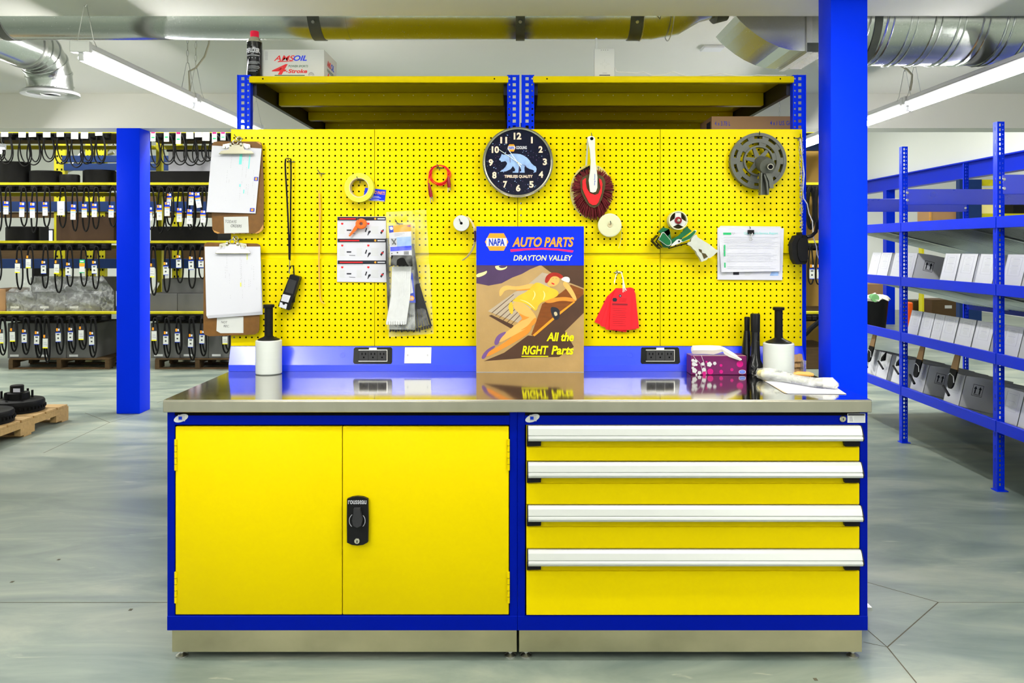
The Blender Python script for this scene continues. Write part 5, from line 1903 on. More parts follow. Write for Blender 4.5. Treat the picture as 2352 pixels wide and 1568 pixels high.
art(m, [(372, 264), (500, 256), (640, 252), (770, 258), (902, 274), (892, 291), (770, 273), (640, 267), (500, 272), (376, 286)], 12)
m.mat('pale_yellow')
a, b = sq(398, 313), sq(893, 359)
m.textpx('DRAYTON VALLEY', a[0], a[1], b[0], b[1], yt - .0004, .015, .2)
m.build('blue_header', t)
m = ground_mb
m.mat('text_yellow')
for s, p, q in (('All the', (675, 960), (905, 1034)), ('RIGHT', (470, 1071), (692, 1145)), ('Parts', (716, 1071), (903, 1146))):
    a, b = sq(*p), sq(*q)
    m.textpx(s, a[0], a[1], b[0], b[1], yt - .0004, .03, .22)
art(m, [(466, 1156), (690, 1156), (690, 1164), (466, 1164)], 12)
m.build('printed_ground', t)

# ---------------------------------------------------------------- wrap rolls, bottles, tissue box on the worktop
def wrap_roll(px, y, r, ztop, knob, shaft, cone, label):
    """all radii in metres, ztop etc. heights"""
    x = PX(px, y)
    t = thing('stretch_wrap_roll', label, 'wrap roll', (x, y, ZT))
    m = MB('white_roll').lathe([(r * .55, ZT + .002), (r - .003, ZT + .0005), (r, ZT + .004), (r, ztop - .003), (r - .003, ztop), (r * .6, ztop)], (x, y, 0), 'z', 48)
    m.build('film_roll', t)
    m = MB('tape_core').lathe([(r * .5, ZT + .0006), (r * .62, ZT + .0006), (r * .62, ztop + .001), (r * .5, ztop + .001), (r * .5, ZT + .0006)], (x, y, 0), 'z', 32)
    m.build('core', t)
    m = MB('black_plastic')
    kz, sr, kr = knob
    m.lathe([(r * .84, ztop + .0015), (r * .82, ztop + .004), (sr * 1.25, cone), (sr, cone + .004), (sr * .97, kz - .014), (kr, kz - .013), (kr + .001, kz - .007), (kr, kz - .001), (sr, kz), (0, kz)], (x, y, 0), 'z', 40)
    m.build('handle', t)
    return t


y = .575
wrap_roll(617.3, y, .0535, PZ(783.5, y - .02), (PZ(698.5, y), .0172, .0222), None, PZ(774, y), 'white stretch wrap roll with black handle standing alone at the left of the worktop') if False else None
yw = .575
wrap_roll(617.3, yw, .0535, PZ(783.5, yw - .053) , (PZ(698.5, yw), .0175, .0225), None, PZ(773, yw), 'white stretch wrap roll with black handle, alone at the left of the worktop')
yw = .50
wrap_roll(1788.3, yw, .0615, PZ(790, yw - .05), (PZ(704.5, yw), .0165, .0225), None, PZ(777, yw), 'bigger white stretch wrap roll with black handle at the right end of the worktop')


def bottle(px, y, prof, label, cap):
    x = PX(px, y)
    t = thing('black_bottle', label, 'bottle', (x, y, ZT))
    MB('gloss_black').lathe([(0, ZT + .0005)] + [(r, ZT + h) for r, h in prof], (x, y, 0), 'z', 32).build('body', t)
    r, h0, h1 = cap
    MB('black_plastic').lathe([(r, ZT + h0), (r + .0005, ZT + h1 - .004), (r - .002, ZT + h1), (0, ZT + h1)], (x, y, 0), 'z', 32).build('cap', t)


hb = PZ(720, .55) - ZT
bottle(1734.5, .55, [(.030, .0005), (.0335, .006), (.0335, .030), (.031, .045), (.022, .065), (.0195, .11), (.0188, hb * .72)], 'taller glossy black bottle with a round base, just left of the right wrap roll', (.0195, hb * .70, hb))
hb = PZ(727, .62) - ZT
bottle(1716, .615, [(.030, .0005), (.031, .006), (.026, .06), (.021, .11), (.013, hb * .75)], 'slimmer tapering black bottle half hidden behind the glossy one', (.0115, hb * .74, hb))

# tissue box
y0, y1 = .537, .627
xa, xb = PX(1587, y0), PX(1715, y0)
zt = PZ(817, y0)
t = thing('tissue_box', 'purple flowered tissue box with a white tissue sticking out', 'tissue box', ((xa + xb) / 2, .59, ZT))
m = MB('tissue_box').box(xa, xb, y0, y1, ZT + .0005, zt, .0015)
yy = y0 - .0005


def bq(x, y): return (1560 + x / 13.835, 780 + y / 13.835)


m.mat('magenta')
for x, y, r in ((1930, 770, 105), (1330, 815, 45), (1675, 950, 50), (1335, 1015, 60), (990, 1010, 95), (800, 1060, 70), (870, 700, 30)):
    p = A(*bq(x, y), yy)
    m.disc((p.x, p.z), r / 13.835 / SC(yy), yy - .0001 - .00003 * (x % 3), y0, 20)
m.mat('white_plastic')
for x, y, r in ((435, 655, 50), (530, 680, 55), (470, 770, 70), (545, 795, 40), (435, 895, 45), (490, 980, 78), (645, 1050, 60), (750, 770, 55), (960, 780, 80), (1130, 750, 55), (785, 950, 65), (545, 1100, 30)):
    for k in range(5):
        a = 2 * PI * k / 5 + x
        p = A(*bq(x + .55 * r * math.cos(a), y + .55 * r * math.sin(a)), yy)
        m.disc((p.x, p.z), .5 * r / 13.835 / SC(yy), yy - .0003 - .00005 * k - .0002 * ((x * 7 + y) % 5) / 5, y0, 10)
for pts in (((455, 515), (520, 610), (620, 700), (680, 780), (715, 890), (745, 1060)), ((700, 490), (740, 600), (780, 700), (820, 860), (855, 1000), (860, 1100))):
    m.tube([A(*bq(*p), yy) for p in pts], .0010, 4)
p = A(*bq(2005, 1022), yy)
e = [(p.x + .0155 * math.cos(a) * (1 - .08 * math.cos(4 * a)), p.z + .0085 * math.sin(a)) for a in [2 * PI * k / 24 for k in range(24)]]
m.prism(e, yy - .0004, y0)
m.mat('sign_blue').prism([(p.x + (a - p.x) * .8, p.z + (b - p.z) * .72) for a, b in e], yy - .0007, yy - .0004)
m.mat('bear_blue').prism([(p.x + (a - p.x) * .68, p.z + (b - p.z) * .32) for a, b in e], yy - .001, yy - .0007)
m.mat('tape_core').box(xa + .012, xb - .004, y0 + .004, y0 + .012, zt, zt + .0006)
m.build('carton', t)
m = MB('tissue')
top = [(388, 250), (430, 190), (700, 178), (1000, 180), (1300, 192), (1450, 250), (1720, 410), (1995, 600)]
low = [(405, 430), (470, 452), (800, 450), (1100, 468), (1390, 380), (1440, 460), (1580, 540), (1930, 665)]
vv, ff = [], []
n = len(top)
for k in range(n):
    tx, ty = bq(*top[k]); lx, ly = bq(*low[k])
    yk = (.575, .57, .565, .56, .555, .55, .536, .530)[k]
    yl_ = (.58, .575, .565, .56, .555, .545, .533, .528)[k]
    pt, pl = A(tx, ty, yk + .012), A(lx, ly, yl_)
    vv += [pt, (pt * .5 + pl * .5) + Vector((0, -.012, 0)), pl, pl + Vector((0, .004, .001)), (pt * .5 + pl * .5) + Vector((0, .014, 0)), pt + Vector((0, .004, 0))]
for k in range(n - 1):
    for j in range(6):
        ff.append((k * 6 + j, k * 6 + (j + 1) % 6, k * 6 + 6 + (j + 1) % 6, k * 6 + 6 + j))
ff += [tuple(range(6)), tuple((n - 1) * 6 + j for j in range(6))]
m.add(vv, ff, True)
m.build('tissue', t)

# white sheet, wrapped brush, crumpled cardboard, glass strips
zs = ZT + .0008
m = MB('white_paper')
pts = [PL(1757, 876, zs), PL(1809, 904, zs), PL(1944, 905, zs), PL(1906, 880, zs)]
m.add(pts + [p + Vector((0, 0, .0012)) for p in pts], [(0, 1, 2, 3), (4, 5, 6, 7), (0, 1, 5, 4), (1, 2, 6, 5), (2, 3, 7, 6), (3, 0, 4, 7)])
m.mat('tape_core')
pts = [PL(1748, 870, zs - .0002), PL(1800, 902, zs - .0002), PL(1809, 904, zs - .0002), PL(1760, 874, zs - .0002)]
m.add([p + Vector((0, 0, .0008)) for p in pts], [(0, 1, 2, 3)])
tag(m.build('paper_sheet', at=PL(1850, 890, ZT)), 'blank white paper sheet lying under the wrapped brush at the right worktop end', 'paper')
t = thing('wrapped_brush', 'long object wrapped in clear bubble plastic lying across the white sheet', 'wrapped brush', PL(1830, 884, ZT))
pth = [((1746, 863), .020, .022), ((1756, 866), .024, .026), ((1775, 867), .022, .024), ((1800, 870), .020, .021), ((1830, 875), .018, .018), ((1855, 879), .018, .017), ((1872, 882), .019, .017), ((1890, 884), .022, .019), ((1910, 885), .022, .019), ((1922, 887), .012, .012)]
rr = random.Random(4)
m = MB('bubble_film')
m.loft([(PL(p[0], p[1] + 8, ZT + .001) + Vector((0, 0, c_ + .002)), (b, c_)) for p, b, c_ in pth], 14)
for v in range(len(m.v)):
    x, y, z = m.v[v]
    m.v[v] = (x + rr.uniform(-.002, .002), y + rr.uniform(-.002, .002), max(ZT + .003, z + rr.uniform(-.0022, .0022)))
m.build('bubble_wrap', t)
m = MB('handle_white')
m.loft([(PL(p[0], p[1] + 8, ZT + .001) + Vector((0, 0, c_ + .002)), (b * .62, c_ * .6)) for p, b, c_ in pth[1:6]], 10)
m.mat('pale_yellow').loft([(PL(p[0], p[1] + 8, ZT + .001) + Vector((0, 0, c_ + .002)), (b * .7, c_ * .65)) for p, b, c_ in pth[0:2]], 10)
m.build('handle', t)
m = MB('chrome').loft([(PL(p[0], p[1] + 8, ZT + .001) + Vector((0, 0, c_ + .002)), (b * .75, c_ * .72)) for p, b, c_ in pth[6:8]], 10)
m.build('ferrule', t)
m = MB('tissue').loft([(PL(p[0], p[1] + 8, ZT + .001) + Vector((0, 0, c_ + .002)), (b * .8, c_ * .75)) for p, b, c_ in pth[7:10]], 10)
m.build('bristle_end', t)
p = PL(1834, 868, ZT)
m = MB('skin_light').loft([(p + Vector((-.02, .012, .014)), .006), (p + Vector((0, .01, .014)), .012), (p + Vector((.045, .006, .013)), .0115), (p + Vector((.062, .004, .012)), .006)], 12)
tag(m.build('foam_sleeve', at=p), 'small peach coloured sleeve lying behind the wrapped brush', 'sleeve')
m = MB('carton_tan')
x0 = PX(1824, .6)
rr = random.Random(6)
for k, (za, zb_) in enumerate(((858, 838), (842, 828), (830, 813))):
    vv = []
    w2 = .038
    for i in range(6):
        xx = x0 + w2 * i / 5 - .004
        vv += [(xx, .585 + rr.uniform(-.004, .004), PZ(za, .6) + rr.uniform(-.002, .002)), (xx, .60 + rr.uniform(-.006, .004), PZ(zb_, .6) + rr.uniform(-.003, .003)), (xx, .615 + rr.uniform(0, .004), PZ(zb_, .6) - .004), (xx, .615, PZ(za, .6) + .002)]
    ff = []
    for i in range(5):
        for j in range(4):
            ff.append((i * 4 + j, i * 4 + (j + 1) % 4, i * 4 + 4 + (j + 1) % 4, i * 4 + 4 + j))
    ff += [(0, 1, 2, 3), (20, 21, 22, 23)]
    m.add(vv, ff)
for v in range(len(m.v)):
    if m.v[v][2] < ZT + .002: m.v[v] = (m.v[v][0], m.v[v][1], ZT + .0005)
tag(m.build('crumpled_cardboard', at=(x0 + .015, .6, ZT)), 'crumpled brown cardboard wedged behind the right wrap roll', 'cardboard')
m = MB('bubble_film')
for px in (1842.5, 1847):
    m.box(PX(px, .57) - .001, PX(px, .57) + .0015, .55, .63, ZT + .0005, PZ(827, .57))
tag(m.build('glass_strips', at=(PX(1845, .57), .59, ZT)), 'two narrow clear strips standing at the right end of the blue riser', 'glass')

# ---------------------------------------------------------------- things on the top shelf
yc = .735
zsh = ZSH - .0004
xc = PX(584.7, yc)
r = 17.2 / SC(yc)
t = thing('spray_can', 'black spray can with bright red cap on the left end of the top shelf', 'spray can', (xc, yc, zsh))
zt = PZ(97, yc)
MB('gloss_black').lathe([(0, zsh), (r - .002, zsh), (r, zsh + .003), (r, zt - .002)], (xc, yc, 0), 'z', 40).build('body', t)
MB('chrome').lathe([(r, zt - .002), (r + .0008, zt), (r * .85, zt + .006), (r * .6, zt + .018), (r * .55, zt + .022)], (xc, yc, 0), 'z', 40).build('dome', t)
MB('cap_red').lathe([(r * .57, zt + .014), (r * .56, PZ(73, yc)), (r * .5, PZ(72, yc)), (0, PZ(72, yc))], (xc, yc, 0), 'z', 32).build('cap', t)
m = MB('white_paper')


def wrap_text(m, s, px0, py0, px1, py1, bold):
    """lettering bent round the can"""
    vv, ff = text_mesh(s, bold, 0)
    out = []
    for u, v in vv:
        px, py = px0 + (px1 - px0) * u, py1 + (py0 - py1) * v
        d = max(-.98, min(.98, (px - 584.7) / 17.6))
        out.append((xc + r * 1.006 * d, yc - r * 1.006 * math.sqrt(1 - d * d), PZ(py, yc - r)))
    m.add(out, ff)


wrap_text(m, 'DEFUCKER', 569, 109.5, 600, 120.5, .05)
wrap_text(m, 'with', 581, 121.5, 588, 123.5, .02)


def wrap_line(m, pts, wd):
    q = []
    for px, py in pts:
        d = max(-.98, min(.98, (px - 584.7) / 17.6))
        q.append((xc + r * 1.004 * d, yc - r * 1.004 * math.sqrt(1 - d * d), PZ(py, yc - r)))
    m.tube(q, wd, 4)


wrap_line(m, [(576, 108.5), (584, 103), (592, 108.5)], .0006)
wrap_line(m, [(569, 122), (576, 127), (584, 132.5), (592, 127), (600, 122)], .0006)
for k in range(3):
    d = (-7 + 7 * k) / 17.6
    m.cyl((xc + r * d, yc - r * math.sqrt(1 - d * d) - .0005, PZ(136.3, yc)), (xc + r * d, yc - r * math.sqrt(1 - d * d) + .002, PZ(136.3, yc)), .0018, n=10)
for k, py in enumerate((125.5, 127.2, 141, 143.4, 146, 151, 153.6, 156.4, 160.5, 163.2)):
    hw = (15, 14, 14, 15, 11, 14, 15, 14, 11, 8)[k]
    wrap_line(m, [(584.7 - hw + 2 * hw * j / 10, py) for j in range(11)], .0008)
m.build('print', t)

y0, y1 = .75, 1.007
xa, xb = PX(598, y0), PX(744.5, y0)
zt = PZ(113.7, y0)
t = thing('oil_carton', 'white motor oil carton with red and blue lettering on the top shelf', 'carton', ((xa + xb) / 2, .88, zsh))
MB('white_carton').box(xa, xb, y0, y1, zsh, zt, .001).build('box', t)


def oq(x, y): return (555 + x / 10.009, 60 + y / 10.009)


yy = y0 - .0006
m = MB('red')
m.textpx('AMS', *oq(740, 672), *oq(1220, 800), yy, .015, .3)
m.shape([oq(*p) for p in ((820, 830), (850, 800), (1180, 805), (1200, 812), (900, 822))], yy, y0)
m.mat('sign_blue').textpx('OIL', *oq(1190, 672), *oq(1500, 798), yy, .03, .3)
m.mat('red').textpx('4', *oq(690, 872), *oq(1060, 1115), yy, .02, .3)
m.disc((PX(oq(1040, 1045)[0], yy), PZ(oq(1040, 1045)[1], yy)), .003, yy, y0, 10)
m.textpx('Stroke', *oq(1070, 985), *oq(1508, 1080), yy, .03, .2)
m.mat('green').textpx('POWER SPORTS', *oq(1075, 895), *oq(1530, 945), yy, .01, .2)
m.shape([oq(*p) for p in ((760, 1122), (1450, 1122), (1450, 1140), (760, 1140))], yy, y0)
m.mat('print_grey')
for k in range(9): m.shape([oq(540, 590 + k * 22), oq(605, 590 + k * 22), oq(605, 601 + k * 22), oq(540, 601 + k * 22)], yy, y0)
m.tube([A(*oq(1600 + 60 * math.cos(a), 1130 - 62 * math.sin(a)), yy) for a in [PI * k / 10 for k in range(11)]], .0022, 5)
m.tube([A(*oq(1600 + 28 * math.cos(a), 1130 - 30 * math.sin(a)), yy) for a in [PI * k / 10 for k in range(11)]], .0018, 5)
m.build('front_print', t)
m = MB('red')
xs = xb + .0006
m.text('AMS', (xs, y0 + .055, zt - .062), (0, 1, 0), (0, 0, 1), .075, .030, .05, .2)
m.text('4', (xs, y0 + .045, zt - .135), (0, 1, 0), (0, 0, 1), .05, .05, .03, .2)
m.text('Stroke', (xs, y0 + .105, zt - .132), (0, 1, 0), (0, 0, 1), .085, .03, .03, .2)
m.prism([(0, 0)], 0, 0) if False else None
m.mat('sign_blue').text('OIL', (xs, y0 + .135, zt - .062), (0, 1, 0), (0, 0, 1), .06, .030, .05, .2)
m.mat('green').text('POWER SPORTS', (xs, y0 + .055, zt - .085), (0, 1, 0), (0, 0, 1), .13, .013, .01, .2)
m.build('side_print', t)

# router with aerial and cord
y0 = .745
xa, xb = PX(1365.5, y0), PX(1411.5, y0)
zt = PZ(111, y0)
t = thing('router', 'white wireless router with one aerial on the right top shelf', 'router', ((xa + xb) / 2, y0 + .015, zsh))
body_mb = MB('white_plastic').box(xa, xb, y0, y0 + .03, zsh, zt, .003, 2)
MB('white_plastic').loft([((PX(1370, y0), y0 + .012, PZ(115, y0)), .0065), ((PX(1370, y0), y0 + .012, PZ(100, y0)), .0052), ((PX(1370.3, y0), y0 + .012, PZ(87, y0)), .0045), ((PX(1370.3, y0), y0 + .012, PZ(85.5, y0)), .002)], 14).build('aerial', t)
m = body_mb
m.mat('ink')
for k in range(4): m.disc((PX(1381 + 5 * k, y0), PZ(115, y0)), .0014, y0 - .0006, y0, 8)
m.rect(1376.5, 171.8, 1401.5, 173.5, y0 - .0006, y0)
m.mat('paper_grey')
p = A(1389, 147, y0)
for k in range(8):
    a = 2 * PI * k / 8
    r0, r1 = .008, (.021 if k % 2 == 0 else .013)
    m.tube([(p.x + r0 * math.cos(a), y0 - .0004, p.z + r0 * math.sin(a)), (p.x + r1 * math.cos(a), y0 - .0004, p.z + r1 * math.sin(a))], .0011, 4)
m.mat('print_grey').rect(1384, 167, 1394, 168.5, y0 - .0006, y0)
m.build('body', t)
pts = [(1411, 154), (1414, 156), (1415, 162), (1420, 165.5), (1440, 167), (1463, 169), (1471, 166), (1478, 164), (1488, 168), (1500, 173.5), (1520, 173), (1536, 168), (1545, 164.5), (1560, 169), (1577, 174), (1600, 173.8), (1640, 171), (1655, 169), (1668, 172), (1690, 174), (1726, 173.5), (1740, 171.5), (1760, 173), (1804, 174)]
yq = y0 + .005
MB('cord_white').tube([(PX(a, yq), yq + .01 * math.sin(i), max(PZ(b, yq), zsh + .002)) for i, (a, b) in enumerate(pts)], .002, 6).build('power_cord', t)

# brown carton on the shelf behind the board
y0 = 0.95
xa, xb = PX(1634.5, y0), PX(1853, y0) - .06
zt = PZ(267, y0)
zl2 = 1.775
t = thing('brown_carton', 'brown four pack carton peeking over the right end of the boards', 'carton', ((xa + xb) / 2, y0 + .1, zl2))
MB('carton_brown').box(xa, PX(1845, y0), y0, y0 + .24, zl2, zt, .001).build('box', t)
m = MB('logo_blue')
m.textpx('4 x 3.78 L', 1641.5, 278.5, 1677.5, 288.5, y0 - .0006, .0)
m.textpx('4 x 1 U.S. GAL', 1769, 277.5, 1822, 287.5, y0 - .0006, .01)
m.mat('ink').box(xa - .0006, xa, y0 + .02, y0 + .10, zt - .10, zt - .02)
m.build('print', t)
tag(MB('yellow_paint').box(PX(1600, y0), PX(1847, y0), y0 - .02, y0 + .32, zl2 - .025, zl2 - .0005).build('carton_shelf', at=(PX(1700, y0), y0, zl2)), 'short yellow shelf board under the brown carton behind the boards', 'shelf')

# ---------------------------------------------------------------- blue parts rack on the right
XF = 2.857
RDP = 1.16
FY = [0.83, 2.06, 3.29, 4.52]
LV = [1.634, 1.232, 0.822, 0.422]
TH = R(13.5)
ZPT = 2.198
t = thing('parts_rack', 'long blue steel parts rack with sloping shelves at the right', 'rack', (XF + .5, 2.7, 0))
perforate('rack_post_face', 'rack_blue', [('x', .016, .012, 9, .0285, .0052, .0085, 's', 0, 9, .02, 9), ('x', .033, .012, 9, .0285, .0035, .0042, 'o', 0, 9, .02, 9)])
perforate('rack_post_side', 'rack_blue', [('y', .022, .03, 9, .076, .003, .012, 's', -9, 9, .02, 9)])
for yy in FY:
    for front in (True, False):
        m = MB('rack_post_face')
        m.box(0, .043, 0, .002, 0, ZPT)
        m.mat('rack_post_side').box(0 if front else .041, .002 if front else .043, .002, .045, 0, ZPT)
        m.mat('rack_blue').box(.041 if front else 0, .043 if front else .002, .002, .02, 0, ZPT)
        m.box(-.008, .06, -.012, .055, 0, .004)
        o = m.build('post')
        o.parent = t
        o.location = Vector((XF if front else XF + RDP - .043, yy, 0)) - t.location
    m = MB('gloss_rack_blue')
    m.box(XF + .03, XF + RDP - .02, yy - .004, yy, 1.766, 1.882, .002)
    m.mat('zinc')
    for x in (XF + .038, XF + RDP - .03):
        for z in (1.80, 1.855): m.lathe([(0, yy - .008), (.008, yy - .008), (.011, yy - .004)], (x, 0, z), 'y', 12)
    m.build('side_beam', t)
for k in range(3):
    ya, yb = FY[k] + .004, FY[k + 1] - .002
    for z in LV:
        m = MB('rack_blue').box(XF - .008, XF - .004, ya, yb, z - .068, z, .0015)
        m.box(XF - .004, XF + .02, ya, yb, z - .006, z - .003).box(XF - .004, XF + .02, ya, yb, z - .068, z - .065)
        m.build('shelf_beam', t)
        zb_ = z - RDP * math.tan(TH)
        MB('rack_blue').box(XF + RDP - .02, XF + RDP, ya, yb, zb_ - .05, zb_ - .008).build('rear_beam', t)
        m = MB('deck_steel')
        n = 26
        prof = []
        for i in range(n + 1):
            yy = ya + .05 + (yb - ya - .06) * i / n
            e = (yb - ya - .06) / n
            if i == n: prof.append((yy, 0)); break
            if i == 12: prof += [(yy, -.018), (yy + e * .9, -.018)]
            else: prof += [(yy, 0), (yy + e * .45, 0), (yy + e * .55, -.010), (yy + e * .9, -.010)]
        xa, xb = XF + .012, XF + RDP - .02
        q = len(prof)
        off = lambda x: z - .010 - (x - xa) * math.tan(TH)
        m.add([(xa, p[0], off(xa) + p[1]) for p in prof] + [(xb, p[0], off(xb) + p[1]) for p in prof], [(i, i + 1, q + i + 1, q + i) for i in range(q - 1)])
        m.build('sloping_deck', t)


def parts_box(y0, lvl, label, w=.195, h=.205, dx=.075, L=.62, cut=True, mt='white_carton', grp='white boxes on the blue parts rack', empty=False):
    """open bin standing on the sloping shelf; y0 is its far front corner"""
    z = LV[lvl]
    x = XF + dx
    o = thing('parts_box', label, 'box', (x, y0 - w, z - .008 - (dx - .012) * math.tan(TH)), grp)
    o.rotation_euler = (0, TH, 0)

    def put(m, nm):
        b = m.build(nm)
        b.parent = o
        return b
    m = MB(mt)
    e = .004
    m.box(0, e, 0, w, 0, h)
    m.mat('side_carton')
    for ya in (0, w - e):
        pts = [(0, 0), (L, 0), (L, h * 1.12), (.10, h * 1.05), (0, h)] if cut else [(0, 0), (L, 0), (L, h), (0, h)]
        m.prism(pts, ya, ya + e)
    m.box(L - e, L, e, w - e, 0, h * 1.1).box(0, L, e, w - e, 0, e)
    m.mat(mt).box(-.001, 0, 0, .003, 0, h).box(-.001, 0, w - .003, w, 0, h)
    put(m, 'carton')
    m = MB('print_grey')
    f = -.0006
    a, b, c, d = w * .2, w * .82, h * .36, h * .92
    for (q0, q1, r0, r1) in ((a, b, c, c + .001), (a, b, d - .001, d), (a, a + .001, c, d), (b - .001, b, c, d)):
        m.box(f, 0, q0, q1, r0, r1)
    rr = random.Random(int(y0 * 1000) + lvl)
    m.mat('paper_grey')
    for k in range(11):
        zz = d - .010 - k * (d - c - .02) / 11
        ln = rr.uniform(.35, .9) * (b - a - .02)
        mid = (a + b) / 2
        if k in (0, 5): m.mat('print_grey')
        m.box(f, 0, mid - ln / 2, mid + ln / 2, zz - .0028, zz)
        m.mat('paper_grey')
    put(m, 'printed_label')
    m = MB('ink')
    s = .035
    cx, cz = .10, h * .62
    for (p0, p1, r0, r1) in ((-s, s, -s * 1.1, -s * 1.02), (-s, s, s * 1.02, s * 1.1), (-s, -s * .93, -s * 1.1, s * 1.1), (s * .93, s, -s * 1.1, s * 1.1), (-s * .7, s * .7, -s * .85, -s * .75)):
        m.box(cx + p0, cx + p1, -.0006, 0, cz + r0, cz + r1)
    for q in (-.45, .45):
        m.prism([(cx + q * s - .004, cz - s * .65), (cx + q * s + .004, cz - s * .65), (cx + q * s + .004, cz + s * .25), (cx + q * s + .011, cz + s * .25), (cx + q * s, cz + s * .8), (cx + q * s - .011, cz + s * .25), (cx + q * s - .004, cz + s * .25)], -.0006, 0)
    if lvl == 1:
        p = [(cx + .2 + .03 * math.cos(2 * PI * k / 3 + a2), cz - .02 + .03 * math.sin(2 * PI * k / 3 + a2)) for k in range(3) for a2 in (0, .5, 1.2)]
        m.mat('print_grey')
        for k in range(3):
            a0 = 2 * PI * k / 3 + .5
            m.tube([(cx + .22 + .022 * math.cos(a0 + u), -.0005, cz - .03 + .022 * math.sin(a0 + u)) for u in (0, .35, .7, 1.05, 1.4, 1.7)], .0022, 4)
        m.mat('paper_grey').box(cx + .0, cx + .36, -.0006, 0, .022, .026)
    put(m, 'arrow_mark')
    return o


def ybox(px, dx=.075):
    return FP / ((px - 1187.0) / (XF + dx)) - CD


rows = {1: ([2000 - 8, 2012, 2043], [2066, 2157, 2194, 2237], [2298]),
        2: ([], [2082, 2109, 2136, 2158, 2192, 2231], [2292]),
        3: ([1990, 2011, 2046], [2090, 2167], [2291, 2337])}
lname = {1: 'upper box shelf', 2: 'middle box shelf', 3: 'lowest shelf'}
bname = ['in the far bay', 'in the middle bay', 'in the nearest bay']
hues = ['far', 'second', 'third', 'fourth', 'fifth', 'sixth']
for lv, bays in rows.items():
    for bi, bay in enumerate(bays):
        for k, px in enumerate(bay):
            if len(bay) == 1: pos = 'only white box'
            elif k == len(bay) - 1: pos = 'nearest white box'
            elif k == 0: pos = 'farthest white box'
            else: pos = ORD[k] + ' white box from the far end'
            w = .195
            if lv == 2 and bi == 1 and k < 3: w = .165
            if lv == 2 and bi == 1 and k == 3: w = .18
            nxt = bay[k + 1] if k + 1 < len(bay) else (bays[bi + 1][0] if bi < 2 and bays[bi + 1] else None)
            if nxt: w = min(w, ybox(px) - ybox(nxt) - .004)
            parts_box(ybox(px), lv, '%s %s of the %s' % (pos, bname[bi], lname[lv]), w=w, h=.185 if lv == 2 else .205)


def paddle(px, lvl, label, hgt=.20):
    y0 = ybox(px)
    dx = .06
    o = thing('paddle', label, 'paddle', (XF + dx, y0 - .10, LV[lvl] - .008 + .205 * .5))
    o.rotation_euler = (0, TH, 0)
    m = MB('carton_tan')

    def tongue(mb, z0, z1, w0, w1, x0, x1, tip):
        pts = []
        n = 10
        for k in range(n + 1):
            a = PI * k / n
            pts.append((w1 * math.cos(a), z1 - (w1 if tip else 0) + (w1 * math.sin(a) if tip else 0)))
        pts = [(w0, z0)] + pts + [(-w0, z0)]
        n2 = len(pts)
        mb.add([(x0, p[0], p[1]) for p in pts] + [(x1, p[0], p[1]) for p in pts], [tuple(range(n2)), tuple(range(n2, 2 * n2))] + [(i, (i + 1) % n2, n2 + (i + 1) % n2, n2 + i) for i in range(n2)])
    tongue(m, .11, .11 + hgt * .62, .043, .034, -.012, -.004, True)
    b = m.build('brown_tongue'); b.parent = o
    m = MB('matt_black')
    pts = [(.043, .118)] + [(.036 * math.cos(a), .02 + .036 * math.sin(a)) for a in [0 - PI * k / 10 for k in range(11)]] + [(-.043, .118)]
    n2 = len(pts)
    m.add([(-.014, p[0], p[1]) for p in pts] + [(-.003, p[0], p[1]) for p in pts], [tuple(range(n2)), tuple(range(n2, 2 * n2))] + [(i, (i + 1) % n2, n2 + (i + 1) % n2, n2 + i) for i in range(n2)])
    b = m.build('black_tip'); b.parent = o
    m = MB('black_plastic').cyl((-.02, .065, -.01), (-.02, -.03, -.06), .009, n=8)
    b = m.build('handle'); b.parent = o
    m = MB('white_plastic').tube([(-.016, .045, .07), (-.02, .02, .085), (-.02, -.03, .07), (-.018, -.05, .03)], .0025, 5)
    b = m.build('tie'); b.parent = o


paddle(1990, 3, 'brown black tipped paddle in the far bay of the lowest shelf')
paddle(2096, 3, 'brown black tipped paddle on the farther box of the middle bay, lowest shelf')
paddle(2173, 3, 'brown black tipped paddle on the nearest box of the middle bay, lowest shelf')
for px, bay in ((2016, 'second box of the far bay'), (2050, 'nearest box of the far bay')):
    y0 = ybox(px)
    z = LV[3] + .09
    tag(MB('black_plastic').cyl((XF + .062, y0 - .04, z + .02), (XF + .062, y0 - .13, z - .03), .008, n=8).mat('matt_black').loft([((XF + .08, y0 - .15, z + .11), .003), ((XF + .064, y0 - .13, z + .05), .02), ((XF + .064, y0 - .09, z + .03), .006)], 8).build('strap', at=(XF + .06, y0 - .1, z)),
        'short black strap on the ' + bay + ', lowest shelf', 'strap')
# grey flap standing behind the boxes of the lowest shelf
for i, (px, w) in enumerate(((2152, .10), (2190, .12), (2235, .12))):
    y = ybox(px) - .1
    m = MB('side_carton' if i == 0 else 'print_grey')
    pts = [(-w / 2, 0), (w / 2, 0), (w / 2, .16), (w * .3, .22), (-w * .3, .22), (-w / 2, .16)]
    m.add([(XF + .74, y + a, .36 + b) for a, b in pts] + [(XF + .75, y + a, .36 + b) for a, b in pts], [tuple(range(6)), tuple(range(6, 12))] + [(k, (k + 1) % 6, 6 + (k + 1) % 6, 6 + k) for k in range(6)])
    m.box(XF + .735, XF + .755, y - .02, y + .02, LV[3] - .178, .37)
    tag(m.build('grey_flap', at=(XF + .745, y, .30)), ('pale' if i == 0 else 'darker grey, ' + ('farther' if i == 1 else 'nearer')) + ' rounded flap standing up behind the boxes of the lowest shelf', 'flap')

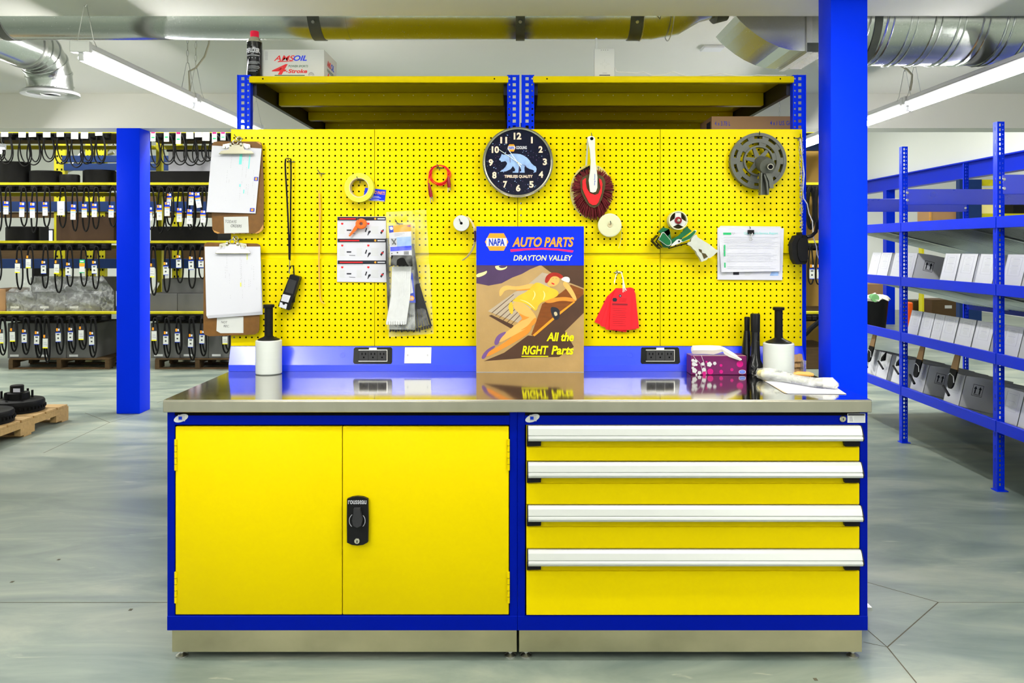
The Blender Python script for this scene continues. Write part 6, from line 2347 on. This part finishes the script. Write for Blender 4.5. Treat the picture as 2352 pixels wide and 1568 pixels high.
# things seen through and beyond the blue rack
def crate(nm, mt, px0, py0, px1, py1, y, d, label, cat, grp=None, tape=None):
    m = MB(mt).box(PX(px0, y), PX(px1, y), y, y + d, PZ(py1, y), PZ(py0, y), .006)
    if tape:
        m.mat(tape).box(PX((px0 + px1) / 2, y) - .03, PX((px0 + px1) / 2, y) + .03, y - .001, y, PZ(py1, y), PZ(py0, y))
    return tag(m.build(nm, at=(PX((px0 + px1) / 2, y), y + d / 2, PZ(py1, y))), label, cat, grp)


yb = 11.9
zf = 752
t = thing('waste_bin', 'black bin with a white bag beyond the blue rack', 'bin', (PX(2024, yb), yb, 0))
x0, x1 = PX(1992, yb), PX(2052, yb)
m = MB('black_plastic').lathe([(0, .002), (.17, .002), (.22, PZ(688, yb)), (.20, PZ(688, yb)), (0, .3)], ((x0 + x1) / 2, yb + .2, 0), 'z', 24)
m.build('body', t)
m = MB('tissue')
rr = random.Random(12)
vv = []
m.lathe([(.20, PZ(692, yb)), (.24, PZ(688, yb)), (.20, PZ(682, yb)), (.10, PZ(678, yb)), (0, PZ(676, yb))], ((x0 + x1) / 2, yb + .2, 0), 'z', 18)
for v in range(len(m.v)): m.v[v] = tuple(c + rr.uniform(-.025, .025) for c in m.v[v])
m.mat('bag_green').disc(((x0 + x1) / 2 - .1, PZ(684, yb)), .07, yb - .03, yb + .1, 10)
m.build('bag', t)
m = MB('carton_brown').box(PX(1990, 13.6), PX(2046, 13.6), 13.6, 14.1, 0, PZ(652, 13.6), .006)
tag(m.build('tall_carton', at=(PX(2018, 13.6), 13.85, 0)), 'tall brown carton standing behind the black bin', 'carton')
m = MB('olive').box(PX(2098, 12.5), PX(2128, 12.5), 12.5, 12.9, 0, PZ(690, 12.5), .006)
tag(m.build('floor_crate', at=(PX(2112, 12.5), 12.7, 0)), 'dark olive crate on the floor beyond the rack', 'crate')
m = MB('orange').box(PX(2087, 12.2), PX(2098, 12.2), 12.2, 12.35, 0, PZ(694, 12.2), .02)
tag(m.build('orange_jug', at=(PX(2090, 12.2), 12.3, 0)), 'small orange jug on the floor beyond the rack', 'jug')
m = MB('dark_wood').box(PX(2140, 12.0), PX(2200, 12.0), 12.0, 12.5, 0, PZ(688, 12.0), .006).mat('paper_grey').box(PX(2170, 12), PX(2186, 12), 11.995, 12, PZ(708, 12), PZ(701, 12))
tag(m.build('dark_case', at=(PX(2170, 12), 12.25, 0)), 'dark brown case with a pale label on the floor beyond the rack', 'case')
y = 9.68
m = MB('carton_brown').box(PX(2136, y), PX(2202, y), y, y + .4, PZ(512, y), PZ(484, y), .006).mat('board_edge').box(PX(2134, y), PX(2138, y), y - .02, y, PZ(512, y), PZ(484, y)).box(PX(2200, y), PX(2204, y), y - .02, y, PZ(512, y), PZ(484, y))
tag(m.build('brown_crate', at=(PX(2170, y), y + .2, PZ(512, y))), 'open brown crate far behind the blue rack, left of a wide dark post', 'crate')
t = thing('far_rack', 'far rack with a wide dark blue post and yellow boards at the right', 'rack', (PX(2270, 9.5), 9.5, 0))
y = 9.5
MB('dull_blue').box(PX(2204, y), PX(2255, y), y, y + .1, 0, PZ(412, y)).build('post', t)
m = MB('rack_yellow').box(PX(2256, y), PX(2420, y), y + .02, y + .08, PZ(426, y), PZ(412, y)).box(PX(2256, y), PX(2420, y), y + .02, y + .08, PZ(500, y), PZ(490, y))
m.box(PX(2125, y), PX(2420, y), y + .02, y + .5, PZ(519, y), PZ(512.5, y)).box(PX(2125, y), PX(2130, y), y + .1, y + .2, 0, PZ(519, y))
m.build('beam', t)
MB('pale_yellow').box(PX(2256, y), PX(2420, y), y + .55, y + .6, PZ(519, y), PZ(426, y)).build('back_panel', t)
MB('matt_black').box(PX(2332, y), PX(2420, y), y + .05, y + .3, PZ(500, y), PZ(468, y)).build('dark_load', t)

# ---------------------------------------------------------------- rack of hanging drive belts
RY = 6.95
SR = SC(RY)


def RX(px): return PX(px, RY)
def RZ(py): return PZ(py, RY)


ux = [-7.35, -4.73, -2.27, .26, 2.79, 4.16]
zl = [RZ(418), RZ(552.5), RZ(716)]
RAILS = []
names = ['left of', 'right of', 'behind', 'beyond', 'at']
for b in range(5):
    xa, xb = ux[b], ux[b + 1]
    lab = ['yellow belt rack bay left of the blue column', 'yellow belt rack bay between the blue column and the clipboards', None, None, 'yellow belt rack bay seen in the gap beside the right blue column'][b]
    if lab is None: continue
    t = thing('belt_rack', lab, 'rack', ((xa + xb) / 2, RY, 0))
    for x in ((xa,) if b == 0 else (xa, xb - .07)):      # the next bay's first post is shared
        m = MB('rack_yellow').box(x, x + .07, RY + .07, RY + .14, 0, 3.3)
        m.mat('gap_black')
        for k in range(40): m.box(x + .02, x + .05, RY + .069, RY + .071, .1 + k * .08, .125 + k * .08)
        m.build('upright', t)
        MB('rack_yellow').box(x, x + .07, RY + 1.1, RY + 1.17, 0, 3.3).build('rear_upright', t)
        m = MB('zinc')
        for z in (.3, 1.3, 2.3): m.cyl((x + .035, RY + .12, z), (x + .035, RY + 1.12, z + .7), .018, n=6)
        m.build('brace', t)
    for z in zl + [RZ(298)]:
        MB('rack_yellow').box(xa + .07, xb - (.07 if b else .002), RY + .06, RY + .13, z - .032, z, .004).build('beam', t)
        MB('rack_yellow').box(xa + .07, xb - (.07 if b else .002), RY + 1.1, RY + 1.16, z - .10, z - .05, .004).build('rear_beam', t)
        MB('dark_wood').box(xa + .07, xb - .07, RY + .13, RY + 1.1, z - .03, z - .008).build('shelf_deck', t)
        rail = MB('matt_black').box(xa + .08, xb - .08, RY + .05, RY + .06, z - .115, z - .03).box(xa + .08, xb - .08, RY + .02, RY + .06, z - .05, z - .034).build('hook_rail', t)
        RAILS.append((xa, xb, z, rail))
        n = 18
        for k in range(n):
            x = xa + .13 + (xb - xa - .26) * k / (n - 1)
            if not (-.2 < x and x < 3.2 or x < -2.6 or x > 3.2): continue
            q = MB('matt_black').box(x - .03, x + .03, RY - .03, RY + .05, z - .10, z - .045, .008)
            q.build('hook', rail)

proto = {}


def belt(px, ttop, tbot, zhook, zend, kind, label, grp, tilt=0.0, w=.042, thick=.0085, dy=0.0, fold=False):
    y = RY - .062 + dy
    x = RX(px)
    o = thing('drive_belt', label, 'belt', (x, y, zhook), grp)
    n = 36
    pts = []
    H = zhook - zend
    for k in range(n):
        a = 2 * PI * k / n
        v = (1 - math.cos(a)) / 2               # 0 top .. 1 bottom
        ww = w * math.copysign(abs(math.sin(a)) ** (.5 + .5 * v), math.sin(a)) * (.58 + .72 * v)
        pts.append((x + ww + tilt * v * H, y + .008 * math.sin(2 * a), zhook - H * v))
    for xa, xb, zr, rail in RAILS:
        if xa < x < xb and abs(zr - .067 - zhook) < .02:
            MB('matt_black').cyl((x, RY - .088, zhook - thick - .0035), (x, RY + .05, zhook - thick - .0035), .003, n=6).build('hook', rail)
    m = MB('rubber').tube(pts, thick, 5, closed=True)
    if fold:
        pts2 = [(x + (q[0] - x) * (.9 - .3 * (zhook - q[2]) / H) + .03 * (zhook - q[2]) / H, q[1] - .02, zhook - (zhook - q[2]) * .9) for q in pts]
        m.tube(pts2, thick, 5, closed=True)
    m.build('loop', o)
    tw = .060 if kind != 'plain' else .085
    z1, z0 = RZ(ttop), RZ(tbot)
    xc = x + tilt * (zhook - (z0 + z1) / 2)
    yt = y - .042
    c, s = math.cos(-tilt * 1.4), math.sin(-tilt * 1.4)
    zc = (z0 + z1) / 2
    hh = (z1 - z0) / 2
    m = MB('belt_tag_white')

    def q(u0, u1, v0, v1, yy):
        out = []
        for u, v in ((u0, v0), (u1, v0), (u1, v1), (u0, v1)):
            a_, b_ = u * tw / 2, v * hh
            out.append((xc + a_ * c - b_ * s, zc + a_ * s + b_ * c))
        m.prism(out, yy, yy + .0012)
    if kind == 'blue':
        q(-1, 1, -1, .25, yt); m.mat('logo_blue'); q(-1, 1, .25, 1, yt)
        m.mat('sign_orange'); q(-.95, .95, .12, .30, yt - .0012); q(-.75, -.1, .62, .95, yt - .0012)
        m.mat('white_paper'); q(.1, .85, .6, .92, yt - .0012)
        m.mat('print_grey'); q(-.35, .35, -.55, -.3, yt - .0012)
        m.mat('bear_blue'); q(-1, 1, -.08, .04, yt - .0012)
    elif kind == 'dot':
        q(-1, 1, -.92, .38, yt); m.mat('logo_blue'); q(-1, 1, -1, -.92, yt); q(-1, 1, .30, .42, yt - .0012)
        m.mat('ink'); q(-.75, .75, .42, 1, yt)
        m.mat('sign_orange'); q(-.72, -.08, .55, .95, yt - .0012)
        m.mat('white_paper'); q(.05, .65, .6, .9, yt - .0012)
        m.mat('ink'); q(-.5, .5, .02, .16, yt - .0012); q(-.3, .3, -.55, -.35, yt - .0012)
    elif kind == 'yellow':
        q(-1, 1, -.86, .42, yt); m.mat('text_yellow'); q(-1, 1, -1, -.86, yt)
        m.mat('ink'); q(-.75, .75, .42, 1, yt)
        m.mat('sign_orange'); q(-.72, -.08, .55, .95, yt - .0012)
        m.mat('print_grey'); q(-.6, .5, -.2, -.08, yt - .0012); q(-.6, .3, -.5, -.38, yt - .0012); q(.4, .8, -.6, -.4, yt - .0012)
    elif kind == 'green':
        q(-1, 1, -.9, .3, yt); m.mat('print_green'); q(-1, 1, .5, 1, yt); q(-1, 1, -1, -.88, yt)
        m.mat('sign_orange'); q(-1, 1, .0, .5, yt - .0012)
        m.mat('white_paper'); q(-.7, .6, .65, .85, yt - .0012)
    elif kind == 'redhead':
        q(-1, 1, -1, 1, yt); m.mat('sign_pink'); q(-.75, .75, .35, .8, yt - .0012)
        m.mat('print_green'); q(-.6, .6, -.45, -.25, yt - .0012)
    else:
        q(-1, 1, -1, 1, yt); m.mat('print_grey'); q(-.6, .6, -.2, -.02, yt - .0012); q(-.3, .4, -.65, -.5, yt - .0012)
    m.build('paper_tag', o)
    return o


G = 'drive belts hanging on the yellow rack'
B = {('top', 'L'): [(3, 290, 316, 'plain'), (24, 292, 317, 'plain'), (62, 294, 318, 'plain'), (86, 290, 317, 'plain'), (119, 291, 318, 'plain'), (150, 293, 317, 'plain'), (183, 292, 322, 'plain'), (205, 290, 321, 'plain'), (236, 288, 314, 'plain')],
     ('top', 'R'): [(360, 300, 327, 'redhead'), (391, 296, 328, 'redhead'), (418, 300, 333, 'redhead'), (443, 295, 321, 'plain'), (464, 296, 318, 'plain'), (481, 296, 326, 'plain'), (499, 300, 330, 'redhead'), (520, 303, 325, 'redhead')],
     ('second', 'L'): [(4, 463, 494, 'blue'), (25, 463, 493, 'blue'), (62, 465, 499, 'blue'), (88, 466, 501, 'blue'), (116, 465, 496, 'blue'), (151, 463, 495, 'plainblue'), (178, 470, 505, 'blue'), (205, 469, 500, 'blue'), (227, 468, 499, 'blue'), (265, 472, 500, 'blue')],
     ('second', 'R'): [(352, 476, 507, 'blue'), (375, 471, 506, 'blue'), (396, 445, 474, 'blue'), (395, 465, 497, 'blue'), (419, 478, 510, 'blue'), (446, 442, 472, 'blue'), (444, 481, 515, 'blue'), (467, 443, 478, 'blue'), (476, 484, 512, 'blue')],
     ('third', 'L'): [(3, 586, 612, 'yellow'), (52, 596, 626, 'yellow'), (77, 586, 615, 'yellow'), (112, 598, 628, 'dot'), (140, 597, 628, 'yellow'), (168, 602, 632, 'dot'), (199, 596, 626, 'green'), (227, 598, 628, 'dot')],
     ('third', 'R'): [(357, 604, 636, 'yellow'), (389, 601, 631, 'dot'), (419, 585, 615, 'dot'), (447, 588, 619, 'dot'), (469, 590, 614, 'dot')],
     ('bottom', 'L'): [(14, 754, 786, 'yellow'), (41, 751, 782, 'yellow'), (67, 754, 785, 'dot'), (94, 758, 789, 'dot'), (115, 766, 797, 'yellow'), (145, 751, 783, 'dot'), (171, 750, 781, 'dot'), (197, 747, 778, 'yellow'), (222, 759, 790, 'dot')],
     ('bottom', 'R'): [(363, 749, 780, 'yellow'), (389, 758, 789, 'dot'), (415, 752, 784, 'dot'), (445, 764, 795, 'dot'), (471, 756, 787, 'dot'), (524, 763, 788, 'yellow')]}
hz = {k: z - .067 for k, z in (('top', RZ(298)), ('second', zl[0]), ('third', zl[1]), ('bottom', zl[2]))}
rr = random.Random(21)
side = {'L': 'left of the far blue column', 'R': 'right of the far blue column'}
for (row, sd), lst in B.items():
    for k, (px, a, b, kind) in enumerate(sorted(lst)):
        kd = 'plain' if kind == 'plainblue' else kind
        zend = RZ({'top': 376 + rr.uniform(-6, 10), 'second': 527 + rr.uniform(-8, 8) - (6 if b < 480 else 0), 'third': b + 36 + rr.uniform(-12, 8), 'bottom': b + 24 + rr.uniform(-4, 10)}[row])
        pos = 'leftmost' if k == 0 else ORD[k]
        txt = {'plain': 'white', 'blue': 'blue', 'dot': 'black', 'yellow': 'yellow', 'green': 'green', 'redhead': 'red'}[kd]
        lab = '%s tagged belt, %s in the %s row %s' % (txt, pos if k == 0 else pos + ' from left', row, side[sd])
        belt(px, a, b, hz[row], zend, kd, lab, G, tilt=(-.12 if px == 467 else rr.uniform(-.02, .02)), w=(.075 if row == 'top' else .040) * rr.uniform(.9, 1.15),
             thick=.0075 if row == 'top' else .0095, dy=rr.uniform(-.012, .012) + (-.03 if kd == 'blue' and a > 460 and px in (395, 444, 476) else 0), fold=row in ('top', 'bottom'))
for px, kind, lab in ((1858, 'dot', 'tagged belt at the left of the narrow gap beside the right blue column'), (1875, 'dot', 'tagged belt at the right of the narrow gap beside the right blue column')):
    belt(px, 606, 640, hz['third'], RZ(652), kind, lab, G, w=.03)
for px, lab in ((1856, 'long black hose loop in the gap beside the right column, left one'), (1871, 'long black hose loop in the gap beside the right column, right one')):
    tag(MB('rubber').tube([(RX(px) + .04 * math.sin(2 * PI * k / 20), RY - (.09 if px < 1860 else .15), hz['second'] - .24 * (1 - math.cos(2 * PI * k / 20))) for k in range(20)], .022, 6, closed=True).build('hose_loop', at=(RX(px), RY, hz['second'])), lab, 'hose')
tag(MB('rubber').loft([((RX(1846), RY - .03, RZ(768)), .03), ((RX(1862), RY - .03, RZ(752)), .03), ((RX(1884), RY - .03, RZ(734)), .03)], 8).build('hose_loop', at=(RX(1862), RY, RZ(752))), 'black hose slanting up through the lower part of the gap', 'hose')
tag(MB('ply').box(PX(1800, 8.25), PX(1925, 8.25), 8.25, 8.27, 0, PZ(335, 8.25)).build('plywood_sheet', at=(PX(1870, 8.25), 8.25, 0)), 'tan plywood sheet behind the belts in the narrow right gap', 'plywood')
tag(MB('dark_wood').box(RX(1830), RX(1930), RY + .1, RY + .9, 0, RZ(800), .01).build('timber_stack', at=(RX(1870), RY + .5, 0)), 'dark timber stack at the bottom of the narrow right gap', 'timber')
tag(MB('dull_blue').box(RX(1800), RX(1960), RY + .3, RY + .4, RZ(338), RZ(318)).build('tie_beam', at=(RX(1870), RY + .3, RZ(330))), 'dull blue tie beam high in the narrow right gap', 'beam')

# ---- loads on the belt rack
def drum(px0, px1, py0, lvl, label, dep=.3):
    x = (RX(px0) + RX(px1)) / 2
    r = (RX(px1) - RX(px0)) / 2
    y = RY + .16 + r * .7 if r * .7 < .45 else RY + .6
    z0 = zl[lvl] - .006
    m = MB('rubber').lathe([(r * .55, z0), (r, z0), (r, PZ(py0, y - r * .7)), (r * .92, PZ(py0, y - r * .7) + .012), (r * .55, PZ(py0, y - r * .7))], (x, y, 0), 'z', 30, sy=.7)
    return tag(m.build('rubber_coil', at=(x, y, z0)), label, 'rubber coil', 'black rubber coils on the belt rack')


drum(36, 110, 393, 0, 'wide black coil, left of the low one on the top belt rack shelf')
drum(111, 158, 402, 0, 'low narrow black coil on the top shelf left of the blue column')
drum(162, 238, 391, 0, 'wide black coil nearest the far column on the top belt rack shelf')
drum(-44, 34, 372, 0, 'tall black coil stack at the photo edge on the top belt rack shelf')
drum(-20, 56, 522, 1, 'ribbed black coil on the second shelf at the left photo edge')


def carton(nm, mt, px0, px1, py0, lvl, y, d, label, cat, grp=None, z0=None, strip=None):
    z = zl[lvl] - .007 if z0 is None else z0
    m = MB(mt).box(PX(px0, y), PX(px1, y), y, y + d, z, PZ(py0, y), .004)
    if strip: m.mat('paper_grey').box(PX(strip[0], y), PX(strip[1], y), y - .001, y, PZ(strip[3], y), PZ(strip[2], y))
    return tag(m.build(nm, at=(PX((px0 + px1) / 2, y), y + d / 2, z)), label, cat, grp)


yc = RY + .16
carton('dark_carton', 'dark_carton', 129, 262, 497, 1, yc, .6, 'big dark brown carton behind the second belt row left of the column', 'carton')
carton('brown_carton', 'carton_brown', -30, 13, 664, 2, yc, .5, 'small brown carton on the third shelf at the left photo edge', 'carton')
gg = 'grey cartons on the belt rack'
for i, (a, b) in enumerate(((16, 83), (84, 151), (152, 221))):
    carton('grey_carton', 'grey_carton', a, b, 673, 2, yc, .5, '%s wrapped grey carton in the lower layer on the third shelf' % ['left', 'middle', 'right'][i], 'carton', gg, strip=(a + 8, a + 28, 703, 708))
ztop = PZ(673, yc)
for i, (a, b) in enumerate(((70, 150), (151, 232))):
    carton('grey_carton', 'grey_carton', a, b, 637, 2, yc + .05, .4, '%s wrapped grey carton in the upper layer on the third shelf' % ['left', 'right'][i], 'carton', gg, z0=ztop + .001)
m = MB('wrap_film')
y = yc - .015
rr = random.Random(9)
wv = lambda u, v: y - .012 - .010 * math.sin(7 * u + 5 * v) - .008 * math.sin(19 * u - 11 * v)
grid_sheet(m, [(13, 671), (262, 668), (262, 714), (15, 714)], 26, 8, wv)
grid_sheet(m, [(66, 634), (236, 634), (262, 668), (13, 671)], 26, 8, wv)
tag(m.build('stretch_film', at=A(130, 690, y)), 'crinkled clear stretch film over the grey cartons on the third shelf', 'film')
ztray = .13


def pallet(x0, x1, y0, y1, h, label, mt='wood', top_gap=.1):
    t = thing('pallet', label, 'pallet', ((x0 + x1) / 2, (y0 + y1) / 2, 0))
    n = 7
    for k in range(n):
        ya = y0 + (y1 - y0) * k / n
        MB(mt).box(x0, x1, ya + .005, ya + (y1 - y0) / n - .015, h - .018, h, .002).build('top_board', t)
    for k in (0, .5, 1):
        ya = y0 + (y1 - y0 - .10) * k
        MB(mt).box(x0, x1, ya, ya + .10, 0, .016, .002).build('bottom_board', t)
    for k in (0, .5, 1):
        xa = x0 + (x1 - x0 - .05) * k
        m = MB(mt)
        m.box(xa, xa + .05, y0, y1, .016 + (h - .034) * .55, h - .018)
        for q in (0, .42, .84): m.box(xa, xa + .05, y0 + (y1 - y0) * q, y0 + (y1 - y0) * (q + .16), .016, .016 + (h - .034) * .56)
        m.build('stringer', t)
    return t


pallet(RX(10), RX(243), RY + .08, RY + 1.05, .13, 'wooden pallet on the floor under the grey cartons left of the blue column', 'dark_wood')
pallet(RX(349), RX(545), RY + .08, RY + 1.05, .13, 'wooden pallet on the floor under the grey cartons right of the blue column', 'dark_wood')
for i, (a, b) in enumerate(((17, 84), (85, 152), (153, 221))):
    carton('grey_carton', 'grey_carton', a, b, 742, 2, RY + .11, .6, '%s grey carton on the floor pallet left of the blue column' % ['left', 'middle', 'right'][i], 'carton', gg, z0=.1305, strip=(a + 6, a + 26, 814, 819))
for i, (a, b) in enumerate(((346, 413), (414, 478), (479, 545))):
    carton('grey_carton', 'grey_carton', a, b, 742, 2, RY + .11, .6, '%s grey carton on the floor pallet right of the blue column' % ['left', 'middle', 'right'][i], 'carton', gg, z0=.1305, strip=(a + 8, a + 28, 813, 818))
for i, (a, b) in enumerate(((340, 407), (408, 468), (469, 530))):
    carton('grey_carton', 'grey_carton', a, b, 674, 2, yc, .5, '%s grey carton on the third shelf right of the blue column' % ['left', 'middle', 'right'][i], 'carton', gg)
carton('grey_carton', 'grey_carton', 372, 506, 640, 2, yc + .05, .4, 'wide grey carton on top of the layer right of the blue column', 'carton', gg, z0=PZ(674, yc) + .001)
carton('black_tray', 'matt_black', 344, 500, 393, 0, yc, .5, 'long black tray on the top shelf right of the blue column', 'tray')
t = thing('grey_tote', 'grey tote with black rim on the black tray behind the belts', 'tote', (PX(434, yc + .1), yc + .3, PZ(393, yc)))
y = yc + .1
MB('print_grey').box(PX(386, y), PX(484, y), y, y + .3, PZ(393, yc) + .001, PZ(346, y), .01).build('body', t)
MB('matt_black').box(PX(383, y), PX(487, y), y - .01, y + .31, PZ(348, y), PZ(343.5, y), .004).build('rim', t)
carton('black_bundle', 'rubber', 346, 500, 520, 1, yc, .5, 'low black bundle on the second shelf right of the blue column', 'bundle')

# ---- rack behind
t = thing('pallet_rack', 'second rack with yellow posts and dull blue beams farther behind the belts', 'rack', (-5.5, 9.6, 0))
y = 9.6
for a, b in ((124, 149), (196, 214), (224, 241), (-60, -36), (395, 415), (500, 520)):
    m = MB('rack_yellow').box(PX(a, y), PX(b, y), y, y + .08, 0, 4.2)
    m.mat('gap_black')
    for k in range(30):
        for q in (.3, .7): m.box(PX(a, y) + (PX(b, y) - PX(a, y)) * q - .012, PX(a, y) + (PX(b, y) - PX(a, y)) * q + .012, y - .001, y, .4 + k * .1, .43 + k * .1)
    m.build('post', t)
for a, b, c, d in ((146, 560, 358, 373), (-70, 560, 463, 486), (-70, 560, 594, 616), (150, 560, 376, 392)):
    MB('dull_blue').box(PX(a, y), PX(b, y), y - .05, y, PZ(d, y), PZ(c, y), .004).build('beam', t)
for c, d in ((444, 466), (570, 597), (487, 500)):
    MB('dark_wood').box(PX(-70, y), PX(560, y), y + .01, y + .05, PZ(d, y), PZ(c, y)).build('shelf_board', t)
m = MB('zinc')
for a, b, c, d in ((150, 400, 197, 340), (214, 380, 262, 330), (150, 395, 262, 350)):
    m.cyl(A(a, b, y + .5), A(c, d, y + .5), .025, n=6)
m.build('brace', t)
carton('dark_locker', 'matt_black', 73, 91, 520, 1, 12.0, .3, 'narrow dark locker in front of the far bright windows', 'locker', z0=0.0)

# ---------------------------------------------------------------- pallet with brake drums, left floor
XP1 = -3.77
t = pallet(XP1 - 1.2, XP1, 2.95, 4.12, .135, 'light wooden pallet with black drums at the left edge of the floor', 'wood')


def brake(x, y, r, label):
    z = .1365
    o = thing('brake_drum', label, 'brake drum', (x, y, z), 'black brake drums on the pallet')
    m = MB('rubber').lathe([(r * .6, z), (r, z), (r, z + .018), (r * .985, z + .02), (r * .985, z + .05), (r, z + .052), (r, z + .075), (r * .96, z + .088), (r * .5, z + .095), (r * .42, z + .105), (0, z + .105)], (x, y, 0), 'z', 40)
    for k in range(40):
        a = 2 * PI * k / 40
        m.box(x + r * math.cos(a) - .006, x + r * math.cos(a) + .006, y + r * math.sin(a) - .006, y + r * math.sin(a) + .006, z + .025, z + .045)
    m.build('drum', o)
    MB('matt_black').lathe([(.095, z + .1), (.09, z + .145), (.05, z + .15), (.05, z + .20), (.045, z + .205), (0, z + .205)], (x, y, 0), 'z', 24).build('hub', o)
    for k in range(6):
        a = 2 * PI * k / 6 + .3
        MB('matt_black').cyl((x + .11 * math.cos(a), y + .11 * math.sin(a), z + .1), (x + .11 * math.cos(a), y + .11 * math.sin(a), z + .16), .009, n=8).build('stud', o)
    MB('white_paper').box(x + .0, x + .055, y - .0515, y - .0505, z + .155, z + .185).build('paper_label', o)


brake(-4.03, 3.83, .20, 'black brake drum farther back on the pallet')
brake(-4.02, 3.37, .215, 'black brake drum nearer the front of the pallet')
